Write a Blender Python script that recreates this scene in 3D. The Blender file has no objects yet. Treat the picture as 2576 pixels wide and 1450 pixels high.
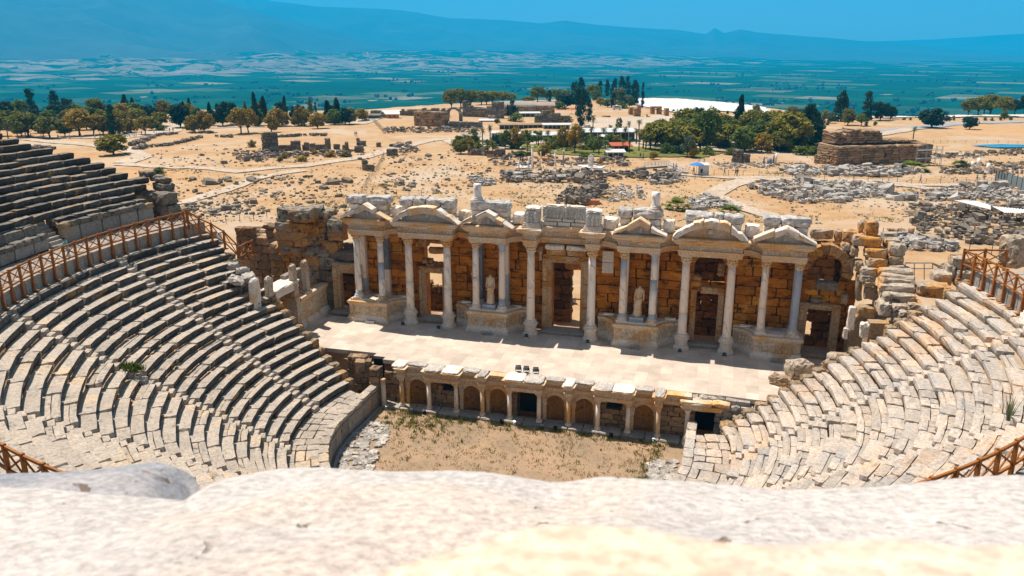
import bpy, math, random
import numpy as np
from mathutils import Vector, Matrix
RAD=math.radians
rng=np.random.default_rng(7)
random.seed(7)
SC=bpy.context.scene
COL=SC.collection
# ---------------------------------------------------------------- camera model
CAM=np.array([13.8,-66.4,25.4]); PITCH=16.9; YAW=15.3; FPX=2021.0
_t=RAD(PITCH); _a=RAD(YAW)
FW=np.array([-math.sin(_a)*math.cos(_t), math.cos(_a)*math.cos(_t), -math.sin(_t)])
RT=np.array([math.cos(_a), math.sin(_a), 0.0])
UP=np.cross(RT,FW)
def ray(px,py):
    return FW+RT*((px-1288)/FPX)+UP*((725-py)/FPX)
def on_y(px,py,y):
    d=ray(px,py); return CAM+d*((y-CAM[1])/d[1])
def on_x(px,py,x):
    d=ray(px,py); return CAM+d*((x-CAM[0])/d[0])
def on_z(px,py,z):
    d=ray(px,py); return CAM+d*((z-CAM[2])/d[2])
def on_ground(px,py):
    d=ray(px,py); t=100.0
    for _ in range(40):
        p=CAM+d*t
        zg=gbase(p[0],p[1]); t=(zg-CAM[2])/d[2]
    p=CAM+d*t
    return np.array([p[0],p[1],gz(p[0],p[1])])
def depth(p): return float(np.dot(np.asarray(p)-CAM,FW))
def gbase(x,y): return -0.15-0.018*max(0.0,y-8)
def bump(x,y):
    return 0.16*np.sin(x*.11+1.3)*np.cos(y*.09)+0.10*np.sin(x*.31+y*.23)+0.05*np.sin(x*.9-y*.7)
CX,CY=-.35,-15.45
def gz(x,y):
    x=np.asarray(x,float); y=np.asarray(y,float)
    z=-0.15-0.018*np.maximum(0,y-8)+bump(x,y)*np.clip((y-6)/20,0,1)
    # long low banks on the plateau
    z=z+1.1*np.exp(-((y-205+0.25*x)/9.0)**2)*np.clip((-x-10)/60,0,1)
    r=np.hypot(x-CX,y-CY)
    t=np.clip((-y-6)/22,0,1); t=t*t*(3-2*t)
    hill=z+18*t
    ins=(r<46.5)&(y<2.2)
    st=(np.abs(x)<24)&(y<3.2)&(y>-20)
    z=np.where(ins|st,-5.0,np.where(y<2.2,hill,z))
    return z if z.ndim else float(z)
# ---------------------------------------------------------------- object helpers
def tag(o,label=None,cat=None,group=None,kind=None):
    if label: o['label']=label
    if cat: o['category']=cat
    if group: o['group']=group
    if kind: o['kind']=kind
    elif cat and 'kind' not in o: o['kind']='thing'
    return o
ORD=['first','second','third','fourth','fifth','sixth','seventh','eighth','ninth','tenth','eleventh','twelfth','13th','14th','15th','16th','17th','18th','19th','20th','21st','22nd','23rd','24th','25th','26th']
def column_of(p):
    v=np.asarray(p,float)-CAM; return 1288+FPX*float(np.dot(v,RT)/np.dot(v,FW))
def number_labels(objs):
    """things that share a label get their place from the left added"""
    d={}
    for o in objs: d.setdefault(o['label'],[]).append(o)
    for l,os in d.items():
        if len(os)<2: continue
        os.sort(key=lambda o:column_of(parent_loc(o)))
        for k,o in enumerate(os):
            o['label']=('leftmost' if k==0 else 'rightmost' if k==len(os)-1 else ORD[min(k,25)]+' from the left' if k<26 else 'far right')+' '+l
def empty(name,loc=(0,0,0),label=None,cat=None,group=None,rz=0):
    o=bpy.data.objects.new(name,None); COL.objects.link(o)
    o.location=tuple(float(c) for c in loc); o.rotation_euler=(0,0,rz); o.empty_display_size=.3
    return tag(o,label,cat,group)
def copy_tree(o,parent=None):
    c=o.copy(); COL.objects.link(c)
    if parent is not None: c.parent=parent
    for ch in [k for k in o.children]: copy_tree(ch,c)
    return c
class MB:
    """collects shapes and links them as ONE mesh object"""
    def __init__(s): s.v=[]; s.f=[]; s.n=0; s.m=[]
    def add(s,v,f,mi=0):
        v=np.asarray(v,float); s.v.append(v)
        n=s.n
        for q in f: s.f.append([i+n for i in q])
        s.m+= (list(mi) if isinstance(mi,(list,tuple)) else [mi]*len(f)); s.n+=len(v)
    def build(s,name,mat,parent=None,smooth=False,origin=None):
        me=bpy.data.meshes.new(name)
        v=np.concatenate(s.v) if s.v else np.zeros((0,3))
        off=np.zeros(3)
        if origin is not None: off=np.asarray(origin,float)
        elif parent is not None: off=np.array(parent_loc(parent))
        v=v-off
        me.from_pydata(v.tolist(),[],s.f)
        for m in (mat if isinstance(mat,(list,tuple)) else [mat]): me.materials.append(m)
        if any(s.m): me.polygons.foreach_set('material_index',np.array(s.m,dtype=np.int32))
        if smooth: me.polygons.foreach_set('use_smooth',[True]*len(me.polygons))
        me.update()
        o=bpy.data.objects.new(name,me); COL.objects.link(o)
        if parent is not None: o.parent=parent
        elif origin is not None: o.location=tuple(off)
        return o
def parent_loc(p):
    l=np.zeros(3)
    while p is not None: l=l+np.array(p.location); p=p.parent
    return l
# unit templates -------------------------------------------------------------
def cube_grid(n,k=None):
    """surface grid of a cube -1..1 with n cells per edge, optional superquadric rounding"""
    idx={}; V=[]; F=[]
    def vid(i,j,l):
        if (i,j,l) not in idx:
            idx[(i,j,l)]=len(V); V.append((2*i/n-1,2*j/n-1,2*l/n-1))
        return idx[(i,j,l)]
    for a in range(n):
        for b in range(n):
            F.append((vid(a,b,0),vid(a,b+1,0),vid(a+1,b+1,0),vid(a+1,b,0)))
            F.append((vid(a,b,n),vid(a+1,b,n),vid(a+1,b+1,n),vid(a,b+1,n)))
            F.append((vid(a,0,b),vid(a+1,0,b),vid(a+1,0,b+1),vid(a,0,b+1)))
            F.append((vid(a,n,b),vid(a,n,b+1),vid(a+1,n,b+1),vid(a+1,n,b)))
            F.append((vid(0,a,b),vid(0,a,b+1),vid(0,a+1,b+1),vid(0,a+1,b)))
            F.append((vid(n,a,b),vid(n,a+1,b),vid(n,a+1,b+1),vid(n,a,b+1)))
    V=np.array(V)
    if k: V=V/((np.abs(V)**k).sum(1)**(1/k))[:,None]
    return V,F
TPL={1:cube_grid(1),2:cube_grid(2,14),3:cube_grid(3,12),4:cube_grid(4,8),6:cube_grid(6,6)}
def rotz(a):
    c,s=math.cos(a),math.sin(a); return np.array([[c,-s,0],[s,c,0],[0,0,1.0]])
def rot3(ax,ay,az):
    cx,sx=math.cos(ax),math.sin(ax); cy,sy=math.cos(ay),math.sin(ay)
    X=np.array([[1,0,0],[0,cx,-sx],[0,sx,cx]]); Y=np.array([[cy,0,sy],[0,1,0],[-sy,0,cy]])
    return rotz(az)@Y@X
def block(mb,c,d,R=None,n=2,amp=.02,mi=0):
    """rough stone block, centre c, full size d"""
    V,F=TPL[n]
    v=V*(np.asarray(d,float)/2)
    if amp: v=v+rng.normal(size=v.shape)*amp
    if R is not None: v=v@R.T
    mb.add(v+np.asarray(c,float),F,mi)
def box(mb,x0,x1,y0,y1,z0,z1,mi=0):
    V,F=TPL[1]
    c=np.array([(x0+x1)/2,(y0+y1)/2,(z0+z1)/2]); d=np.array([x1-x0,y1-y0,z1-z0])
    mb.add(V*d/2+c,F,mi)
def bar(mb,p,q,w,h=None,mi=0):
    """square bar between two points"""
    p=np.asarray(p,float); q=np.asarray(q,float); h=h or w
    d=q-p; L=np.linalg.norm(d); d=d/L
    u=np.array([0,0,1.0]) if abs(d[2])<.95 else np.array([1.0,0,0])
    s=np.cross(d,u); s/=np.linalg.norm(s); u=np.cross(s,d)
    V,F=TPL[1]
    v=V/2
    mb.add((p+q)/2+v[:,:1]*d*L+v[:,1:2]*s*w+v[:,2:3]*u*h,F,mi)
def lathe(mb,c,prof,n=20,sx=1,sy=1,mod=None,mi=0,caps=True,rot=0):
    """prof = [(r,z)], mod(theta,k)->radius factor"""
    c=np.asarray(c,float); V=[]; F=[]
    for k,(r,z) in enumerate(prof):
        for i in range(n):
            t=2*math.pi*i/n+rot
            f=mod(t,k) if mod else 1
            V.append((r*f*sx*math.cos(t),r*f*sy*math.sin(t),z))
    for k in range(len(prof)-1):
        for i in range(n):
            j=(i+1)%n
            F.append((k*n+i,k*n+j,(k+1)*n+j,(k+1)*n+i))
    if caps:
        F.append(tuple(range(n-1,-1,-1))); F.append(tuple((len(prof)-1)*n+i for i in range(n)))
    mb.add(np.array(V)+c,F,mi)
def tube(mb,pts,r,n=6,mi=0):
    pts=[np.asarray(p,float) for p in pts]; V=[]; F=[]
    rs=r if isinstance(r,(list,tuple)) else [r]*len(pts)
    for k,p in enumerate(pts):
        d=pts[min(k+1,len(pts)-1)]-pts[max(k-1,0)]; d=d/(np.linalg.norm(d)+1e-9)
        u=np.array([0,0,1.0]) if abs(d[2])<.9 else np.array([1.0,0,0])
        s=np.cross(d,u); s/=np.linalg.norm(s); u=np.cross(s,d)
        for i in range(n):
            t=2*math.pi*i/n; V.append(p+rs[k]*(math.cos(t)*s+math.sin(t)*u))
    for k in range(len(pts)-1):
        for i in range(n):
            j=(i+1)%n; F.append((k*n+i,k*n+j,(k+1)*n+j,(k+1)*n+i))
    F.append(tuple(range(n-1,-1,-1))); F.append(tuple((len(pts)-1)*n+i for i in range(n)))
    mb.add(V,F,mi)
def offset_path(path,d):
    """shift a plan polyline sideways (to the right-hand side of travel) with mitres"""
    P=np.asarray(path,float); n=len(P); out=[]
    for i in range(n):
        ns=[]
        for a,b in ((i-1,i),(i,i+1)):
            if a>=0 and b<n:
                e=P[b]-P[a]; L=np.linalg.norm(e)
                if L>1e-6: ns.append(np.array([e[1],-e[0]])/L)
        if len(ns)==2:
            m=ns[0]+ns[1]; q=m/max(1e-6,np.dot(m,m))*2
            if np.linalg.norm(q)>1.6: q=q/np.linalg.norm(q)*1.6
        else: q=ns[0]
        out.append(P[i]+q*d)
    return np.array(out)
def sweep(mb,path,prof,back=None,mi=0,jit=0.0,rev=False):
    """profile [(outward offset,z)] along a plan path; back = y of the rear plane closing top and bottom"""
    rows=[]
    for o,z in prof:
        q=offset_path(path,o); rows.append(np.c_[q,np.full(len(q),z)])
    if back is not None:
        P=np.asarray(path,float)
        top=np.c_[P[:,0],np.full(len(P),back),np.full(len(P),prof[-1][1])]
        bot=np.c_[P[:,0],np.full(len(P),back),np.full(len(P),prof[0][1])]
        rows=[bot]+rows+[top]
    V=np.concatenate(rows); n=len(path); F=[]
    if jit: V=V+rng.normal(size=V.shape)*jit*np.array([.6,1,.6])
    for k in range(len(rows)-1):
        for i in range(n-1):
            q=(k*n+i,k*n+i+1,(k+1)*n+i+1,(k+1)*n+i)
            F.append(q[::-1] if rev else q)
    mb.add(V,F,mi)
def ashlar(mb,o,u,L,H,D,ch=.6,bl=1.2,openings=(),top=None,amp=.02,n=2,gap=.015,base=None,djit=.04,mi=0):
    """coursed block wall: origin o, horizontal direction u (angle), D = thickness going to the left of u"""
    o=np.asarray(o,float); du=np.array([math.cos(u),math.sin(u),0]); dn=np.array([-math.sin(u),math.cos(u),0])
    R=rotz(u); z=0.0; ci=0
    while z<H-1e-3:
        h=ch*rng.uniform(.85,1.18); h=min(h,H-z)
        if H-z-h<ch*.35: h=H-z
        iv=[(0.0,L)]
        for a,b,z0,z1 in openings:
            ov=min(z+h,z1)-max(z,z0)
            if ov>h*.5:
                new=[]
                for s,e in iv:
                    if b<=s or a>=e: new.append((s,e))
                    else:
                        if a>s: new.append((s,a))
                        if b<e: new.append((b,e))
                iv=new
        for s,e in iv:
            x=s
            first=True
            while x<e-1e-3:
                l=bl*rng.uniform(.65,1.45)
                if first and ci%2: l*=.6
                first=False
                if e-x-l<bl*.4: l=e-x
                xm=x+l/2
                if (top is None or z+h*.5<top(xm)) and (base is None or z+h*.5>base(xm)):
                    dj=rng.uniform(-djit,djit)
                    c=o+du*xm+dn*(D/2+dj)+np.array([0,0,z+h/2])
                    block(mb,c,(l-gap,D,h-gap),R,n,amp,mi)
                x+=l
        z+=h; ci+=1
# ---------------------------------------------------------------- materials
def nt_new(name):
    m=bpy.data.materials.new(name); m.use_nodes=True
    nt=m.node_tree; b=nt.nodes['Principled BSDF']
    b.inputs['Specular IOR Level'].default_value=.25
    return m,nt,b
def N(nt,t,**k):
    n=nt.nodes.new(t)
    for a,v in k.items(): setattr(n,a,v)
    return n
def noise(nt,co,scale,detail=6,rough=.6,dist=0):
    n=N(nt,'ShaderNodeTexNoise'); n.inputs['Scale'].default_value=scale; n.inputs['Detail'].default_value=detail
    n.inputs['Roughness'].default_value=rough; n.inputs['Distortion'].default_value=dist
    nt.links.new(co,n.inputs['Vector']); return n.outputs['Fac']
def ramp(nt,fac,stops):
    r=N(nt,'ShaderNodeValToRGB'); e=r.color_ramp.elements
    while len(e)>len(stops): e.remove(e[-1])
    while len(e)<len(stops): e.new(.5)
    for i,(p,c) in enumerate(stops):
        e[i].position=p; e[i].color=(c,c,c,1) if not isinstance(c,(tuple,list)) else (*c,1)
    nt.links.new(fac,r.inputs['Fac']); return r.outputs['Color']
def mixc(nt,fac,a,b,mode='MIX'):
    n=N(nt,'ShaderNodeMix',data_type='RGBA',blend_type=mode)
    for s,v in ((n.inputs[0],fac),(n.inputs[6],a),(n.inputs[7],b)):
        if isinstance(v,(int,float)): s.default_value=v
        elif isinstance(v,(tuple,list)): s.default_value=(*v,1)
        else: nt.links.new(v,s)
    return n.outputs[2]
def math_(nt,op,a,b=None):
    n=N(nt,'ShaderNodeMath',operation=op)
    for i,v in enumerate((a,b)):
        if v is None: continue
        if isinstance(v,(int,float)): n.inputs[i].default_value=v
        else: nt.links.new(v,n.inputs[i])
    return n.outputs[0]
def coords(nt,obj=False,sc=(1,1,1)):
    if obj:
        t=N(nt,'ShaderNodeTexCoord'); co=t.outputs['Object']
    else:
        t=N(nt,'ShaderNodeNewGeometry'); co=t.outputs['Position']
    if sc!=(1,1,1):
        m=N(nt,'ShaderNodeMapping'); m.inputs['Scale'].default_value=sc; nt.links.new(co,m.inputs['Vector']); co=m.outputs['Vector']
    return co
def bumpn(nt,b,h,strength=.4,dist=.05):
    n=N(nt,'ShaderNodeBump'); n.inputs['Strength'].default_value=strength; n.inputs['Distance'].default_value=dist
    nt.links.new(h,n.inputs['Height']); nt.links.new(n.outputs[0],b.inputs['Normal'])
def stone(name,c1,c2,stain=(.05,.045,.04),st=(.60,.72),s1=.6,s2=2.2,isl=.28,fine=9.,bst=.6,bd=.05,rough=.9,third=None,pits=None,t3r=(.56,.66),st_max=.85,obj=False,carve=0,sc=(1,1,1)):
    m,nt,b=nt_new(name); co=coords(nt,obj,sc)
    big=noise(nt,co,s1,5,.6); col=mixc(nt,ramp(nt,big,[(.35,0.),(.65,1.)]),c1,c2)
    if third:
        t3=noise(nt,co,s1*.55,4,.55,.6); col=mixc(nt,ramp(nt,t3,[(t3r[0],0.),(t3r[1],1.)]),col,third)
    g=N(nt,'ShaderNodeNewGeometry'); 
    lo=1-isl; iv=ramp(nt,g.outputs['Random Per Island'],[(0,lo),(1,1+isl*.35)])
    if isl: col=mixc(nt,1.0,col,iv,'MULTIPLY')
    fn=noise(nt,co,fine,8,.7); col=mixc(nt,1.0,col,ramp(nt,fn,[(.34,.60),(.66,1.16)]),'MULTIPLY')
    sn=noise(nt,co,s2,9,.68,.3); sm=ramp(nt,sn,[(st[0],0.),(st[1],st_max)]); col=mixc(nt,sm,col,stain)
    h=mixc(nt,.5,fn,sn)
    if pits:
        pn=noise(nt,co,pits[0],3,.5,.8); pm=ramp(nt,pn,[(pits[1],0.),(pits[1]+.04,.85)]); col=mixc(nt,pm,col,(.12,.075,.045)); h=mixc(nt,pm,h,(0,0,0))
    if carve:
        # carved ornament: scrolls and figures cut into the stone, the cuts coloured darker
        vo=N(nt,'ShaderNodeTexVoronoi',feature='SMOOTH_F1'); vo.inputs['Scale'].default_value=carve; nt.links.new(co,vo.inputs['Vector'])
        wv=noise(nt,co,carve*1.2,2,.5,2.2)
        cv=math_(nt,'ADD',vo.outputs['Distance'],math_(nt,'MULTIPLY',wv,.6))
        dm=ramp(nt,cv,[(.62,0.),(.88,.42)]); col=mixc(nt,dm,col,tuple(x*.32 for x in c2))
        h=mixc(nt,.75,h,ramp(nt,cv,[(.35,1.),(.95,0.)])); bst=1.0; bd=.08
    nt.links.new(col,b.inputs['Base Color']); b.inputs['Roughness'].default_value=rough
    bumpn(nt,b,h,bst,bd); return m
def plain(name,c,rough=.6,metal=0,var=.15,scale=6,obj=True,bst=.15):
    m,nt,b=nt_new(name); co=coords(nt,obj)
    n=noise(nt,co,scale,5,.6); col=mixc(nt,ramp(nt,n,[(.3,0.),(.7,1.)]),tuple(x*(1-var) for x in c),tuple(min(1,x*(1+var)) for x in c))
    nt.links.new(col,b.inputs['Base Color']); b.inputs['Roughness'].default_value=rough; b.inputs['Metallic'].default_value=metal
    if bst: bumpn(nt,b,n,bst,.02)
    return m
def leaf(name,c1,c2,scale=.9,isl=True):
    m,nt,b=nt_new(name); co=coords(nt,True)
    n=noise(nt,co,scale,3,.6); g=N(nt,'ShaderNodeNewGeometry'); oi=N(nt,'ShaderNodeObjectInfo')
    f=math_(nt,'ADD',math_(nt,'MULTIPLY',n,.6),math_(nt,'MULTIPLY',g.outputs['Random Per Island'],.4))
    col=mixc(nt,ramp(nt,f,[(.3,0.),(.7,1.)]),c1,c2)
    col=mixc(nt,1.0,col,ramp(nt,oi.outputs['Random'],[(0,(.72,.78,.8)),(1,(1.2,1.1,.95))]),'MULTIPLY')
    nt.links.new(col,b.inputs['Base Color']); b.inputs['Roughness'].default_value=.7
    b.inputs['Specular IOR Level'].default_value=.15
    tr=N(nt,'ShaderNodeBsdfTranslucent'); nt.links.new(col,tr.inputs['Color'])
    mx=N(nt,'ShaderNodeMixShader'); mx.inputs[0].default_value=.22
    out=nt.nodes['Material Output']; nt.links.new(b.outputs[0],mx.inputs[1]); nt.links.new(tr.outputs[0],mx.inputs[2]); nt.links.new(mx.outputs[0],out.inputs[0])
    return m
M={}
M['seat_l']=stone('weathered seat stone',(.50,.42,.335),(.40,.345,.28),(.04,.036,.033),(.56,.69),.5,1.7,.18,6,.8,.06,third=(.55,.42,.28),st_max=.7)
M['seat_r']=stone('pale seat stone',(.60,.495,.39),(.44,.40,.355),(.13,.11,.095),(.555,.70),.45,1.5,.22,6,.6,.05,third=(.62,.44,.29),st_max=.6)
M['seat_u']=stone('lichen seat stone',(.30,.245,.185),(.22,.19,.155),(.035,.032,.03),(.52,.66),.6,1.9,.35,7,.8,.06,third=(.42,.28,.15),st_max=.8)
M['shade_crust']=stone('lichen and shade dark seat face',(.13,.115,.098),(.085,.078,.07),(.025,.024,.024),(.50,.64),.7,2.0,.5,6,1.0,.08,third=(.40,.235,.10),t3r=(.60,.68))  # dark risers: lichen, with the riser shade also put into the colour
M['slab']=stone('smooth wall slab',(.42,.37,.31),(.33,.295,.255),(.08,.07,.06),(.62,.78),.7,1.3,.2,6,.3,.03,third=(.45,.33,.22))
M['marble']=stone('weathered marble',(.84,.75,.645),(.76,.675,.58),(.24,.19,.145),(.60,.73),.8,2.6,.16,9,.4,.03,third=(.62,.42,.22),st_max=.6,rough=.75)
M['carved']=stone('carved marble',(.80,.675,.53),(.70,.58,.45),(.18,.13,.09),(.60,.74),.8,2.6,.2,9,.4,.03,third=(.70,.42,.18),carve=7.5,rough=.8,t3r=(.46,.66))
M['relief']=stone('relief marble',(.84,.71,.55),(.75,.62,.47),(.30,.17,.07),(.60,.74),.8,2.4,.15,9,.4,.03,third=(.74,.46,.20),t3r=(.48,.68),carve=4.5,rough=.8)
M['cornice']=stone('ochre cornice stone',(.80,.63,.42),(.74,.62,.49),(.15,.10,.07),(.60,.73),.7,2.4,.2,9,.6,.05,third=(.74,.42,.15),rough=.85,t3r=(.42,.66))
M['figures']=stone('grey figure marble',(.68,.64,.57),(.58,.56,.51),(.24,.21,.17),(.62,.76),.9,3.0,.12,8,.4,.03,rough=.75)
M['garland']=stone('garland stone',(.62,.58,.53),(.50,.47,.44),(.13,.115,.10),(.58,.72),.8,2.6,.2,8,.5,.04,carve=3.0)
M['ochre']=stone('ochre travertine',(.64,.235,.020),(.44,.145,.010),(.05,.022,.006),(.51,.62),.40,.85,.30,5,1.0,.09,third=(.70,.31,.045),sc=(1,1,1.8))
M['ochre2']=stone('rough ochre block',(.56,.27,.075),(.40,.235,.11),(.05,.042,.036),(.54,.66),.7,1.7,.35,6,.9,.08,third=(.52,.27,.06),st_max=.85)
M['ruin']=stone('grey ruin stone',(.29,.24,.185),(.20,.17,.14),(.06,.052,.045),(.56,.70),.8,1.7,.5,5,.8,.08,third=(.30,.21,.12))
M['ruinb']=stone('brown ruin stone',(.46,.30,.17),(.35,.235,.14),(.07,.05,.036),(.57,.72),.25,1.0,.45,4,.8,.08,third=(.36,.19,.08))
M['white_stone']=stone('pale rubble stone',(.56,.50,.43),(.38,.35,.31),(.08,.07,.06),(.58,.72),.8,1.9,.5,6,.7,.05)
M['door']=stone('carved ochre door frame',(.76,.52,.29),(.66,.45,.27),(.16,.09,.04),(.58,.72),.8,2.6,.18,9,.5,.03,third=(.64,.30,.07),carve=9,t3r=(.5,.6))
M['end']=stone('brown seat end block',(.42,.30,.18),(.32,.24,.16),(.05,.042,.032),(.54,.68),.7,1.9,.3,6,.8,.07,third=(.50,.28,.09),t3r=(.53,.63))
M['lich']=stone('lichen crusted block',(.50,.42,.33),(.40,.32,.23),(.055,.046,.038),(.52,.64),.5,1.7,.3,6,1.0,.09,third=(.58,.28,.07),t3r=(.5,.6))
M['lichd']=stone('dark lichen block',(.38,.315,.24),(.28,.235,.18),(.03,.026,.022),(.50,.62),.5,1.7,.35,6,1.0,.09,third=(.42,.20,.05),t3r=(.53,.63))
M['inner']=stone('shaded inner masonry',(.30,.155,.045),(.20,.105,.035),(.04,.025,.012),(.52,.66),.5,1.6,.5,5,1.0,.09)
M['statue']=stone('cream statue marble',(.76,.60,.42),(.70,.55,.39),(.30,.19,.10),(.60,.75),1.2,3,0,10,.4,.02,third=(.70,.46,.24))
M['paving']=None
M['wood']=None
# columns: veined marble
def veined(name,c1,c2,vein,amt=.55,sc=1.2):
    m,nt,b=nt_new(name); co=coords(nt,False,(1,1,.55))
    n=noise(nt,co,sc*.7,5,.6); col=mixc(nt,ramp(nt,n,[(.35,0.),(.65,1.)]),c1,c2)
    w=N(nt,'ShaderNodeTexWave',wave_type='BANDS',bands_direction='DIAGONAL'); w.inputs['Scale'].default_value=sc*.55
    w.inputs['Distortion'].default_value=9; w.inputs['Detail'].default_value=4; w.inputs['Detail Scale'].default_value=1.4
    nt.links.new(co,w.inputs['Vector'])
    v=math_(nt,'MULTIPLY',ramp(nt,w.outputs['Fac'],[(.80,0.),(.97,amt)]),ramp(nt,noise(nt,co,sc*.8,3),[(.42,0.),(.6,1.)]))
    col=mixc(nt,v,col,vein)
    st=noise(nt,co,3.5,8,.7); col=mixc(nt,ramp(nt,st,[(.62,0.),(.78,.5)]),col,tuple(x*.55 for x in c2))
    nt.links.new(col,b.inputs['Base Color']); b.inputs['Roughness'].default_value=.6
    bumpn(nt,b,st,.25,.03); return m
M['col']=veined('veined column marble',(.86,.78,.69),(.79,.72,.64),(.20,.19,.20))
M['col_pink']=veined('pinkish column marble',(.86,.74,.62),(.80,.68,.56),(.46,.33,.23),.6,1.6)
M['col_blue']=veined('blue grey marble',(.42,.47,.53),(.34,.39,.46),(.56,.59,.62),.5,1.4)
M['col_dark']=veined('dark grey marble',(.20,.22,.25),(.145,.165,.195),(.38,.40,.42),.5,1.6)
# stage paving
def paving():
    m,nt,b=nt_new('stage paving'); co=coords(nt)
    br=N(nt,'ShaderNodeTexBrick'); br.inputs['Scale'].default_value=1; br.inputs['Mortar Size'].default_value=.006; br.inputs['Mortar Smooth'].default_value=.2
    br.inputs['Brick Width'].default_value=1.5; br.inputs['Row Height'].default_value=.95; br.offset=.37; br.squash=.8; br.squash_frequency=3
    br.inputs['Color1'].default_value=(.66,.555,.45,1); br.inputs['Color2'].default_value=(.50,.415,.335,1); br.inputs['Mortar'].default_value=(.40,.32,.24,1)
    mp=N(nt,'ShaderNodeMapping'); mp.inputs['Rotation'].default_value=(0,0,RAD(90)); nt.links.new(co,mp.inputs['Vector']); nt.links.new(mp.outputs[0],br.inputs['Vector'])
    n=noise(nt,co,.5,6,.6); col=mixc(nt,1.0,br.outputs['Color'],ramp(nt,n,[(.3,.78),(.7,1.08)]),'MULTIPLY')
    n2=noise(nt,co,5,8,.7,1.0); col=mixc(nt,ramp(nt,n2,[(.56,0.),(.72,.5)]),col,(.36,.29,.225))
    nt.links.new(col,b.inputs['Base Color']); b.inputs['Roughness'].default_value=.8; bumpn(nt,b,n2,.2,.02); return m
M['paving']=paving()
M['wood']=stone('orange stained timber',(.44,.155,.022),(.32,.105,.016),(.10,.035,.01),(.60,.75),2,9,.25,20,.3,.01,rough=.6,sc=(1,1,1))
M['black']=plain('black metal',(.02,.02,.022),.45,.3)
M['steel']=plain('pale steel',(.42,.45,.47),.35,.7)
M['white']=plain('white paint',(.58,.57,.55),.5,0,.06,2)
M['wire']=plain('dark fence metal',(.03,.032,.028),.6,.2)
M['glass']=plain('lamp glass',(.10,.12,.14),.15,0,.1)
M['skin']=plain('skin',(.42,.24,.15),.55,0,.06)
M['hair']=plain('dark hair',(.02,.014,.01),.6,0,.1)
def cloth(n,c): 
    M[n]=plain(n+' cloth',c,.85,0,.12,12); return M[n]
for n,c in (('aqua',(.16,.42,.42)),('white_c',(.70,.68,.66)),('navy',(.03,.05,.12)),('red_c',(.5,.05,.03)),('yellow_c',(.65,.42,.05)),('blue_c',(.06,.2,.5)),('grey_c',(.2,.2,.2)),('black_c',(.02,.02,.02)),('beige_c',(.45,.36,.26))): cloth(n,c)
M['leaf_olive']=leaf('olive pine needles',(.10,.11,.012),(.27,.235,.022))
M['leaf_ochre']=leaf('ochre leaves',(.18,.13,.014),(.36,.25,.026))
M['leaf_green']=leaf('mid green leaves',(.07,.11,.014),(.18,.22,.03))
M['leaf_dark']=leaf('dark conifer needles',(.012,.032,.022),(.035,.07,.04))
M['leaf_grey']=leaf('grey green leaves',(.10,.125,.06),(.22,.24,.12))
M['leaf_palm']=leaf('palm fronds',(.10,.12,.035),(.25,.25,.09))
M['leaf_yellow']=leaf('yellowing leaves',(.28,.22,.02),(.46,.33,.035))
M['trunk']=stone('bark',(.13,.085,.05),(.09,.06,.038),(.03,.022,.016),(.58,.7),3,8,.1,14,.8,.04,obj=True)
M['grass_dry']=leaf('dry grass blades',(.32,.22,.07),(.46,.34,.12))
M['grass_green']=leaf('green grass blades',(.10,.13,.015),(.24,.24,.03))
# ---------------------------------------------------------------- seating of the theatre
def pol(r,az,z):
    a=np.radians(az); return np.stack([CX-r*np.cos(a),CY+r*np.sin(a),np.broadcast_to(z,np.shape(r))],-1) if np.ndim(r) else np.array([CX-r*math.cos(a),CY+r*math.sin(a),z])
def arc_block(mb,r0,r1,a0,a1,z0,z1,amp=.015,under=0.0,n=3,tilt=0,shade_crust=False):
    V,F=TPL[n]
    v=V/ (1.0)
    u=(v[:,0]+1)/2; w=(v[:,1]+1)/2; t=(v[:,2]+1)/2
    r=r0+(r1-r0)*w+under*np.clip(.55-t,0,1)*(w<.5)*1.8
    z=z0+(z1-z0)*t+tilt*(u-.5)*(t>.5)
    P=pol(r,a0+(a1-a0)*u,z)
    P=P+rng.normal(size=P.shape)*amp
    mb.add(P,F[::1] if a1<a0 else [f[::-1] for f in F],[1 if (k%6==2 and shade_crust) else 0 for k in range(len(F))])
ROWS=21; R0=15.6; TR=.80; RI=.528; Z0=-1.3
BND=[17.5,0,-24,-47.5,-70.5,-90.5,-112,-135,-157.8,-181.5,-197.5]
def seat_run(mb,r,z,a0,a1,bl,tr=TR,ri=RI,wear=.10,double=True):
    a=a0; ang=lambda l: math.degrees(l/r)
    base_dz=0
    while a>a1+.01:
        l=bl*rng.uniform(.55,1.5); d=ang(l)
        if a-d-ang(bl*.4)<a1: d=a-a1
        jq=.5 if a1>-85 else 1.5; dz=rng.normal()*.018*jq+.02*math.sin(a*.55+r*3)+.012*math.sin(a*1.7+r*7); dr=rng.normal()*.02*jq+.03*math.sin(a*.8+r*5)+.02*math.sin(a*2.3-r*2); q=rng.random()
        if q<wear*jq: dz-=rng.uniform(.05,.16)*max(1,jq); dr+=rng.uniform(-.08,.16)
        g=ang(.005)
        if double and (a1<-80 and rng.random()<.62 or rng.random()<.2):
            s=.44+rng.uniform(-.04,.05)
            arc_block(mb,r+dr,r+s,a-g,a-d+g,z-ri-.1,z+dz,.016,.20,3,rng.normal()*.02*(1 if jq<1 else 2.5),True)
            nb=1 if rng.random()<.55 else 2
            for k in range(nb):
                arc_block(mb,r+s+.01,r+tr+.14,a-g-d*k/nb,a-d*(k+1)/nb+g,z-.5,z+dz*.6-(.03 if a1<-85 else .006)-abs(rng.normal())*.012,.014,0,2)
        else:
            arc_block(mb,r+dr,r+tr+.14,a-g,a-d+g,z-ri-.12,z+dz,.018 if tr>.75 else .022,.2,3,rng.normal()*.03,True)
        a-=d
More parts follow.
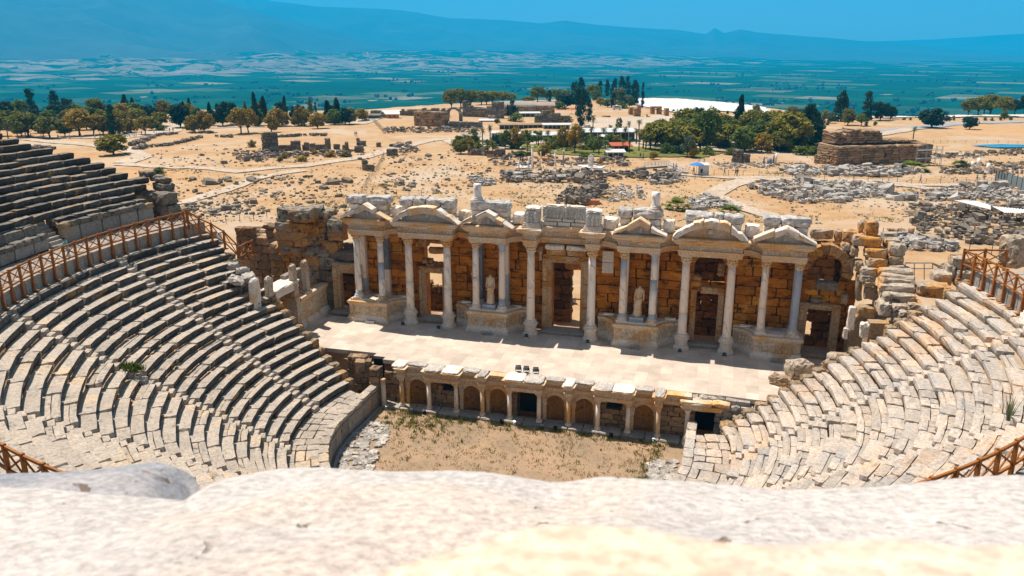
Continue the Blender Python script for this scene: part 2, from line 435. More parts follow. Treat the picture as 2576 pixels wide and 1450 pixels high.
side_names=['beside the left stage wing','second from the left stage wing','third from the left stage wing','behind the left handrail corner','just below the foreground ledge on the left','below the foreground ledge at the middle','below the foreground ledge on the right','fourth from the right','second from the right stage wing','beside the right stage wing']
for wi in range(10):
    a0,a1=BND[wi],BND[wi+1]; left=wi<4
    hw=lambda r:math.degrees(.40/r)
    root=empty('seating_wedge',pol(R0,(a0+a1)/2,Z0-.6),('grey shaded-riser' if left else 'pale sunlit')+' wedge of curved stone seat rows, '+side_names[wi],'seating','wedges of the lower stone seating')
    for i in range(ROWS):
        r=R0+TR*i; z=Z0+RI*i
        e0=a0-(0 if wi==0 else hw(r)); e1=a1+(0 if wi==9 else hw(r))
        if wi==0: e0+=rng.uniform(-.6,.5)*15/r*1.6
        if wi==9: e1+=rng.uniform(-.5,.6)*15/r*1.6
        mb=MB(); seat_run(mb,r,z,e0,e1,3.0 if left else 2.0)
        mb.build('seat_row',[M['seat_l'],M['shade_crust']] if left else [M['seat_r'],M['seat_r']],root)
st_names=['left stairway nearest the stage','left stairway with a green weed beside it','left stairway of dark step holes running to the ledge','stairway hidden behind the foreground ledge, left','stairway hidden behind the foreground ledge, middle','stairway hidden behind the foreground ledge, right','right stairway near the lower right handrail','right stairway across the pale rows','right stairway nearest the stage']
for k,a in enumerate(BND[1:-1]):
    root=empty('stairway',pol(R0,a,Z0-.6),'narrow stone '+st_names[k]+' between seat wedges','stairs','radial stairways of the lower seating')
    for i in range(ROWS):
        r=R0+TR*i; z=Z0+RI*i; h=math.degrees(.39/r)
        for q0,q1,dz in ((-.12,.34,-.27),(.30,TR-.05,-.03)):
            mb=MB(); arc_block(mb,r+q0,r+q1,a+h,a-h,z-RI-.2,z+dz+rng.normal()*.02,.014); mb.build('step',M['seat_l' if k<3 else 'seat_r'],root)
# retaining walls at the two ends (below the seat ends, facing the stage)
for s,(a,lab) in enumerate(((17.5,'rough retaining wall under the ends of the left seat rows'),(-197.5,'rough retaining wall under the ends of the right seat rows'))):
    mb=MB()
    sg=1 if s==0 else -1
    for i in range(ROWS):
        r=R0+TR*i; z=Z0+RI*i-.55; zz=-4.6
        while zz<z:
            h=min(.62,z-zz)
            h=h if h>.12 else .12
            block(mb,pol(r+TR/2,a-sg*.35*20/r,zz+h/2),(TR-.02,.7,h-.015),rotz(math.radians(-a) if s==0 else math.radians(-a)),2,.02); zz+=.62
        if i<12 or rng.random()<.5:
            # broken end block standing against the row end
            block(mb,pol(r+TR/2+.1,a+sg*.55*20/r,Z0+RI*i-.28),(rng.uniform(.7,1.1),rng.uniform(.5,.9),rng.uniform(.5,.75)),rot3(rng.normal()*.06,rng.normal()*.06,math.radians(-a)+rng.normal()*.2),4,.03)
    o=mb.build('retaining_wall',M['end'],origin=pol(22,a,-3)); tag(o,lab,'wall')
# orchestra wall, gutter and lower walkway
def orch_path(side):
    P=[]
    if side<0:
        P=[(-13.25,-9.75),(-13.25,-11.2),(-13.25,-12.7),(-13.25,-14.1),(-13.25,-15.45)]
        for a in np.arange(-5.5,-91,-5.5):
            q=pol(12.9,a,0); P.append((q[0],q[1]))
    else:
        P=[(12.1,-9.75),(12.1,-11.2),(12.1,-12.7),(12.1,-14.1),(12.1,-15.45)]
        for a in np.arange(-174.5,-91,5.5):
            q=pol(12.45,a,0); P.append((q[0],q[1]))
    return P
for side,lab in ((-1,'stained slab wall edging the orchestra on the left'),(1,'slab wall edging the orchestra on the right')):
    P=orch_path(side); mb=MB(); cap=MB()
    for p,q in zip(P[:-1],P[1:]):
        p=np.array(p);q=np.array(q); d=q-p; L=np.hypot(*d); an=math.atan2(d[1],d[0]); c=(p+q)/2
        nrm=np.array([d[1],-d[0]])/L*(-1 if side<0 else 1)
        nrm=nrm*(1 if np.dot(nrm,c-np.array([CX,CY]))>0 else -1)
        ht=1.28+rng.normal()*.05
        block(mb,(*(c+nrm*.14),-3.7+ht/2),(L-.02,.28,ht),rotz(an),2,.012)
        block(mb,(*(c+nrm*.10),-2.32),(L-.015,.34,.26),rotz(an),3,.015)
        block(cap,(*(c+nrm*.32),-1.98+rng.normal()*.015),(L-.02,.7,.36),rotz(an),3,.02)
    root=empty('orchestra_wall',(P[0][0],P[0][1],-3.66),lab,'wall')
    mb.build('wall_slab',M['slab'],root); cap.build('coping',M['seat_l' if side<0 else 'seat_r'],root)
g=MB(); P=orch_path(-1)
for p,q in zip(P[:-1],P[1:]): bar(g,(p[0]+.34,p[1],-3.6),(q[0]+.34+(0.0 if q[1]>-16 else -.03),q[1]+(0 if q[1]>-16 else .04),-3.6),.2,.16)
tag(g.build('gutter_channel',M['steel'],origin=(-12.9,-10,-3.6)),'blue grey gutter channel along the foot of the left orchestra wall','gutter')
for side,lab in ((-1,'left lower walkway paved in worn flagstones behind the orchestra wall'),(1,'right lower walkway paved in pale flagstones behind the orchestra wall')):
    mb=MB(); a=16.0 if side<0 else -196; end=-90; st=-1 if side<0 else 1
    while (a>end if side<0 else a<end):
        d=rng.uniform(3.0,6.0)*st
        ca=abs(math.cos(math.radians(a+d/2)))
        up=(a>0) if side<0 else (a<-180)
        ri=((13.5/ca if side<0 else 13.1/ca) if up else (13.5 if side<0 else 13.05))
        nn=2 if rng.random()<.6 else 3
        cuts=[ri]+sorted(ri+(15.75-ri)*(k/nn+rng.uniform(-.1,.1)) for k in range(1,nn))+[15.75]
        for r0,r1 in zip(cuts[:-1],cuts[1:]):
            z=-1.9+rng.normal()*.02
            if side<0: arc_block(mb,r0,r1-.02,a,a+d+.08,-2.5,z,.02,0,2)
            else: arc_block(mb,r0,r1-.02,a+d,a+.08,-2.5,z,.02,0,2)
        a+=d
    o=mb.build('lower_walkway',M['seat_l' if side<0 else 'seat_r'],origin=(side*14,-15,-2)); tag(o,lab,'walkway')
# walkway between the lower and upper seating
for (a0,a1,lab) in ((17.5,-90,'pale upper walkway behind the left timber handrail'),(-90,-197.5,'pale upper walkway behind the right timber handrail')):
    mb=MB(); a=a0
    while a>a1:
        d=rng.uniform(1.6,2.6); d=min(d,a-a1)
        for r0,r1 in ((32.4,33.4),(33.4,34.8),(34.8,36.1)):
            arc_block(mb,r0,r1-.015,a,a-d+.03,8.2,10.28+rng.normal()*.012,.012,0,2)
        a-=d
    o=mb.build('upper_walkway',M['slab'],origin=pol(34,a0,10.3)); tag(o,lab,'walkway')
# upper seating
UEND=[13.0,12.3,15.0,16.2,14.0,13.1,12.4,11.3,9.9,8.1,6.2,5.5,4.5,3.6]
root=empty('podium_wall',pol(36,8,10.3),'tall smooth slab wall under the upper seating beside the left walkway','wall')
mb=MB(); cp=MB(); a=13.4
while a>-60:
    d=rng.uniform(2.4,3.8)
    if a>-1.6 and a-d<-1.0: d=a+1.6
    if a<=-1.6 and a>-3.0:
        a=-4.0; mb.build('wall_slab',M['slab'],root); cp.build('coping',M['seat_u'],root); mb=MB(); cp=MB(); continue
    top=12.0 if a>-1.6 else 11.55
    arc_block(mb,36.0,36.5,a,a-d+.04,10.3,top-.42,.01,0,2)
    for k in range(2):
        arc_block(cp,35.88+rng.normal()*.03,36.6,a-d*k/2,a-d*(k+1)/2+.03,top-.42,top+rng.normal()*.04,.03,0,3)
    if a<-1.6: arc_block(cp,36.6,37.1,a,a-d+.04,11.2,12.25+rng.normal()*.03,.03,0,3)
    a-=d
mb.build('wall_slab',M['slab'],root); cp.build('coping',M['seat_u'],root)
sb=MB()
for k in range(7):
    arc_block(sb,35.6+.3*k,37.6,-1.6,-4.0,10.3,10.55+.27*k,.02,0,2)
tag(sb.build('wall_stair',M['slab'],origin=pol(36,-2.8,10.3)),'small flight of steps cut through the podium wall on the left','stairs')
root=empty('upper_seating_bank',pol(38,0,12.3),'dark lichen covered bank of upper seat rows at top left of the theatre','seating')
for j in range(14):
    r=36.4+.72*j; z=12.3+.5*j
    mb=MB()
    e=UEND[j]
    if j==0:
        seat_run(mb,r,z,e,-1.4,1.9,.72,.5,.12,False); mb.build('seat_row',[M['seat_u'],M['shade_crust']],root); mb=MB(); seat_run(mb,r+.5,z,-4.2,-62,1.9,.4,.5,.12,False)
    else: seat_run(mb,r,z,e,-62,2.0,.72,.5,.14,False)
    mb.build('seat_row',[M['seat_u'],M['shade_crust']],root)
for j in range(14):
    mb=MB(); r=36.4+.72*j; z=12.3+.5*j
    seat_run(mb,r,z,-62,-140,3.2,.72,.5,.1,False)
    # rubble core under the row ends
    m2=MB(); block(m2,pol(r+.5,UEND[j]-.9,(z-5)/2+2.2),(1.0,1.2,z-1.2),rotz(math.radians(-UEND[j])),3,.03); m2.build('end_core',M['seat_u'],root)
    mb.build('rear_row',[M['seat_u'],M['shade_crust']],root)
mb=MB()
for (r,a,z,d) in ((36.2,16.2,10.9,(1.6,1.5,1.3)),(36.4,16.0,12.1,(1.8,1.6,1.1)),(37.7,17.0,11.4,(1.6,1.5,2.2)),(36.9,16.8,13.0,(1.3,1.2,.6)),(38.1,17.4,12.9,(1.2,1.1,.7)),(37.3,17.0,13.55,(1.5,.9,.4)),(38.6,17.4,13.6,(1.2,1.0,.5)),(39.3,16.7,14.0,(1.2,1.0,.5)),(38.6,16.2,10.5,(1.8,1.8,4.0))):
    block(mb,pol(r,a,z),d,rotz(math.radians(-a)+rng.normal()*.05),4,.04)
tag(mb.build('end_pier',M['seat_u'],origin=pol(37,16.5,10.3)),'ruined block pier at the stage end of the upper seating','pier')
# ---------------------------------------------------------------- stage building
def poly(mb,pts,y0,y1,mi=0,amp=0.0):
    """extrude an x-z outline (counter-clockwise seen from the audience) from y0 (front) to y1"""
    n=len(pts); j=rng.normal(size=(n,3))*amp
    V=[(x+j[i,0],y0+j[i,1],z+j[i,2]) for i,(x,z) in enumerate(pts)]+[(x+j[i,0],y1,z+j[i,2]) for i,(x,z) in enumerate(pts)]
    F=[tuple(range(n)),tuple(range(2*n-1,n-1,-1))]
    for i in range(n):
        k=(i+1)%n; F.append((i,i+n,k+n,k))
    mb.add(V,F,mi)
def qarc(c,r,a0,a1,n=9):
    return [(c[0]+r*math.cos(math.radians(a0+(a1-a0)*i/(n-1))),c[1]+r*math.sin(math.radians(a0+(a1-a0)*i/(n-1)))) for i in range(n)]
def draped(mb,c,h,w=.30,d=.22,twist=0,arms=True,head=False,n=28,lean=0.0,mi=0):
    """standing draped figure, folds in the cloth"""
    c=np.asarray(c,float)
    lv=[(0,.92,.92,.10),(.03,1.0,1.0,.11),(.12,.95,.95,.10),(.28,.84,.86,.09),(.42,.82,.88,.075),(.52,.88,.92,.06),(.58,.80,.82,.05),(.64,.70,.70,.04),(.74,.86,.80,.035),(.82,.98,.76,.02),(.865,1.0,.66,.01),(.89,.80,.56,.01),(.905,.48,.46,0),(.92,.30,.36,0),(.965,.27,.33,0),(.972,.12,.16,0)]
    if head: lv+=[(.945,.28,.36,0),(.955,.40,.52,0),(.975,.46,.60,0),(1.0,.42,.56,0),(1.02,.2,.3,0)]
    prof=[];V=[];F=[]
    for k,(z,a,b,f) in enumerate(lv):
        cx=lean*z+.10*w*math.sin(3.1*z+twist)
        for i in range(n):
            t=2*math.pi*i/n
            q=1+f*math.sin(9*t+twist*3+z*5)+f*.6*math.sin(5*t-z*9+twist)
            V.append((cx+w*a*q*math.cos(t),d*b*q*math.sin(t),z*h))
    m=len(lv)
    for k in range(m-1):
        for i in range(n):
            j=(i+1)%n; F.append((k*n+i,k*n+j,(k+1)*n+j,(k+1)*n+i))
    F.append(tuple(range(n-1,-1,-1))); F.append(tuple((m-1)*n+i for i in range(n)))
    mb.add(np.array(V)+c,F,mi)
    if arms:
        s=h
        tube(mb,[c+(lean*.83-.92*w,0,.845*s),c+(-1.0*w+lean*.7,-.02,.70*s),c+(-.95*w+lean*.6,-.10*1,.585*s),c+(-.45*w+lean*.6,-.95*d,.56*s)],[.18*w,.20*w,.19*w,.14*w],8,mi)
        tube(mb,[c+(lean*.83+.92*w,0,.845*s),c+(1.0*w+lean*.7,0,.68*s),c+(1.02*w+lean*.6,-.04,.52*s)],[.18*w,.20*w,.15*w],8,mi)
    # slanting mantle fold over the hips
    tube(mb,[c+(-.8*w+lean*.5,-.75*d,.50*h),c+(0+lean*.5,-1.02*d,.555*h),c+(.8*w+lean*.5,-.72*d,.60*h)],[.15*w,.19*w,.15*w],6,mi)
def relief_row(mb,x0,x1,y,z0,z1,n,seed=0):
    for k in range(n):
        x=x0+(x1-x0)*(k+.5)/n+rng.normal()*.04
        h=(z1-z0)*rng.uniform(.80,.95)
        draped(mb,(x,y,z0),h,h*.16,.085,rng.uniform(0,6),rng.random()<.8,True,14,rng.normal()*.08)
# floor ------------------------------------------------------------------------
mb=MB(); pts=[(-13.3,-8.55),(14.6,-8.55),(19.6,-8.75),(25.0,-7.2),(25.5,1.0),(25.5,2.1),(-24.2,2.1),(-24.2,-4.2),(-19.6,-7.4),(-14.4,-7.35),(-14.4,-8.0),(-13.3,-8.0)]
n=len(pts); mb.add([(x,y,0) for x,y in pts]+[(x,y,-.35) for x,y in pts],[tuple(range(n)),tuple(range(2*n-1,n-1,-1))]+[(i,i+n,(i+1)%n+n,(i+1)%n) for i in range(n)])
tag(mb.build('stage_floor',M['paving'],origin=(0,-4,0)),kind='structure')
mb=MB(); mb.add([(-24,2.1,.002),(24,2.1,.002),(24,14,.05),(-24,14,.05)],[(0,1,2,3)])
# main wall ---------------------------------------------------------------------
root=empty('stage_wall',(0,2.2,0),'tall ochre block wall of the stage building behind the marble columns','wall')
W0=-20.9
def op(x0,x1,z0,z1): return (x0-W0,x1-W0,z0,z1)
OPN=[op(-13.6,-11.6,0,4.8),op(-13.75,-11.45,5.3,7.9),op(-1.3,1.6,0,6.7),op(11.6,13.6,0,4.8),op(11.35,13.95,5.35,8.0),op(6.15,6.8,2.5,4.35),op(-9.35,-8.95,4.3,5.3)]
mb=MB(); ashlar(mb,(W0,2.2,0),0,41.5,8.5,1.0,.78,1.75,OPN,None,.012,2,.006,None,.035)
ashlar(mb,(W0,2.75,0),0,41.5,8.5,.9,.8,1.9,OPN,None,.0,1,.0,None,.0); mb.build('masonry',M['ochre'],root)
mb=MB(); ashlar(mb,(W0,2.55,8.5),0,41.5,1.75,.9,.55,1.5,(),lambda x:1.5+.35*math.sin(x*.9)+.2*math.sin(x*2.3),.04,3)
mb.build('upper_masonry',M['ruin'],root)
# arch ring over doors two and four, seen as rough voussoirs
def arch(mb,xc,zc,ri,ro,y0,y1,a0,a1,n,mi=0,amp=.02):
    for k in range(n):
        t0=math.radians(a0+(a1-a0)*k/n+.6); t1=math.radians(a0+(a1-a0)*(k+1)/n-.6)
        rr=ro*rng.uniform(.97,1.03)
        tm=(t0+t1)/2
        P=[(xc+ri*math.cos(t0),zc+ri*math.sin(t0)),(xc+rr*math.cos(t0),zc+rr*math.sin(t0)),(xc+rr*math.cos(tm),zc+rr*math.sin(tm)),(xc+rr*math.cos(t1),zc+rr*math.sin(t1)),(xc+ri*math.cos(t1),zc+ri*math.sin(t1)),(xc+ri*math.cos(tm),zc+ri*math.sin(tm))]
        poly(mb,P,y0+rng.normal()*.03,y1,mi,amp)
mb=MB(); arch(mb,12.65,7.0,1.3,2.0,2.16,3.1,12,168,9); mb.build('relieving_arch',M['ochre2'],root); mb=MB(); arch(mb,-12.6,6.9,1.15,1.8,2.16,3.1,100,172,5)
mb.build('relieving_arch',M['ochre2'],root)
mb=MB()
for c,d in (((-13.3,2.4,5.05),(.9,.8,.5)),((-12.9,2.3,5.35),(.8,.6,.45)),((-13.3,2.5,5.75),(1.0,.8,.4)),((-12.2,2.8,6.75),(2.1,.7,.55)),((-12.6,3.0,7.6),(2.0,.8,.4)),((-13.6,2.4,7.6),(.9,.9,.9)),((11.55,2.2,5.6),(.8,.9,.5)),((11.6,2.3,6.05),(.7,.8,.4)),((13.6,2.3,6.9),(.55,.5,1.1))):
    mb=MB(); block(mb,c,d,rot3(0,rng.normal()*.05,rng.normal()*.08),4,.03); mb.build('loose_block',M['ochre2'],root)
mb=MB()
for x0,x1,z0,z1 in ((3.35,4.35,6.9,7.9),(3.35,4.35,5.9,6.85)):
    mb=MB(); box(mb,x0,x1,2.12,2.3,z0,z1); mb.build('facing_slab',M['marble'],root)
for (x,L,H,y,lab) in ((-3.6,3.62,6.3,5.2,'rough inner wall half filling the view through the tall central doorway'),(9.4,5.2,8.2,4.9,'rough inner wall of big ochre blocks behind the right inner doorway'),(20.2,4.2,8.6,4.6,'rough ochre inner wall behind the right end doorway'),(-24.5,5.0,5.0,4.6,'dark rough inner wall behind the left end doorway'),(-16.5,3.6,2.9,5.4,'low rough wall added to darken the view through the left inner doorway')):  # the last, low wall is added in place of the shaded floor there
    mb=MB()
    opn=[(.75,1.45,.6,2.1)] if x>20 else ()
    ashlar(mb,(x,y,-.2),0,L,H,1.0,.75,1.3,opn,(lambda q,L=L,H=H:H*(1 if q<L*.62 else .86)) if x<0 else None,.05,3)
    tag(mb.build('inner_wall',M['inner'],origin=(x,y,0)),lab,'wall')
tag((lambda m:(block(m,(.7,5.7,5.6),(3.0,.9,1.1),None,4,.04),m.build('lintel_beam',M['ochre2'],origin=(.7,5.7,5.6)))[1])(MB()),'rough stone beam high behind the central doorway','stone beam')
# podiums ------------------------------------------------------------------------
PODS=[('left end podium under the first two columns',[(-20.5,2.15),(-20.5,0),(-16.65,0)]+qarc((-14.95,0),1.7,180,90)[1:]),
      ('podium under the left statue',[(-10.25,1.7)]+qarc((-10.25,0),1.7,90,0)[1:]+[(-4.9,0)]+qarc((-3.2,0),1.7,180,90)[1:]),
      ('podium under the right statue',[(3.2,1.7)]+qarc((3.2,0),1.7,90,0)[1:]+[(8.6,0)]+qarc((10.3,0),1.7,180,90)[1:]),
      ('right end podium under the last two columns',[(14.95,1.7)]+qarc((14.95,0),1.7,90,0)[1:]+[(20.45,0),(20.45,2.15)])]
for k,(lab,path) in enumerate(PODS):
    root=empty('podium',(np.mean([p[0] for p in path]),0,0),'carved marble '+lab,'podium','carved podiums of the stage front')
    mb=MB(); sweep(mb,path,[(.20,0),(.20,.30),(.14,.34),(.10,.45),(.05,.50),(.05,.58),(0,.62)],2.15,jit=.006); mb.build('plinth',M['marble'],root)
    mb=MB(); sweep(mb,path,[(0,.62),(0,1.6)],2.15)
    xs=[p[0] for p in path if abs(p[1])<.01]
    relief_row(mb,min(xs)+.35,max(xs)-.35,-.02,.68,1.55,6)
    for p in path:
        if .05<p[1]<1.68 and rng.random()<.75: draped(mb,(p[0],p[1]-.03,.68),.8,.12,.09,rng.uniform(0,6),True,True,12)
    mb.build('relief_band',M['relief'],root)
    mb=MB(); sweep(mb,path,[(0,1.6),(.05,1.64),(.09,1.72),(.16,1.78),(.16,1.97),(.10,2.0)],2.15,jit=.008); mb.build('cap_moulding',M['cornice'],root)
    mb=MB(); sweep(mb,offset_path(path,-.12),[(0,2.0),(0,2.16)],2.15,jit=.01); mb.build('top_step',M['marble'],root)
# columns ------------------------------------------------------------------------
CXS=[-19.68,-17.28,-14.45,-10.68,-7.95,-5.46,-2.78,2.72,5.48,8.08,10.72,14.46,17.15,19.76]
CLAB=['first column from the left end of the stage front, grey band at its foot','second column from the left end, with a blue grey drum halfway up','column left of the left inner doorway, on an octagonal pedestal','column right of the left inner doorway, on an octagonal pedestal','veined column left of the left headless statue','column right of the left headless statue, with a smooth replaced capital','column left of the tall central doorway','column right of the tall central doorway','column left of the right statue, with a blue grey top drum','column right of the right statue, smooth capital and pale blue drum','column left of the right inner doorway, on an octagonal pedestal','column right of the right inner doorway, on an octagonal pedestal','second column from the right end of the stage front','pale blue grey column at the right end of the stage front']
def capital(mb,c,r,z0,z1,plainc=False):
    h=z1-z0
    if plainc:
        lathe(mb,c,[(r*.98,z0),(r*1.08,z0+.05),(r*1.02,z0+.1),(r*1.08,z0+.3*h),(r*1.25,z0+.6*h),(r*1.55,z1-.12)],24)
        x=r*1.75; box(mb,c[0]-x,c[0]+x,c[1]-x,c[1]+x,z1-.12,z1)
        return
    m=lambda t,k:1+(0.16 if k in(2,3) else (.14 if k in (5,6) else .03))*math.cos(8*t+(0 if k<4 else math.pi))
    lathe(mb,c,[(r*1.0,z0),(r*1.05,z0+.04),(r*1.12,z0+.2*h),(r*1.34,z0+.36*h),(r*1.12,z0+.40*h),(r*1.22,z0+.55*h),(r*1.55,z0+.70*h),(r*1.22,z0+.74*h),(r*1.34,z1-.12)],32,mod=m)
    for k in range(4):   # corner volutes
        t=math.pi/4+k*math.pi/2
        tube(mb,[np.array(c)+(r*1.2*math.cos(t),r*1.2*math.sin(t),z0+.55*h),np.array(c)+(r*1.75*math.cos(t),r*1.75*math.sin(t),z0+.80*h),np.array(c)+(r*1.72*math.cos(t),r*1.72*math.sin(t),z0+.70*h)],[.05,.09,.05],6)
    x=r*1.62
    V=[];n=24
    for zz in (z1-.12,z1):
        for i in range(n):
            t=2*math.pi*(i+.5)/n; q=1/max(abs(math.cos(t)),abs(math.sin(t))); q=1.0+(q-1)*1.15
            V.append((c[0]+x*.93*q*math.cos(t),c[1]+x*.93*q*math.sin(t),zz))
    mb.add(V,[tuple(range(n-1,-1,-1)),tuple(range(n,2*n))]+[(i,(i+1)%n,(i+1)%n+n,i+n) for i in range(n)])
SH={0:[(0,1,'col')],1:[(0,1,'col')]}
def drums(i):
    c='col' if i in (0,1,3,4,5,6,7,8,10) else 'col_pink'
    t={0:[(0,.07,'col_blue'),(.07,1,'col')],1:[(0,.32,'col'),(.32,.63,'col_blue'),(.63,.93,'col'),(.93,1,'col_pink')],2:[(0,.45,'col_pink'),(.45,1,'col_pink')],3:[(0,.38,'col_pink'),(.38,1,'col')],4:[(0,.5,'col_pink'),(.5,1,'col')],5:[(0,.13,'col_blue'),(.13,1,'col_pink')],6:[(0,1,'col_pink')],7:[(0,1,'col')],8:[(0,.06,'col_blue'),(.06,.73,'col_pink'),(.73,1,'col_blue')],9:[(0,.08,'col_blue'),(.08,.50,'col'),(.50,.68,'col_blue'),(.68,1,'col')],10:[(0,.30,'col_pink'),(.30,1,'col_pink')],11:[(0,1,'col_pink')],12:[(0,.35,'col_pink'),(.35,1,'col_pink')],13:[(0,1,'col_blue')]}
    return t[i]
for i,x in enumerate(CXS):
    low=i in (2,3,6,7,10,11)
    y=.6; root=empty('column',(x,y,0 if low else 2.16),'marble '+CLAB[i],'column','columns of the stage front')
    r0,r1=(.37,.315) if low else (.315,.27)
    zb=1.5 if low else 2.56; zt=7.68 if low else 7.75
    if low:
        mb=MB(); lathe(mb,(x,y,0),[(.72,0),(.72,.22),(.66,.27),(.56,.36),(.55,.42),(.55,.90),(.58,.94),(.68,1.02),(.70,1.06),(.70,1.14)],8,rot=math.pi/8); mb.build('pedestal',M['marble'],root)
        b=[(.60,1.14),(.62,1.18),(.60,1.25),(.50,1.28),(.49,1.34),(.53,1.38),(.53,1.44),(.42,1.47),(.39,1.5)]
    else:
        mb=MB(); box(mb,x-.47,x+.47,y-.47,y+.47,2.16,2.27); b=[(.46,2.27),(.48,2.31),(.46,2.37),(.38,2.40),(.38,2.45),(.42,2.48),(.42,2.52),(.34,2.54),(.33,2.56)]
        mb.build('pedestal',M['marble'],root)
    mb=MB(); lathe(mb,(x,y,0),b,24); mb.build('base',M['marble'],root,True)
    for (f0,f1,mat) in drums(i):
        mb=MB(); P=[]; k=max(2,int(round((f1-f0)*8))+1)
        for q in range(k):
            f=f0+(f1-f0)*q/(k-1); P.append((r0+(r1-r0)*f**1.4,zb+(zt-zb)*f))
        if f0==0: P=[(r0*1.09,zb),(r0*1.08,zb+.06)]+[(P[0][0],zb+.1)]+P[1:]
        lathe(mb,(x,y,0),P,24,mod=lambda t,k:1+.012*math.sin(3*t+k*1.7+x)); mb.build('shaft_drum',M[mat],root,True)
    mb=MB(); capital(mb,(x,y,0),r1,zt,8.45,i in (5,9)); mb.build('capital',M['col_blue' if i in (5,9) else 'cornice'],root)
PIL=[(0,'col_pink',.22,'col_blue'),(1,'col_pink',.42,'col_dark'),(4,'col_dark',.5,'col_dark'),(5,'col_blue',.5,'col_pink'),(8,'col_pink',.5,'col_pink'),(9,'col_blue',.45,'col_pink'),(13,'col_blue',.5,'col_blue')]
PLB=['cream flat pilaster behind the first column, grey patch low down','two tone pilaster behind the second column, dark grey above cream','dark grey pilaster left of the left statue','cream and grey pilaster right of the left statue','cream pilaster left of the right statue','pilaster right of the right statue, cream above grey','blue grey pilaster behind the last column on the right']
for (i,ma,f,mbm),lab in zip(PIL,PLB):
    x=CXS[i]; root=empty('pilaster',(x,1.9,2.16),lab,'pilaster','flat pilasters on the stage wall')
    zf=2.6+f*5.2
    mb=MB(); box(mb,x-.27,x+.27,1.72,2.19,2.6,zf); mb.build('lower_shaft',M[ma if i!=0 else 'col_blue'],root)
    mb=MB(); box(mb,x-.27,x+.27,1.723,2.187,zf,7.85); mb.build('upper_shaft',M[mbm if i!=0 else 'col_pink'],root)
    mb=MB(); box(mb,x-.36,x+.36,1.62,2.18,2.16,2.42); box(mb,x-.31,x+.31,1.67,2.18,2.42,2.6); mb.build('base',M['marble'],root)
    mb=MB(); box(mb,x-.30,x+.30,1.69,2.18,7.85,8.2); box(mb,x-.37,x+.37,1.62,2.18,8.2,8.45); mb.build('capital',M['cornice'],root)
# entablature ----------------------------------------------------------------------
EP=[(-20.15,2.4),(-20.15,.05),(-16.75,.05)]+qarc((-15.2,.05),1.55,180,90)[1:]+[(-15.2,.05),(-9.95,.05),(-9.95,1.6)]+qarc((-9.95,.05),1.55,90,0)[1:]+[(-4.95,.05)]+qarc((-3.4,.05),1.55,180,90)[1:]+[(-3.36,1.6),(-3.36,.05),(-2.2,.05),(-2.2,1.6),(0,1.6),(2.2,1.6),(2.2,.05),(3.36,.05),(3.36,1.6)]+qarc((3.4,.05),1.55,90,0)[1:]+[(8.5,.05)]+qarc((10.05,.05),1.55,180,90)[1:]+[(10.05,.05),(15.2,.05),(15.2,1.6)]+qarc((15.2,.05),1.55,90,0)[1:]+[(20.2,.05),(20.2,2.4)]
def dens(path,step=.55):
    out=[path[0]]
    for p,q in zip(path[:-1],path[1:]):
        L=math.hypot(q[0]-p[0],q[1]-p[1])
        if L<1e-3: continue
        k=max(1,int(L/step))
        for i in range(1,k+1): out.append((p[0]+(q[0]-p[0])*i/k,p[1]+(q[1]-p[1])*i/k))
    return out
EPD=dens(EP)
root=empty('entablature',(0,.6,8.45),'long carved marble entablature stepping in and out above the columns of the stage front','entablature')
mb=MB(); sweep(mb,EPD,[(0,8.45),(0,8.60),(.03,8.605),(.03,8.76),(.06,8.765),(.07,8.88),(.10,8.93),(.10,8.96)],2.5,jit=.004); mb.build('architrave',M['cornice'],root)
mb=MB(); sweep(mb,EPD,[(.02,8.96),(.0,9.02),(.0,9.30),(.04,9.40)],2.5,jit=.004); mb.build('frieze',M['carved'],root)
mb=MB(); sweep(mb,EPD,[(.06,9.40),(.09,9.46),(.20,9.47),(.22,9.58),(.30,9.60),(.42,9.70),(.50,9.76),(.52,9.90),(.56,10.0),(.50,10.06)],2.5,jit=.045)
# dentils
for p,q in zip(EPD[:-1],EPD[1:]):
    e=np.array(q)-np.array(p); L=np.hypot(*e)
    if L<.1: continue
    nn=np.array([e[1],-e[0]])/L
    for k in range(max(1,int(L/.22))):
        if rng.random()<.2: continue
        c=np.array(p)+e*(k+.5)/max(1,int(L/.22))+nn*.2
        block(mb,(c[0],c[1],9.54),(.11,.14,.11),rotz(math.atan2(e[1],e[0])),1,.004)
mb.build('cornice',M['cornice'],root)
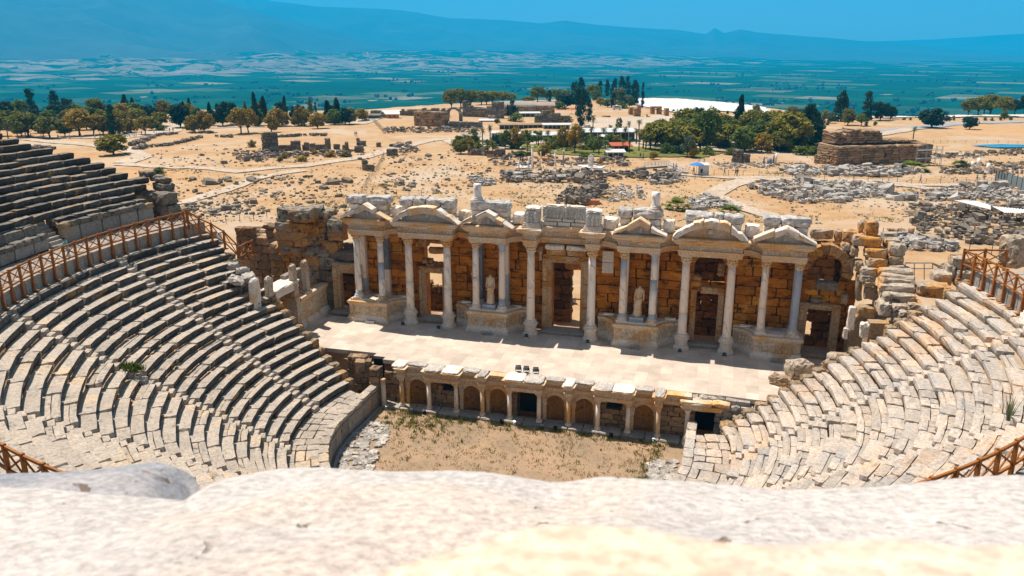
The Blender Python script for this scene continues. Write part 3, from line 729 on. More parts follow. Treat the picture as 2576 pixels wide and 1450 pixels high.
# pediments
def tri_ped(x0,x1,zb,za,lab,cuts,drop):
    xm=(x0+x1)/2; root=empty('pediment',(xm,0,zb),lab,'pediment','broken pediments on the stage front')
    zf=lambda x: zb+.06+(za-zb-.06)*(1-abs(x-xm)/((x1-x0)/2))
    mb=MB(); poly(mb,[(x0+.6,zb),(x1-.6,zb),(xm,za-.32)],.12,.55,0,.02); mb.build('tympanum',M['figures'],root)
    m2=MB(); draped(m2,(xm,.10,zb+.1),.8,.2,.14,1,True,True,14); bo=m2.build('bust_relief',M['figures'],root); bo.parent=[c for c in root.children if c.name.startswith('tympanum')][0]
    for (a,b),dz in zip(cuts,drop):
        mb=MB(); th=.34
        def up(x): return zf(x)+dz
        pts_t=[a]+([xm] if a<xm<b else [])+[b]
        P=[(x,up(x)-th if up(x)-th>zb+.0+dz*0 else zb+.002) for x in pts_t]+[(x,up(x)) for x in pts_t[::-1]]
        poly(mb,P,-.48,.52,0,.04)
        P2=[(x,max(up(x)-th-.14,zb+.001)) for x in pts_t]+[(x,up(x)-th+.0) for x in pts_t[::-1]]
        if all(P2[i][1]<P2[-1-i][1]-.02 for i in range(len(pts_t))): poly(mb,P2,-.30,.50,0,.02)
        P3=[(x,up(x)+.003) for x in pts_t]+[(x,up(x)+.12) for x in pts_t[::-1]]
        poly(mb,P3,-.56,.50,0,.05)
        mb.build('raking_cornice',M['cornice' if rng.random()<.5 else 'marble'],root)
def seg_ped(x0,x1,zb,za,lab,cuts,drop):
    xm=(x0+x1)/2; hc=(x1-x0)/2; sg=za-zb; R=(hc*hc+sg*sg)/(2*sg); zc=za-R
    root=empty('pediment',(xm,0,zb),lab,'pediment','broken pediments on the stage front')
    zf=lambda x,r=R: zc+math.sqrt(max(0,r*r-(x-xm)**2))
    xs=np.linspace(x0+.7,x1-.7,15)
    mb=MB(); poly(mb,[(x,zb) for x in (xs[0],xs[-1])]+[(x,max(zb+.02,zf(x)-.34)) for x in xs[::-1]],.14,.55,0,.01); mb.build('tympanum',M['figures' if x0<0 else 'cornice'],root)
    m2=MB(); lathe(m2,(xm,.12,zb+.55),[(.02,-.3),(.22,-.2),(.28,0),(.22,.2),(.02,.3)],12); bo=m2.build('bust_relief',M['figures'],root); bo.parent=[c for c in root.children if c.name.startswith('tympanum')][0]
    for k,((a,b),dz) in enumerate(zip(cuts,drop)):
        n=6; xs=np.linspace(a,b,n); mb=MB()
        lo=[(x,max(zb+.003,zf(x)-.42+dz)) for x in xs]; hi=[(x,zf(x)+dz) for x in xs]
        poly(mb,lo+hi[::-1],-.45,.52,0,.015)
        poly(mb,[(x,z+.003) for x,z in hi]+[(x,z+.11) for x,z in hi[::-1]],-.55,.5,0,.04)
        lo2=[(x,max(zb+.002,z-.16)) for x,z in lo]
        if all(l[1]<h[1]-.01 for l,h in zip(lo2,lo)): poly(mb,lo2+[(x,z) for x,z in lo[::-1]],-.28,.5,0,.015)
        mb.build('raking_cornice',M['cornice' if k%2 else 'marble'],root)
ZB=10.08
tri_ped(-20.6,-15.75,ZB,11.40,'broken triangular pediment at the left end of the stage front',[(-20.6,-19.15),(-19.12,-17.3),(-17.05,-15.75)],[0,.0,-.12])
seg_ped(-15.5,-9.1,ZB,11.42,'curved pediment over the left inner doorway, its right piece slipped',[(-15.5,-13.95),(-13.9,-11.4),(-11.2,-9.15)],[0,0,-.10])
tri_ped(-8.95,-4.2,ZB,11.38,'broken triangular pediment over the left statue, apex standing free',[(-8.95,-8.0),(-7.5,-5.75),(-5.7,-5.1),(-5.05,-4.2)],[.15,0,-.1,-.15])
tri_ped(4.6,9.0,ZB,11.36,'triangular pediment over the right statue with a new white left piece',[(4.6,5.75),(5.78,7.55),(7.75,9.0)],[.02,0,-.1])
seg_ped(9.55,15.55,ZB,11.45,'curved pediment over the right inner doorway with two new pale stones',[(9.55,11.15),(11.15,11.95),(11.97,13.2),(13.22,14.1),(14.15,15.5)],[0,.12,.10,.12,-.05])
tri_ped(16.0,20.75,ZB,11.35,'nearly whole triangular pediment at the right end of the stage front',[(16.0,17.5),(17.52,19.35),(19.4,20.75)],[.12,0,0])
# attic blocks
def ablock(x0,x1,y0,y1,z0,z1,mat,lab,name='attic_block',cat='stone block',grp='loose blocks along the top of the stage front',amp=.03,n=4):
    mb=MB(); block(mb,((x0+x1)/2,(y0+y1)/2,(z0+z1)/2),(x1-x0,y1-y0,z1-z0),rot3(rng.normal()*.012,rng.normal()*.012,rng.normal()*.02),n,amp)
    return tag(mb.build(name,M[mat],origin=((x0+x1)/2,(y0+y1)/2,z0)),lab,cat,grp)
AT=[(-20.55,-18.85,'left of the two garland blocks above the left end pediment'),(-18.6,-16.2,'right of the two garland blocks above the left end pediment'),
 (-15.25,-13.95,'first from the left of four garland blocks above the left curved pediment'),(-13.9,-12.65,'second from the left of four garland blocks above the left curved pediment'),(-12.6,-11.25,'third from the left of four garland blocks above the left curved pediment'),(-11.2,-10.0,'rightmost of four garland blocks above the left curved pediment'),
 (-8.5,-4.85,'one long garland block carrying a column stump, above the left statue'),
 (4.75,5.95,'small garland block left of the right column stump'),(6.0,8.5,'garland block under the right column stump'),
 (10.3,12.7,'long garland block above the left half of the right curved pediment'),(12.75,13.4,'narrow garland piece above the middle of the right curved pediment'),(13.45,15.1,'garland block above the right half of the right curved pediment'),
 (16.6,17.95,'left garland block above the right end pediment'),(18.0,20.3,'worn garland block above the right end pediment')]
for x0,x1,l in AT: ablock(x0,x1,.55,2.0,11.25,12.0+rng.normal()*.03,'garland','grey carved '+l,'garland_block','carved block','garland blocks on top of the stage front',.04)
PLN=[(-20.45,-19.2),(-19.15,-17.9),(-17.85,-16.5),(-15.2,-13.2),(-13.1,-11.6),(-11.5,-10.0),(-8.45,-7.1),(-6.3,-4.9),(-7.1,-6.3),(4.8,5.9),(6.0,7.3),(7.35,8.4),(10.4,12.0),(12.0,13.5),(13.5,15.0),(16.65,17.9),(17.9,19.0),(19.05,20.2)]
for x0,x1 in PLN:
    root=None
    z=10.09
    ablock(x0,x1-.04,.58+rng.uniform(0,.1),2.1,10.09,10.66,'marble','lower pale plinth stone tucked behind the pediments','plinth_block',amp=.02)
    ablock(x0+rng.uniform(0,.15),x1-.06,.62+rng.uniform(0,.1),2.1,10.68,11.23,'marble','upper pale plinth stone tucked behind the pediments','plinth_block',amp=.02)
for x0,x1,y0,z1,l in ((-16.2,-15.4,1.0,11.0,'pale block in the gap right of the left end pediment'),(-9.75,-8.75,1.2,10.95,'grey block in the gap left of the left statue pediment'),(-4.6,-3.45,.9,11.05,'big pale block left of the frieze with figures'),(3.5,4.7,.9,11.05,'big pale block right of the frieze with figures'),(8.6,9.5,1.0,11.1,'narrow pale block left of the right curved pediment'),(15.25,16.4,1.0,11.1,'pale block in the gap left of the right end pediment')):
    ablock(x0,x1,y0,2.3,10.09,z1,'marble',l)
number_labels([o for o in COL.objects if o.name.startswith('plinth_block')])
# column stumps
for x,l in ((-7.9,'left short column stump standing on the top of the stage front'),(7.85,'right short column stump standing on the top of the stage front')):
    root=empty('column_stump',(x,1.25,12.0),l,'column stump')
    mb=MB(); box(mb,x-.52,x+.52,.75,1.77,11.98,12.1); lathe(mb,(x,1.25,0),[(.50,12.1),(.52,12.16),(.48,12.24),(.42,12.27),(.45,12.33),(.40,12.38)],24); mb.build('base',M['marble'],root)
    mb=MB(); lathe(mb,(x,1.25,0),[(.38,12.38),(.36,12.44),(.355,13.1),(.35,13.5)],24); mb.build('shaft',M['col_blue' if x<0 else 'col'] if False else M['col'],root,True)
# figure frieze in the middle
for x0,x1,l in ((-3.3,-2.0,'left carved pedestal with standing figures above the central doorway'),(2.05,3.35,'right carved pedestal with standing figures above the central doorway')):
    xm=(x0+x1)/2; root=empty('figure_pedestal',(xm,.6,10.08),l,'carved pedestal')
    mb=MB(); box(mb,x0-.18,x1+.18,-.15,1.5,10.07,10.2); box(mb,x0-.1,x1+.1,-.08,1.45,10.2,10.36); box(mb,x0-.03,x1+.03,0,1.4,10.36,10.5); mb.build('base_moulding',M['marble'],root)
    mb=MB(); block(mb,(xm,.72,11.05),(x1-x0,1.3,1.12),None,3,.02); relief_row(mb,x0+.1,x1-.1,.06,10.55,11.55,3); mb.build('relief_block',M['figures'],root)
    mb=MB(); block(mb,(xm+.1,.75,11.72),(x1-x0+.05,1.2,.24),None,4,.05); mb.build('top_slab',M['marble'],root)
root=empty('figure_frieze',(0,1.4,10.2),'white relief frieze of standing figures between the two carved pedestals','frieze')
mb=MB()
for a,b in ((-2.0,-.6),(-.58,.6),(.62,2.0)): block(mb,((a+b)/2,1.72,10.28),(b-a-.02,1.0,.34),None,2,.01)
for a,b in ((-1.95,-.2),(-.18,.9),(.92,2.0)): block(mb,((a+b)/2,1.75,10.62),(b-a-.02,.9,.26),None,2,.01)
mb.build('base_course',M['marble'],root)
mb=MB(); box(mb,-1.95,.35,1.45,1.9,10.76,11.72); box(mb,.38,2.0,1.42,1.9,10.76,11.70); relief_row(mb,-1.85,.3,1.40,10.8,11.6,6); relief_row(mb,.45,1.95,1.37,10.8,11.6,4); mb.build('relief_panel',M['figures'],root)
mb=MB(); block(mb,(-.9,1.7,11.82),(1.6,.7,.2),None,4,.03); block(mb,(1.0,1.7,11.80),(1.5,.7,.2),None,4,.03); block(mb,(.3,1.6,11.82),(.4,.5,.3),None,4,.05); mb.build('broken_cap',M['marble'],root)
# doorways -----------------------------------------------------------------------------
def door(xa,xb,z0,z1,y,jw,lh,lab,frieze=0,broken=False,left=True):
    root=empty('doorway',((xa+xb)/2,y,0),lab,'doorway','doorways of the stage front')
    for s in (-1,1):
        if s<0 and not left: continue
        x0,x1=(xa-jw,xa) if s<0 else (xb,xb+jw)
        mb=MB(); box(mb,x0,x1,y+.12,y+.75,z0,z1+(lh if not broken else lh*.5))
        e0,e1=(x0-.02,x1-.28*jw/.7) if s<0 else (x0+.28*jw/.7,x1+.02)
        nb=3
        for k in range(nb):
            za=z0+(z1+lh*.6-z0)*k/nb; zc=z0+(z1+lh*.6-z0)*(k+1)/nb-.01
            block(mb,((e0+e1)/2,y+.13,(za+zc)/2),(e1-e0,.3,zc-za),None,2,.008)
        mb.build('jamb',M['door'],root)
    mb=MB()
    if not broken:
        box(mb,xa-.02,xb+.02,y+.10,y+.75,z1,z1+lh); block(mb,((xa+xb)/2,y+.08,z1+lh*.62),(xb-xa-.1,.3,lh*.62),None,3,.012)
    else:
        block(mb,((xa*.55+xb*.45),y+.4,z1+lh*.5),((xb-xa)*.55,.75,lh),rot3(0,.03,0),4,.03); block(mb,(xa*.03+xb*.97,y+.4,z1+lh*.48),((xb-xa)*.55,.75,lh*.9),rot3(0,-.04,0),4,.03)
    mb.build('lintel',M['door'],root)
    if frieze:
        mb=MB(); zf=z1+lh
        block(mb,((xa+xb)/2-.9,y+.2,zf+.32),((xb-xa)/2+.5,.7,.62),None,3,.02); block(mb,((xa+xb)/2+.95,y+.2,zf+.30),((xb-xa)/2+.4,.7,.6),None,3,.02)
        mb.build('door_frieze',M['door'],root)
        mb=MB(); block(mb,((xa+xb)/2-.95,y-.05,zf+.82),((xb-xa)/2+.35,1.0,.36),rot3(.05,0,0),3,.02); block(mb,((xa+xb)/2+1.0,y-.05,zf+.80),((xb-xa)/2+.5,1.0,.36),None,3,.02)
        mb.build('door_cornice',M['marble'],root)
        for s in (-1,1):
            mb=MB(); tube(mb,[((xa+xb)/2+s*2.35,y+.2,z1+1.3),((xa+xb)/2+s*2.35,y-.05,z1+1.0),((xa+xb)/2+s*2.35,y+.05,z1+.6),((xa+xb)/2+s*2.35,y+.1,z1+.1)],[.2,.22,.16,.1],8); 
            if s<0: mb.build('bracket',M['carved'],root)
    mb=MB(); block(mb,((xa+xb)/2,y+.1,z0-.18),(xb-xa+2*jw+.3,1.5,.36),None,2,.01); mb.build('threshold',M['slab'],root)
door(-1.2,1.5,.36,6.62,1.72,.78,.72,'tall carved central doorway of the stage front',1)
door(-13.53,-11.69,.4,4.75,1.75,.45,.55,'left inner doorway with bright rubble seen through it')
door(11.69,13.53,.4,4.75,1.75,.45,.6,'right inner doorway with a cracked lintel in two pieces',0,True)
door(-22.1,-20.55,.5,4.2,1.35,.72,.95,'ornate left end doorway beside the ruined tower')
door(20.85,22.8,.4,4.12,1.75,.62,.5,'right end doorway below the rough arch')
# side parts around the end doorways
root=empty('end_wall',(-22.5,2,0),'rough wall with a stone beam above the left end doorway','wall')
mb=MB(); ashlar(mb,(-24.6,1.7,0),0,3.8,5.3,.9,.6,1.1,[(1.9,4.2,0,5.1)],None,.03,2)
block(mb,(-22.2,2.5,5.75),(3.6,1.2,.85),None,4,.05); block(mb,(-21.2,3.6,6.4),(2.4,1.0,.7),rot3(0,0,.2),4,.05)
mb.build('masonry',M['ruin'],root)
root=empty('arched_wall',(22,2,0),'ruined ochre wall with a rough arch above the right end doorway','wall')
mb=MB(); ashlar(mb,(20.3,2.25,0),0,4.2,6.6,.9,.62,1.1,[(.5,2.6,0,4.7),(1.0,2.8,5.7,6.7)],None,.035,2); mb.build('masonry',M['ochre'],root)
mb=MB(); arch(mb,21.95,7.55,1.28,2.1,2.0,3.2,-20,176,11,0,.03); mb.build('arch_ring',M['ochre2'],root)
mb=MB(); ashlar(mb,(19.9,4.4,4.5),0,4.2,5.0,.8,.7,1.1,[(3.0,3.5,1.6,3.2)],None,.04,3); mb.build('rear_wall',M['ochre2'],root)
mb=MB(); block(mb,(22.2,2.6,6.1),(1.9,1.1,.7),rot3(0,.05,.1),4,.05); mb.build('loose_block',M['ruin'],root); mb=MB(); block(mb,(21.4,2.1,4.85),(.8,.5,.35),rot3(0,.1,.2),6,.03); mb.build('loose_block',M['ruin'],root)
# statues ----------------------------------------------------------------------------------
for x,l,tw,ln in ((-6.7,'headless marble statue of a draped figure between two columns, left of the central doorway',1.0,.06),(6.75,'headless marble statue of a draped figure leaning slightly, right of the central doorway',2.6,.22)):
    root=empty('statue',(x,.95,2.16),l,'statue')
    mb=MB(); box(mb,x-.62,x+.62,.5,1.45,2.165,2.5)
    for k in (-.5,0,.5): box(mb,x+k-.1,x+k+.1,.42,.5,2.165,2.33)
    mb.build('plinth',M['col_blue'],root)
    mb=MB(); draped(mb,(x-.02,.98,2.5),2.85,.37,.31,tw,True,False,36,ln); mb.build('figure',M['statue'],root,True)
# ---------------------------------------------------------------- low front of the stage
PCX=[-11.2,-8.8,-6.45,-4.2,-1.92,.5,2.88,5.2,7.55,9.85]
ZF=-3.66
root=empty('stage_front_wall',(0,-8.9,ZF),'low brown niche wall holding up the stage above the orchestra','wall')
mb=MB()
NICH=[(-10,.78),(-5.32,.74),(-3.06,.74),(1.69,.74),(4.04,.74),(8.7,.78)]
opn=[(x-r+13.1,x+r+13.1,0,2.35) for x,r in NICH]+[(-7.9+13.1,-6.75+13.1,1.55,2.5),(5.75+13.1,6.95+13.1,1.55,2.5),(-1.5+13.1,.1+13.1,0,2.6),(12.55+13.1,14.0+13.1,0,2.5)]
ashlar(mb,(-13.1,-8.9,ZF),0,28.2,2.75,.8,.42,.75,opn,None,.025,2)
mb.build('masonry',M['ruinb'],root)
nm=MB(); am=MB()
for x,r in NICH:
    nm=MB(); am=MB(); zs=-1.98; n=14
    # half round recess with a half dome
    V=[];F=[]
    cols=[(math.pi+math.pi*i/n) for i in range(n+1)]
    prof=[(1,ZF),(1,-2.9),(1,zs)]+[(math.cos(t),zs+r*math.sin(t)) for t in np.linspace(.2,1.5,6)]
    for f,z in prof:
        for t in cols: V.append((x+r*f*math.cos(t),-8.88-r*f*.95*math.sin(t),z))
    for k in range(len(prof)-1):
        for i in range(n): F.append((k*(n+1)+i,(k+1)*(n+1)+i,(k+1)*(n+1)+i+1,k*(n+1)+i+1))
    nm.add(V,F)
    # front plate with round arched opening
    a=[math.pi*i/n for i in range(n+1)]
    X=r+.36; zt=-.93; V=[];F=[]
    inner=[(x+r*math.cos(t),zs+r*math.sin(t)) for t in a]; inner=[(x+r,-2.05)]+inner+[(x-r,-2.05)]
    outer=[]
    for t in a:
        c,s=math.cos(t),math.sin(t); q=min(X/max(abs(c),1e-6),(zt-zs)/max(s,1e-6)); outer.append((x+q*c,zs+q*s))
    outer=[(x+X,-2.05)]+outer+[(x-X,-2.05)]
    for y in (-9.02,-8.8):
        V+=[(p[0],y,p[1]) for p in inner]+[(p[0],y,p[1]) for p in outer]
    m=len(inner)
    for i in range(m-1):
        F.append((i,m+i,m+i+1,i+1)); F.append((2*m+i,i,i+1,2*m+i+1))
    F.append((0,2*m,3*m,m)); F.append((m-1,2*m-1,4*m-1,3*m-1))
    am.add(V,[f[::-1] for f in F])
    for rr,w in ((r+.06,.10),(r+.2,.07)):
        tube(am,[(x+rr*math.cos(t),-9.05,zs+rr*math.sin(t)) for t in np.linspace(-.0,math.pi,15)],w,6)
    for s in (-1,1): box(am,x+s*(r+.13)-.18,x+s*(r+.13)+.18,-9.12,-8.85,zs-.14,zs-.0)
    for s in (-1,1): box(am,x+s*(r+.15)-.14,x+s*(r+.15)+.14,-9.03,-8.8,ZF,-2.12)
    nm.build('niche_recess',M['ochre2'],root); am.build('niche_arch',M['cornice'],root)
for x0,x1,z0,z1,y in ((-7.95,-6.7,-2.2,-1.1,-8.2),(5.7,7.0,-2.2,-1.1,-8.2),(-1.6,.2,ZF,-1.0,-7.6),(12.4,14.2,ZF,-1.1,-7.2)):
    mb=MB(); box(mb,x0,x1,y,y+.1,z0,z1)  # black sheet paints the dark inside of the opening, behind any bars
    if x0<12:
        for k in range(9):
            x=x0+.1+(x1-x0-.2)*(k+.5)/9; tube(mb,[(x,-8.75,z0+.1),(x,-8.75,z1-.1)],.018,5)
        for z in (z0+.2,(z0+z1)/2,z1-.15): tube(mb,[(x0+.1,-8.73,z),(x1-.1,-8.73,z)],.018,5)
    mb.build('grille_dark_sheet',M['black'],root)
# stylobate step
mb=MB(); x=-12.9
while x<11.6:
    l=rng.uniform(1.1,2.1); block(mb,(x+l/2,-9.62,-3.58+rng.normal()*.01),(l-.02,1.25,.24),None,3,.012); x+=l
tag(mb.build('stylobate_step',M['slab'],origin=(0,-9.6,ZF)),'long pale step under the small columns in front of the orchestra','step')
for i,x in enumerate(PCX):
    nth=['first','second','third','fourth','fifth','sixth','seventh','eighth','ninth','tenth'][i]
    root=empty('small_column',(x,-9.65,-3.46),'short cream column, '+nth+' from the left along the niche wall','column','short columns of the niche wall')
    mb=MB(); lathe(mb,(x,-9.65,0),[(.27,-3.46),(.28,-3.40),(.24,-3.34),(.22,-3.32),(.25,-3.27),(.20,-3.23)],14); mb.build('base',M['marble'],root,True)
    mb=MB(); lathe(mb,(x,-9.65,0),[(.185,-3.23),(.18,-2.4),(.16,-1.32)],14,mod=lambda t,k:1+.03*math.sin(2*t+i+k)); mb.build('shaft',M['col_pink' if i%3 else 'cornice'],root,True)
    mb=MB(); lathe(mb,(x,-9.65,0),[(.165,-1.32),(.20,-1.24),(.19,-1.2),(.25,-1.06),(.22,-1.04)],16,mod=lambda t,k:1+(.1 if k in(1,3) else 0)*math.cos(8*t)); box(mb,x-.27,x+.27,-9.92,-9.38,-1.04,-.94); mb.build('capital',M['cornice'],root)
# entablature of the niche wall
def pf(a,b): return [(a-.28,-9.12),(a-.28,-9.9),(b+.28,-9.9),(b+.28,-9.12)]
path=[(-11.75,-9.12)]
for a,b in ((-11.2,-11.2),(-8.8,-6.45),(-4.2,-4.2),(-1.92,.5),(2.88,2.88),(5.2,7.55),(9.85,9.85)): path+=pf(a,b)
path.append((12.2,-9.12))
pd=dens(path,.5)
root=empty('niche_entablature',(0,-9.3,-.94),'weathered cornice band stepping in and out along the front edge of the stage','entablature')
mb=MB(); sweep(mb,pd,[(0,-.94),(0,-.80),(.03,-.79),(.04,-.64),(.07,-.61)],-8.6,jit=.006); mb.build('architrave',M['cornice'],root)
mb=MB(); sweep(mb,pd,[(.02,-.61),(.02,-.34)],-8.6,jit=.005); mb.build('frieze',M['carved'],root)
mb=MB(); sweep(mb,pd,[(.05,-.34),(.12,-.28),(.15,-.18),(.22,-.12),(.24,-.02)],-8.45,jit=.02); mb.build('cornice',M['cornice'],root)
SL=[(-12.0,-10.9,-9.95),(-10.85,-9.15,-9.3),(-9.1,-7.6,-10.15),(-7.6,-6.1,-10.1),(-6.05,-4.6,-9.35),(-4.55,-3.85,-10.15),(-2.3,-.7,-10.2),(-.7,.85,-10.2),(.95,2.4,-9.4),(2.5,3.25,-10.1),(3.3,4.75,-9.35),(4.8,6.3,-10.2),(6.3,7.95,-10.2),(8.0,9.4,-9.35),(9.5,10.25,-10.15)]
for k,(a,b,y) in enumerate(SL):
    mb=MB(); block(mb,((a+b)/2,(y-8.5)/2,.055),(b-a-.02,-8.5-y,.16+.04*rng.random()),rot3(rng.normal()*.012,rng.normal()*.012,rng.normal()*.015),6,.02)
    o=mb.build('cornice_slab',M['white_stone' if k%3 else 'marble'],origin=((a+b)/2,y,0)); tag(o,'lichen spotted '+('projecting' if y<-9.8 else 'set back')+' slab, '+['1st','2nd','3rd','4th','5th','6th','7th','8th','9th','10th','11th','12th','13th','14th','15th'][k].replace('1st','first')+' from the left along the stage edge','slab','slabs along the stage edge')
# right lower doorway
root=empty('orchestra_doorway',(13.2,-9,ZF),'dark doorway with a heavy lintel at the right end of the niche wall','doorway')
mb=MB(); block(mb,(13.0,-9.1,-.85),(3.2,.9,.42),None,4,.02); block(mb,(12.6,-9.25,-.40),(2.4,1.2,.34),None,4,.03); block(mb,(14.4,-9.2,-.36),(1.2,1.0,.3),rot3(0,.05,.05),4,.03); mb.build('lintel',M['cornice'],root)
mb=MB(); lathe(mb,(12.0,-9.5,0),[(.2,-3.4),(.18,-3.1),(.17,-1.5),(.16,-1.3)],12); lathe(mb,(12.0,-9.5,0),[(.17,-1.3),(.2,-1.22),(.26,-1.08),(.27,-1.02)],12); mb.build('jamb_column',M['marble'],root)
mb=MB(); ashlar(mb,(14.0,-9.3,ZF),0,3.6,3.2,.9,.45,.7,[(0,.1,0,.1)],None,.04,2); ashlar(mb,(11.0,-9.0,-1.0),0,5.5,.9,.5,.4,.7,[(0,3.6,0,.5)],None,.04,2)
for p,d in (((12.4,-10.3,-3.1),(.7,.6,1.0)),((12.2,-10.9,-3.0),(.6,.6,.9)),((12.9,-9.7,-3.3),(.8,.6,.7))): block(mb,p,d,rot3(.1,.1,.4),6,.04)
mb.build('masonry',M['white_stone'],root)
# left end of the niche wall, dark recess with pier
root=empty('recess_pier',(-14,-8,ZF),'block pier and dark recess at the left end of the stage edge','pier')
mb=MB(); ashlar(mb,(-13.1,-9.0,ZF),RAD(180),0.9,3.3,.9,.5,.6,(),None,.03,2); mb.build('masonry',M['ruinb'],root); mb=MB()
ashlar(mb,(-15.4,-9.6,ZF),RAD(20),1.4,3.6,.8,.5,.7,(),None,.03,2); ashlar(mb,(-16.4,-9.0,-1.5),RAD(10),1.7,1.6,.8,.4,.7,(),None,.03,2)
mb.build('masonry',M['ruinb'],root)
mb=MB(); box(mb,-14.25,-13.35,-8.3,-8.2,ZF,-.1);  # black sheet stands in for the shade inside the recess
for k in range(6): tube(mb,[(-14.2+.16*k,-8.4,ZF+.1),(-14.2+.16*k,-8.4,-.3)],.02,5)
mb.build('gate_dark_sheet',M['black'],root)
lab=MB(); tube(lab,[(-12.75,-9.9,-3.5),(-12.75,-9.9,-1.15)],.2,12); tag(lab.build('column_shaft',M['marble'],origin=(-12.75,-9.9,-3.5)),'plain broken shaft standing left of the niche wall columns','column')
# orchestra floor ----------------------------------------------------------------------------
def ogrid():
    m,nt,b=nt_new('orchestra ground'); co=coords(nt)
    n1=noise(nt,co,.28,6,.62); n2=noise(nt,co,1.6,8,.7); n3=noise(nt,co,9,8,.7)
    col=mixc(nt,ramp(nt,n1,[(.38,0.),(.62,1.)]),(.40,.265,.165),(.28,.205,.13))
    col=mixc(nt,ramp(nt,n2,[(.54,0.),(.70,.8)]),col,(.39,.29,.125)); col=mixc(nt,ramp(nt,n2,[(.30,.8),(.42,0.)]),col,(.33,.20,.125))
    col=mixc(nt,1.0,col,ramp(nt,n3,[(.3,.70),(.7,1.15)]),'MULTIPLY')
    nt.links.new(col,b.inputs['Base Color']); b.inputs['Roughness'].default_value=.95; bumpn(nt,b,mixc(nt,.5,n2,n3),.8,.06); return m
mb=MB(); X=np.linspace(-13.6,12.6,50); Y=np.linspace(-30,-8.6,44); V=[(x,y,ZF-.02+.05*math.sin(x*.8)*math.cos(y*.7)+.02*math.sin(3*x+2*y)) for y in Y for x in X]
mb.add(V,[(j*50+i,j*50+i+1,(j+1)*50+i+1,(j+1)*50+i) for j in range(43) for i in range(49)])
tag(mb.build('orchestra_ground',ogrid(),None,True,origin=(0,-15,ZF)),kind='structure')
# broken flagstones along the rim of the orchestra
mb=MB()
for side in (-1,1):
    for k in range(330 if side<0 else 190):
        a=rng.uniform(-78,12) if side<0 else rng.uniform(-192,-150)
        w=rng.uniform(.0,2.6) if side<0 else rng.uniform(.1,1.9); r=(12.5 if side<0 else 12.0)-w
        ca=abs(math.cos(math.radians(a)))
        if a>0 or a<-180: r=r/ca
        p=pol(r,a,ZF+.02)
        if p[1]>-10.6: continue
        s=rng.uniform(.25,.75); block(mb,p,(s,s*rng.uniform(.6,1),.14),rot3(rng.normal()*.02,rng.normal()*.02,rng.uniform(0,3)),3,.02)
o=mb.build('flagstones',M['white_stone'],origin=(0,-15,ZF)); tag(o,'patch of broken flagstones round the rim of the orchestra','paving',None,'stuff')
def tufts(name,pts,mat,lab,h=.25,blades=9,spread=.14):
    mb=MB()
    for p in pts:
        for k in range(blades):
            t=rng.uniform(0,6.28); d=rng.uniform(0,spread); b=np.array(p)+(d*math.cos(t),d*math.sin(t),-.02); hh=h*rng.uniform(.5,1.3); l=rng.uniform(.2,.7)*hh; t2=t+rng.normal()*.6
            w=.022+.02*rng.random()*min(1,h/.25); s=np.array([-math.sin(t2),math.cos(t2),0])*w
            tip=b+(l*math.cos(t2),l*math.sin(t2),hh); mid=(b+tip)/2+(0,0,hh*.15)
            mb.add([b-s,b+s,mid+s*.7,mid-s*.7,tip],[(0,1,2,3),(3,2,4)])
    o=mb.build(name,mat,origin=pts[0]); tag(o,lab,'grass',None,'stuff'); return o
gp=[]
for k in range(520):
    q=rng.random()
    if q<.42: p=(rng.uniform(-12.5,11.8),-10.35-abs(rng.normal())*.45)
    elif q<.72: p=(-9.0+rng.normal()*1.5,-12.6+rng.normal()*.9)
    elif q<.85: p=(9.8+rng.normal()*.4,rng.uniform(-18,-10.5))
    else: p=(rng.uniform(-9,9.5),rng.uniform(-19,-10.5))
    gp.append((p[0],p[1],ZF))
tufts('green_grass',gp[::2],M['grass_green'],'green grass tufts along the foot of the niche wall and orchestra rim',.20,12,.25)
gp2=[(rng.uniform(-10,11),rng.uniform(-21,-10.3),ZF) for _ in range(1300)]+[(g[0]+rng.normal()*.3,g[1]+rng.normal()*.3,ZF) for g in gp]
tufts('dry_grass',gp2,M['grass_dry'],'short dry grass on the orchestra floor',.10,6,.22)
wp=[]
for (r,a,n,sp) in ((25.3,-24,30,.25),(24.9,-23.4,20,.2)):
    c=pol(r,a,Z0+RI*(r-R0)/TR); wp+=[(c[0]+rng.normal()*sp,c[1]+rng.normal()*sp,c[2]-.1) for _ in range(n)]
o=tufts('leafy_weed',wp,M['leaf_green'],'leafy green weed growing in a left stairway',.3,8,.2); o['kind']='thing'; o['category']='weed'
c=on_y(2536,985,-20.0); 
o=tufts('tall_weed',[(27.7,-25.8,7.9)]*2,M['leaf_grey'],'tall feathery weed on the right seat rows',1.5,9,.10); o['kind']='thing'; o['category']='weed'
# lights ---------------------------------------------------------------------------------------
def flood(x,y,z,lab,grp,s=1.0,rz=0.2):
    root=empty('floodlight',(x,y,z),lab,'floodlight',grp)
    mb=MB(); box(mb,x-.2*s,x+.2*s,y-.12,y+.12,z,z+.12); mb.build('base',M['white'],root)
    mb=MB(); block(mb,(x,y,z+.46*s),(.46*s,.2,.40*s),rot3(.45,0,rz),2,.004); mb.build('housing',M['black'],root)
    mb=MB(); block(mb,(x,y-.12,z+.48*s),(.38*s,.03,.30*s),rot3(.45,0,rz),1,0); lo=mb.build('lens',M['glass'],root); lo.parent=[c for c in root.children if c.name.startswith('housing')][0]
    mb=MB(); 
    for k in (-1,1): tube(mb,[(x+k*.24*s,y,z+.1),(x+k*.25*s,y,z+.48*s)],.02,5)
    mb.build('bracket',M['black'],root)
for px,py,w in ((1304,938,'left'),(1324,940,'middle'),(1348,943,'right')):
    p=on_z(px,py,.0); flood(p[0],p[1],.0,w+' of three black floodlights on the front edge of the stage','floodlights on the stage edge')
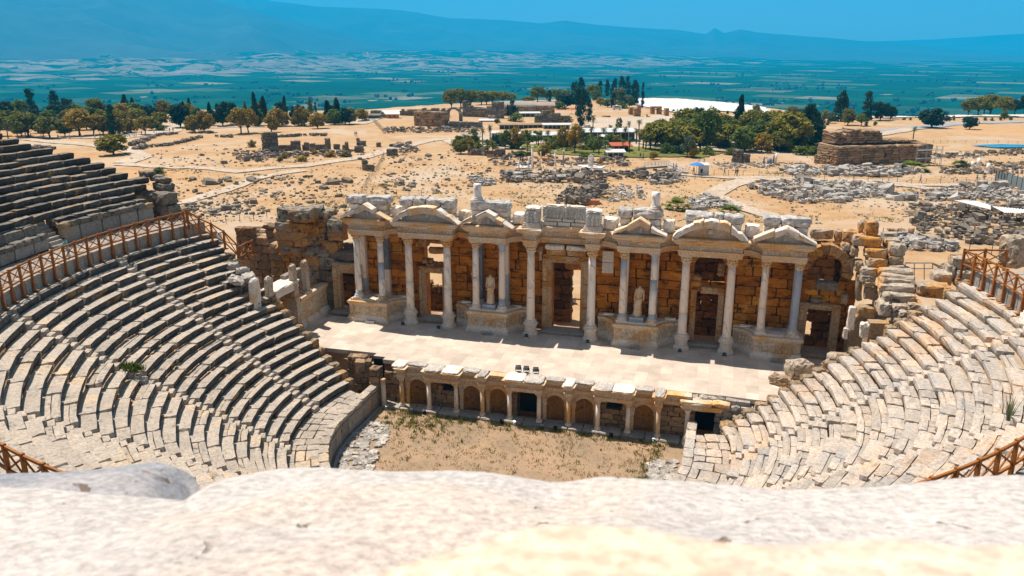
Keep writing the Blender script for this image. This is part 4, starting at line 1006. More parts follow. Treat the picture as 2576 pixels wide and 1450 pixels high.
for x,y,z,l in ((-14.9,-.4,0,'small black floodlight at the foot of the column left of the left inner doorway'),(-11.3,-.5,0,'small black floodlight at the foot of the column right of the left inner doorway'),(-2.9,-.5,0,'small black floodlight at the foot of the column left of the central doorway'),(2.7,-.5,0,'small black floodlight at the foot of the column right of the central doorway'),(10.7,-.6,0,'small black floodlight at the foot of the column left of the right inner doorway'),(14.4,-.5,0,'small black floodlight at the foot of the column right of the right inner doorway'),(20.9,-.5,0,'black floodlight beside the right end podium')):
    flood(x,y,z,l,'floodlights at the column feet',.62,0)
def barlight(x,y,z,l,w=.95):
    mb=MB(); box(mb,x-w/2,x+w/2,y-.16,y+.16,z+.05,z+.14); box(mb,x-w/2,x+w/2,y-.1,y+.1,z+.16,z+.22); box(mb,x-.3,x-.2,y-.1,y+.1,z,z+.06); box(mb,x+.2,x+.3,y-.1,y+.1,z,z+.06)
    tag(mb.build('bar_light',M['steel'],origin=(x,y,z)),l,'light fitting','bar lights on the stage front')
for a in ((-18.2,-.45,0,'bar light lying before the left end podium'),(-6.6,-.5,0,'bar light lying before the left statue podium'),(6.8,-.5,0,'bar light lying before the right statue podium'),(18.6,-.55,0,'bar light lying before the right end podium'),(-18.3,1.45,2.16,'bar light between the first two columns'),(-15.6,1.75,2.16,'bar light on the curved step left of the left inner doorway'),(-9.2,1.6,2.16,'bar light on the curved step left of the left statue'),(-4.3,1.6,2.16,'bar light on the curved step right of the left statue'),(4.2,1.6,2.16,'bar light on the curved step left of the right statue'),(9.6,1.75,2.16,'bar light on the curved step right of the right statue'),(16.0,1.6,2.16,'bar light on the curved step left of the last two columns'),(18.5,1.45,2.16,'bar light between the last two columns')): barlight(*a)
for k in range(22):
    x=-12.3+k*1.1
    if rng.random()<.45: continue
    mb=MB(); box(mb,x-.14,x+.14,-10.42,-10.2,ZF,ZF+.1); block(mb,(x,-10.32,ZF+.24),(.26,.16,.22),rot3(.4,0,rng.normal()*.3),2,.01)
    tag(mb.build('ground_light',M['black'] if k%2 else M['steel'],origin=(x,-10.3,ZF)),'small ground spotlight in the grass before the niche wall','spotlight','ground spotlights before the niche wall')
# left stage wing ---------------------------------------------------------------------------------
XW=-23.75
root=empty('stage_wing_wall',(XW,-1,0),'carved marble wing wall turning toward the audience left of the stage','wall')
pth=dens([(XW,-3.5),(XW,2.1)],.7)
def wingsweep(name,prof,mat):
    mb=MB(); rows=[]
    # outward = +x
    V=[];n=len(pth)
    for o,z in prof: V+=[(x+o,y,z) for x,y in pth]
    V+=[(x-.6,y,prof[-1][1]) for x,y in pth]; V+=[(x-.6,y,prof[0][1]) for x,y in pth]
    k=len(prof)+2
    F=[(r*n+i,r*n+i+1,(r+1)*n+i+1,(r+1)*n+i) for r in range(k-1) for i in range(n-1)]
    F.append(tuple(r*n for r in range(k))); F.append(tuple(r*n+n-1 for r in range(k-1,-1,-1)))
    mb.add(V,F); return mb.build(name,mat,root)
wingsweep('plinth',[(.3,0),(.3,.35),(.2,.42),(.1,.62),(.02,.70)],M['marble']); wingsweep('die',[(0,.70),(0,2.45)],M['relief']); wingsweep('cap_moulding',[(.02,2.45),(.10,2.6),(.22,2.72),(.22,2.95),(.1,3.0)],M['cornice'])
for y0,z1 in ((-1.9,6.2),(-4.1,6.4)):
    mb=MB(); box(mb,XW-.35,XW+.12,y0-.32,y0+.32,3.25,z1-.5); block(mb,(XW-.12,y0,z1-.4),(.46,.62,.7),rot3(.2,.1,0),4,.04); box(mb,XW-.45,XW+.25,y0-.45,y0+.45,3.0,3.25)
    mb.build('pilaster',M['carved'],root)
mb=MB()
ashlar(mb,(XW-.9,-4.2,3.0),RAD(90),6.2,2.2,.55,.9,1.2,(),lambda q:2.9-.28*q+.3*math.sin(3*q),.02,2); mb.build('backing_slab',M['slab'],root)
# side doorway
root=empty('side_doorway',(XW,-5.5,0),'thick marble side doorway of the left stage wing','doorway')
mb=MB(); box(mb,XW-.9,XW+.1,-4.15,-3.55,0,4.0); box(mb,XW-.9,XW+.1,-7.4,-6.8,0,4.0); mb.build('jamb',M['carved'],root)
mb=MB(); block(mb,(XW-.55,-5.5,4.3),(1.35,4.1,.6),None,3,.015); block(mb,(XW-.6,-5.5,4.72),(1.7,4.3,.28),None,4,.03); mb.build('lintel',M['marble'],root)
mb=MB(); box(mb,XW-2.0,XW-1.8,-7.4,-3.4,0,4.0); mb.build('inner_slab',M['ochre2'],root)
for y,z1,l in ((-7.9,6.2,'carved pilaster slab standing left of the side doorway'),(-9.6,6.5,'thick pale pilaster slab standing by the ends of the left seat rows')):
    mb=MB(); block(mb,(XW-.25 if y>-8 else XW-.5,y,z1/2+1),(.55,.75 if y>-8 else 1.0,z1-2+.1),None,4,.03)
    tag(mb.build('pilaster_slab',M['carved' if y>-8 else 'marble'],origin=(XW,y,1)),l,'marble slab')
# ruined tower behind the left wing: rough blocks
def pblk(mb,x0,x1,y0,y1,Y,dep,n=4,amp=.07,sc=1.0,f=None):
    """rough block that fills the given region of the wall plane y=Y"""
    P=f or (lambda x,y:((1050+.6716*x)/1.59006,(800+.6716*y)/1.59006))
    a=on_y(*P(x0,y1),Y); b=on_y(*P(x1,y0),Y)
    c=((a[0]+b[0])/2,Y+dep/2,(a[2]+b[2])/2)
    if isinstance(mb,tuple):
        m=MB(); pblk_=block(m,c,(abs(b[0]-a[0])*sc*.98,dep,abs(b[2]-a[2])*sc*.86),rot3(rng.normal()*.02,rng.normal()*.03,rng.normal()*.06),n,amp*.7); m.build(*mb); return
    block(mb,c,(abs(b[0]-a[0])*sc*.98,dep,abs(b[2]-a[2])*sc*.86),rot3(rng.normal()*.02,rng.normal()*.03,rng.normal()*.06),n,amp*.7)
root=empty('ruined_tower',(-26.5,2,0),'tall ruined stack of rough blocks behind the left stage wing','ruin')
gb=('lichen_block',M['lichd'],root); ob=('ochre_block',M['ochre2'],root)
for q in ((78,150,50,108,1.2,1.5),(148,282,55,140,.6,2.0),(250,330,38,92,1.8,1.6),(78,150,105,146,1.2,1.6),(135,260,120,150,1.0,1.8),(62,255,143,192,.6,2.2),(250,330,150,200,1.6,1.6),(70,210,280,345,.6,2.0),(210,320,285,345,1.2,2.0),(315,405,68,112,2.2,1.6),(280,362,122,168,1.9,1.4),(358,482,103,155,2.0,1.6),(385,480,118,200,1.6,1.4),(300,372,168,200,2.0,1.2),(320,372,200,235,2.0,1.2),(255,330,195,240,1.6,1.4),(240,320,240,285,1.7,1.3),(310,385,300,345,1.6,1.4),(330,420,345,400,1.6,1.4),(420,548,300,362,2.6,1.2)): pblk(gb,*q[:4],q[4],q[5])
for q in ((58,240,185,240,.65,2.0),(85,180,233,285,.8,2.0),(178,262,233,285,.7,2.0),(318,365,198,300,2.1,1.2),(385,470,180,252,1.8,1.4),(352,440,245,332,1.9,1.6),(420,455,250,300,2.2,1.2),(230,330,330,400,1.4,1.4)): pblk(ob,*q[:4],q[4],q[5],amp=.06)
om=MB(); ashlar(om,(-29.6,1.4,0),0,5.2,6.6,1.5,.75,1.2,(),None,.03,3); om.build('masonry',M['end'],root)
mb=MB(); ashlar(mb,(-34.5,3.2,0),0,6,8.0,1.0,.8,1.1,(),lambda q:7.4+.5*math.sin(q*2),.04,3); tag(mb.build('rubble_wall',M['ruinb'],origin=(-31,3.2,0)),'brown block wall left of the ruined tower, beside the end of the handrail','wall')
LS=[((-25.4,-8.6,6.3),(1.2,1.0,.5)),((-26.2,-8.2,6.7),(1.0,.7,.5)),((-24.9,-8.8,6.1),(.8,.8,.5)),((-26.0,-9.4,6.2),(1.3,1.2,.4)),((-27.6,-7.6,6.9),(1.1,.8,.5))]
for k,(c,d) in enumerate(LS):
    mb=MB(); block(mb,c,d,rot3(rng.normal()*.2,rng.normal()*.2,rng.uniform(0,3)),6,.05); tag(mb.build('loose_block',M['white_stone'],origin=c),'pale loose block lying at the top of the left stage wing','stone block','loose blocks at the left stage wing')
# right stage wing: stepped pile of big blocks
PR=lambda x,y:((3150+.6103*x)/1.59006,(850+.6103*y)/1.59006)
root=empty('block_pile',(27,0,0),'stepped pile of big weathered blocks between the stage and the right seat rows','ruin')
gb=('lichen_block',M['lich'],root); ob=('ochre_block',M['end'],root)
for q in ((465,512,60,142,3.2,1.2),(500,606,60,166,2.4,1.6),(150,310,112,182,3.2,1.2),(310,360,120,200,3.2,1.2),(356,462,125,212,2.8,1.4),(350,412,205,260,2.2,1.2),(425,632,163,232,1.8,1.6),(632,745,180,245,2.4,1.2),(505,662,243,308,1.2,1.6),(660,786,212,300,1.4,1.4),(520,662,306,372,.8,1.5),(478,618,368,425,.4,1.4),(475,585,418,470,.2,1.4),(622,782,355,398,.8,1.6),(590,842,385,445,-.2,2.0),(610,850,420,470,-.8,1.8),(602,852,448,505,-1.3,1.8),(600,852,488,555,-2.2,1.8),(618,860,543,612,-2.9,1.8),(596,690,600,690,-3.6,1.8),(685,790,610,690,-3.7,1.6),(782,898,605,672,-3.6,1.6),(848,1082,482,568,-2.0,1.8),(948,1098,402,486,-.6,1.6),(1036,1112,352,432,.2,1.4),(1068,1260,302,380,.4,1.6),(1098,1222,386,452,.0,1.4),(1222,1300,380,450,.2,1.4),(728,812,655,716,-4.4,1.2)): pblk(gb,*q[:4],q[4],q[5],4,.055,1.0,PR)
for q in ((655,772,292,362,1.2,1.4),(500,580,460,496,.0,1.2),(500,610,494,582,.2,1.2),(410,470,230,300,1.8,1.2),(405,445,290,420,1.8,1.2),(440,500,320,400,1.2,1.2),(440,505,400,600,.9,1.2),(350,405,540,610,1.6,1.0),(1096,1200,440,500,-.4,1.2),(455,590,625,700,-.6,1.2),(560,620,580,680,-.6,1.2)): pblk(ob,*q[:4],q[4],q[5],4,.05,1.0,PR)
# hidden core under the steps
for q in ((-.6,23.9,4.5),(-2.0,25.0,4.6),(-3.2,25.2,3.2)):
    om=MB(); block(om,(q[1]+2.0,q[0]+1.5,q[2]/2),(4.0,2.2,q[2]),None,3,.05); om.build('core_block',M['end'],root)
for q,l in (((385,455,612,790,-1.6,.6),'upright broken marble jamb right of the right end doorway'),((470,545,728,830,-3.6,.8),'white marble block leaning beside the right seat rows'),((360,400,760,840,-2.0,.5),'ragged white marble piece by the right end doorway')):
    mb=MB(); pblk(mb,*q[:4],q[4],q[5],4,.04,1.0,PR); c=np.concatenate(mb.v).mean(0); tag(mb.build('marble_block',M['white'] if False else M['marble'],origin=c),l,'marble block')
for px,py,d,l in ((1328*1+0,0,0,''),):
    pass
def rock(c,d,mat,l,name='loose_block',grp=None):
    mb=MB(); block(mb,c,d,rot3(rng.normal()*.1,rng.normal()*.1,rng.normal()*.5),6,.05); tag(mb.build(name,M[mat],origin=c),l,'stone block',grp)
rock((20.2,-3.0,.6),(2.0,1.5,1.3),'lich','rounded ochre boulder at the right corner of the stage')
rock((23.4,-2.6,1.3),(2.4,1.3,1.3),'lich','big square ochre block at the foot of the right end doorway')
rock((22.2,-3.9,1.2),(1.0,.9,.9),'end','small ochre block between the boulder and the right seat rows')
rock((18.7,-5.2,.4),(1.6,.9,.7),'end','flat ochre block at the end of the right seat rows')
rock((31.9,-14.5,9.5),(1.2,1.6,1.1),'marble','pale block fallen on the topmost right seat row')
p=on_y(2552,620,-1.0); rock((p[0]+.3,0,p[2]-.6),(1.6,1.4,2.4),'lich','tall rough block at the right edge behind the handrail')
# blue grey steel railing at the right
root=empty('steel_railing',on_y(2275,690,2.5),'pale blue steel railing behind the block pile on the right','railing')
mb=MB(); q=[on_y(x,y,2.0) for x,y in ((2277,662),(2346,662),(2398,684))]; q2=[on_y(x,y,2.0) for x,y in ((2277,690),(2346,690),(2398,705))]
tube(mb,q,.05,6); tube(mb,[(a+b)/2 for a,b in zip(q,q2)],.035,6); tube(mb,[on_y(x,y,2.0) for x,y in ((2346,690),(2370,664),(2400,660))],.05,6); tube(mb,[on_y(x,y,2.0) for x,y in ((2346,664),(2398,692))],.05,6)
mb.build('rail',M['steel'],root); mb=MB()
for a,b in ((2277,0),(2300,0),(2325,0),(2346,0),(2372,0),(2395,0)): tube(mb,[on_y(a,664,2.0),on_y(a,706,2.0)],.04,6)
mb.build('post',M['steel'],root)
# timber handrails -----------------------------------------------------------------------------------
def handrail(pts,lab,foot=True):
    """pts: [(x,y,z_bottom,z_top)] of the posts"""
    root=empty('timber_handrail',pts[0][:3],lab,'handrail')
    for x,y,zb,zt in pts:
        mb=MB(); ang=math.atan2(y-CY,x-CX)
        V,F=TPL[1]; mb.add((V/2*np.array([.14,.14,zt+.09-zb]))@rotz(ang).T+np.array([x,y,(zb+zt+.09)/2]),F)
        po=mb.build('post',M['wood'],root)
        if foot:
            mb=MB(); mb.add((V/2*np.array([.5,.26,.08]))@rotz(ang).T+np.array([x-.05*math.cos(ang),y-.05*math.sin(ang),zb+.04]),F); mb.build('foot_board',M['wood'],root).parent=po
    for p,q in zip(pts[:-1],pts[1:]):
        p=np.array(p);q=np.array(q); zl=.98
        T=lambda s,d:np.array([s[0],s[1],s[3]-d])
        mb=MB(); bar(mb,T(p,.02),T(q,.02),.09,.11); mb.build('top_rail',M['wood'],root)
        mb=MB(); bar(mb,T(p,zl),T(q,zl),.09,.10); mb.build('bottom_rail',M['wood'],root)
        mb=MB(); bar(mb,T(p,.08),T(q,zl-.05),.05,.07); bar(mb,T(p,zl-.05)+(.03,.03,0),T(q,.08)+(.03,.03,0),.05,.07); mb.build('cross_brace',M['wood'],root)
sp=math.degrees(1.30/32.3)
L=[]; a=13.6
while a>-32: 
    q=pol(32.3,a,0); L.append((q[0],q[1],9.3,11.45)); a-=sp
handrail(L,'long orange timber handrail with crossed braces along the left upper walkway')
L=[]; 
for px,py,zt in ((470,530,11.4),(499,549,10.9),(530,563,10.2),(562,582,9.3),(596,616,8.3)):
    p=on_y(px,py,-7.9+0.35*len(L)); L.append((p[0],p[1],p[2]-1.6,p[2]))
handrail(L,'orange timber handrail stepping down beside the ends of the left seat rows')
L=[]
for px,py in ((600,622),(618,612),(634,606)):
    p=on_y(px,py,-3.5+2.2*len(L)); L.append((p[0],p[1],p[2]-1.5,p[2]))
handrail(L,'short orange timber gate rail beyond the end of the left seat rows')
L=[]
for px,py in ((416,520),(442,528),(468,531)):
    p=on_y(px,py,-2.0-2.4*len(L)); L.append((p[0],p[1],p[2]-1.4,p[2]))
handrail(L,'short orange timber rail closing the stage end of the left upper walkway')
L=[]; a=-64
while a>-86:
    q=pol(32.3,a,0); L.append((q[0],q[1],9.3,11.45)); a-=sp
handrail(L,'orange timber handrail at the lower left edge above the foreground ledge')
L=[]; a=-120
while a>-150:
    q=pol(32.3,a,0); L.append((q[0],q[1],9.3,11.45)); a-=sp
handrail(L,'orange timber handrail at the lower right edge above the foreground ledge')
L=[]; a=-167
while a>-201:
    q=pol(32.3,a,0); L.append((q[0],q[1],9.3,11.45)); a-=sp
handrail(L,'orange timber handrail at the right edge beside the pale seat rows')
q=L[-1]; L=[q,(q[0]+1.4,q[1]+.3,10.0,11.5),(q[0]+2.8,q[1]+.5,10.0,11.5)]
handrail(L,'short orange timber rail turning back at the right end of the upper walkway',False)
# people ------------------------------------------------------------------------------------------------
def person(loc,rz,top,legs,hair='hair',pose='stand',lab='',h=1.7,grp=None,hat=None):
    root=empty('person',loc,lab,'person',grp,rz)
    s=h/1.7
    J={'pel':(0,0,.95),'sp':(0,.01,1.15),'ch':(0,.01,1.36),'nk':(0,.0,1.46),'hd':(0,-.02,1.56),'ht':(0,-.01,1.69)}
    st=.14 if pose=='walk' else .02
    fw={'lean':-.16}.get(pose,0)
    legsP=[[(sx*.09,0,.92),(sx*.10,-.02+sx*st*.6-.0,.50),(sx*.10,.02+sx*st*1.6,.08),(sx*.11,-.12+sx*st*1.6,.04)] for sx in (-1,1)]
    if pose=='lean': arms=[[(sx*.19,fw,1.38),(sx*.25,fw-.10,1.14),(sx*.18,fw-.36,1.10),(sx*.16,fw-.44,1.10)] for sx in (-1,1)]
    else: arms=[[(sx*.19,0,1.38),(sx*.25,.02-sx*st*.8,1.12),(sx*.25,-.08-sx*st,.88),(sx*.245,-.12-sx*st,.78)] for sx in (-1,1)]
    V=[];E=[];R=[]
    def add(p,r,par=None):
        V.append(tuple(c*s for c in p)); R.append(r*s)
        if par is not None: E.append((par,len(V)-1))
        return len(V)-1
    sh=lambda p:(p[0],p[1]+fw*max(0,(p[2]-.95)/.45),p[2])
    pel=add(J['pel'],.145); spn=add(sh(J['sp']),.125,pel); ch=add(sh(J['ch']),.135,spn); nk=add(sh(J['nk']),.055,ch); hd=add(sh(J['hd']),.092,nk); ht=add(sh(J['ht']),.085,hd)
    for c in legsP:
        p=pel
        for q,r in zip(c,(.095,.065,.042,.038)): p=add(q,r,p)
    for c in arms:
        p=ch
        for q,r in zip(c,(.06,.045,.034,.03)): p=add(q,r,p)
    me=bpy.data.meshes.new('body'); me.from_pydata(V,E,[]); o=bpy.data.objects.new('body',me); COL.objects.link(o)
    md=o.modifiers.new('Skin','SKIN'); 
    for k,sv in enumerate(me.skin_vertices[0].data): sv.radius=(R[k],R[k]*.85); sv.use_root=(k==0)
    sb=o.modifiers.new('Sub','SUBSURF'); sb.levels=1; sb.render_levels=1
    dg=bpy.context.evaluated_depsgraph_get(); m2=bpy.data.meshes.new_from_object(o.evaluated_get(dg)); bpy.data.objects.remove(o)
    m2.materials.clear()
    for mm in ('skin',top,legs,'black_c'): m2.materials.append(M[mm])
    for f in m2.polygons:
        x,y,z=(c/s for c in f.center); 
        mi=0
        if z<.07: mi=3
        elif z<.95 and abs(x)<.215: mi=2 if (z>.45 or legs!='shorts') else 0
        elif .95<=z<1.44: mi=1 if abs(x)<.235 or z>1.2 else 0
        f.material_index=mi; f.use_smooth=True
    b=bpy.data.objects.new('body',m2); COL.objects.link(b); b.parent=root
    def child(mb,name,mat):
        o=mb.build(name,mat,None,True,origin=(0,0,0)); o.parent=root; return o
    hy=sh((0,0,1.62))[1]
    mb=MB(); lathe(mb,(0,hy+.015,0),[(.02,1.555*s),(.10*s,1.58*s),(.108*s,1.64*s),(.09*s,1.70*s),(.02,1.735*s)],12); child(mb,'hair' if not hat else 'hat',M[hat or hair])
    return root
fp=pol(33.0,-13.3,10.29); p495=on_z(171.7,630,11.0)
person((p495[0],p495[1],10.29),RAD(-75),'aqua','white_c',pose='lean',lab='woman in an aqua top and white trousers leaning on the left timber handrail',h=1.66)
# ---------------------------------------------------------------- ground, plain, mountains
def camxy(px,d,py=None):
    r=ray(px,500); h=r[:2]/np.hypot(*r[:2]); return CAM[:2]+h*d
EDGE=[(-500,296),(0,297),(430,284),(900,278),(1120,262),(1400,251),(1620,247),(1760,257),(1900,268),(2060,291),(2300,293),(2576,288),(3100,286)]
ED=[]
for px,py in EDGE:
    p=on_ground(px,py); v=p[:2]-CAM[:2]; ED.append((math.atan2(v[1],v[0]),np.hypot(*v)))
ED.sort(); EA=np.array([e[0] for e in ED]); EDs=np.array([e[1] for e in ED])
def ground_mat():
    m,nt,b=nt_new('dry plateau ground'); co=coords(nt)
    n1=noise(nt,co,.035,8,.62,.5); n2=noise(nt,co,.22,8,.66); n3=noise(nt,co,1.7,8,.72); n4=noise(nt,co,.012,4,.6,.8)
    col=mixc(nt,ramp(nt,n2,[(.36,0.),(.64,1.)]),(.40,.235,.115),(.47,.325,.185))
    col=mixc(nt,ramp(nt,n1,[(.50,0.),(.62,.85)]),col,(.47,.37,.27))
    col=mixc(nt,ramp(nt,n4,[(.54,0.),(.66,.5)]),col,(.50,.28,.12))
    col=mixc(nt,ramp(nt,n3,[(.60,0.),(.74,.75)]),col,(.22,.15,.07))
    n5=noise(nt,co,.12,9,.75,.4); col=mixc(nt,ramp(nt,n5,[(.62,0.),(.70,.7)]),col,(.20,.19,.05))
    nt.links.new(col,b.inputs['Base Color']); b.inputs['Roughness'].default_value=.95; b.inputs['Specular IOR Level'].default_value=.05
    bumpn(nt,b,mixc(nt,.5,n2,n3),.9,.25); return m
def strip_grid(V,nr,nc): return [(r*nc+c,r*nc+c+1,(r+1)*nc+c+1,(r+1)*nc+c) for r in range(nr-1) for c in range(nc-1)]
ya=math.atan2(FW[1],FW[0]); AZ=np.linspace(ya-RAD(74),ya+RAD(74),460)
rs=np.concatenate([np.arange(4,140,1.6),np.geomspace(140,620,150)])
edge=np.interp(AZ,EA,EDs)
f=rs/620.0
V=[]
for k,r in enumerate(rs):
    rr=np.minimum(r,edge)
    x=CAM[0]+rr*np.cos(AZ); y=CAM[1]+rr*np.sin(AZ); z=gz(x,y)
    V.append(np.c_[x,y,z])
# rim drops over the edge
for d,dz in ((6,-2.5),(25,-18),(90,-75)):
    x=CAM[0]+(edge+d)*np.cos(AZ); y=CAM[1]+(edge+d)*np.sin(AZ); V.append(np.c_[x,y,gz(CAM[0]+edge*np.cos(AZ),CAM[1]+edge*np.sin(AZ))+dz])
mb=MB(); mb.add(np.concatenate(V),strip_grid(None,len(V),len(AZ)))
M['ground']=ground_mat()
tag(mb.build('ground',M['ground'],None,True,origin=(0,0,-1)),kind='structure')
# the plain far below
ZP=-150.0
def plain_mat():
    m,nt,b=nt_new('farmland'); co=coords(nt)
    mp=N(nt,'ShaderNodeMapping'); mp.inputs['Rotation'].default_value=(0,0,RAD(24)); nt.links.new(co,mp.inputs['Vector'])
    br=N(nt,'ShaderNodeTexBrick'); br.inputs['Scale'].default_value=1; br.inputs['Brick Width'].default_value=260; br.inputs['Row Height'].default_value=150; br.inputs['Mortar Size'].default_value=3.5
    br.offset=.4; br.squash=.6; br.squash_frequency=3
    br.inputs['Color1'].default_value=(0,0,0,1); br.inputs['Color2'].default_value=(1,1,1,1); br.inputs['Mortar'].default_value=(.3,.3,.3,1)
    nt.links.new(mp.outputs[0],br.inputs['Vector'])
    col=ramp(nt,br.outputs['Color'],[(0,(.005,.036,.012)),(.45,(.008,.055,.018)),(.62,(.012,.064,.02)),(.80,(.025,.08,.03)),(.93,(.15,.15,.085)),(1,(.25,.21,.14))])
    n1=noise(nt,co,.0011,5,.6); col=mixc(nt,ramp(nt,n1,[(.45,0.),(.62,.75)]),col,(.006,.04,.016))
    n2=noise(nt,co,.012,6,.75); col=mixc(nt,ramp(nt,n2,[(.56,0.),(.63,.85)]),col,(.012,.028,.014))
    n3=noise(nt,co,.0035,7,.7,.8); col=mixc(nt,ramp(nt,n3,[(.66,0.),(.69,.9)]),col,(.40,.33,.22))
    # dry clay hills at the far side of the plain
    at=N(nt,'ShaderNodeAttribute',attribute_name='dry'); n4=noise(nt,co,.0034,9,.74,1.4)
    d=math_(nt,'ADD',math_(nt,'MULTIPLY',at.outputs['Fac'],.62),math_(nt,'MULTIPLY',math_(nt,'SUBTRACT',n4,.5),2.6))
    cl=mixc(nt,ramp(nt,noise(nt,co,.004,8,.75,.6),[(.35,0.),(.65,1.)]),(.30,.25,.20),(.12,.105,.085))
    col=mixc(nt,ramp(nt,d,[(.50,0.),(.62,1.)]),col,cl)
    # villages: small pale specks
    vo=N(nt,'ShaderNodeTexVoronoi'); vo.inputs['Scale'].default_value=.022; nt.links.new(co,vo.inputs['Vector'])
    at2=N(nt,'ShaderNodeAttribute',attribute_name='town'); vm=math_(nt,'MULTIPLY',ramp(nt,vo.outputs['Distance'],[(.20,1.),(.28,0.)]),ramp(nt,math_(nt,'MULTIPLY',at2.outputs['Fac'],noise(nt,co,.006,3)),[(.40,0.),(.5,1.)]))
    col=mixc(nt,vm,col,(.70,.64,.56))
    nt.links.new(col,b.inputs['Base Color']); b.inputs['Roughness'].default_value=1; b.inputs['Specular IOR Level'].default_value=0; return m
def pxr(px): 
    r=ray(px,300); return math.atan2(r[1],r[0])
AZ2=np.linspace(ya-RAD(60),ya+RAD(60),420); rs2=np.geomspace(420,19000,200)
PXA=np.array([1288+FPX/math.cos(_t)*math.tan(ya-a)*1.0 for a in AZ2])   # approx picture column of each azimuth
def fbm(x,y,s,o=5,seed=0):
    t=0;a=1
    r=np.random.default_rng(seed)
    for k in range(o):
        for q in range(3):
            th=r.uniform(0,6.28); ph=r.uniform(0,6.28); t=t+a*np.sin((x*np.cos(th)+y*np.sin(th))*s*2**k*r.uniform(.8,1.3)+ph)/3
        a*=.5
    return t
V=[];dry=[];town=[]
H1=np.interp(PXA,[-600,0,500,900,1300,1700,2000,2300,2576],[100,95,100,95,80,45,16,0,0])
D1=np.interp(PXA,[-600,0,500,900,1300,1700,2000,2576],[4650,4700,4950,5300,6000,6700,7300,7600])
for r in rs2:
    x=CAM[0]+r*np.cos(AZ2); y=CAM[1]+r*np.sin(AZ2)
    t=np.clip((r-D1)/2300,0,1); z=ZP+H1*t*(1+.45*fbm(x,y,.0055,5,3)*np.clip((1.4-t),0,1))+ (fbm(x,y,.014,4,5)*14*np.clip(t*3,0,1)*np.clip(H1/56,0,1))
    V.append(np.c_[x,y,z]); dd=np.clip((r-D1+180)/450,0,1)*np.clip((D1+4200-r)/2900,0,1)*np.clip(H1/47,0,1); dry.append(dd*.92)
    tw=np.exp(-((PXA-1950)/260)**2)*np.exp(-((r-1300)/650)**2)+np.exp(-((PXA-900)/600)**2)*np.exp(-((r-7400)/1000)**2)*.8
    town.append(tw)
mb=MB(); mb.add(np.concatenate(V),strip_grid(None,len(V),len(AZ2)))
o=mb.build('plain',plain_mat(),None,True,origin=(0,0,ZP)); tag(o,kind='structure')
a=o.data.attributes.new('dry','FLOAT','POINT'); a.data.foreach_set('value',np.concatenate(dry).astype(np.float32))
a=o.data.attributes.new('town','FLOAT','POINT'); a.data.foreach_set('value',np.concatenate(town).astype(np.float32))
# mountains: three ranges, each a ridged sheet with real height
MM=stone('mountain slopes',(.05,.075,.085),(.02,.04,.05),(.10,.12,.13),(.62,.75),.0004,.0012,0,.004,.0,1,sc=(1,1,1))
def range_(name,dist,prof,depth_,seed,rough):
    A=np.linspace(ya-RAD(52),ya+RAD(52),500); X=1288+FPX/math.cos(_t)*np.tan(ya-A)
    pyx=np.array([p[0] for p in prof],float); pyy=np.array([p[1] for p in prof],float)
    crest=np.interp(X,pyx,pyy)      # picture row of the crest
    el=np.arctan((725-crest)/FPX)-_t+0*A   # elevation angle near the picture axis
    rows=[]; nr=46
    for k in range(nr):
        t=k/(nr-1)                    # 0 foot .. 1 crest .. back
        r=dist-depth_*(1-min(1,t*1.15))+ (max(0,t-.87)*depth_*2)
        x=CAM[0]+r*np.cos(A); y=CAM[1]+r*np.sin(A)
        hc=np.maximum(0,(CAM[2]-ZP)+dist/np.cos(A-ya)*0+np.tan(el)*dist)
        u=min(1,t*1.15); s=u**1.5
        if t>.87: s=1-(t-.87)*3
        rg=1-np.abs(fbm(x,y,.0017,5,seed)) 
        z=ZP-5+hc*s*(1+rough*(rg-.7)*(1-u)*1.6)
        rows.append(np.c_[x,y,z])
    mb=MB(); mb.add(np.concatenate(rows),strip_grid(None,nr,len(A)))
    tag(mb.build(name,MM,None,True,origin=(0,0,ZP)),kind='structure')
range_('mountain',10000,[(-900,-60),(0,-50),(250,-40),(450,-22),(560,10),(700,45),(860,85),(1000,118),(1150,150),(3200,175)],4200,11,.95)
range_('mountain',13600,[(-900,60),(300,40),(560,2),(700,8),(800,18),(960,22),(1020,26),(1130,45),(1200,47),(1270,50),(1360,58),(1420,51),(1500,62),(1600,70),(1700,75),(1775,86),(1795,70),(1820,84),(1860,74),(1900,82),(2000,90),(2100,97),(2200,106),(2300,112),(2400,122),(2576,132),(3200,140)],5200,23,.9)
range_('mountain',17600,[(-900,30),(300,10),(500,-12),(700,6),(900,30),(1300,60),(1700,88),(2000,100),(2200,104),(2350,100),(2480,92),(2576,88),(3200,80)],3900,31,.7)
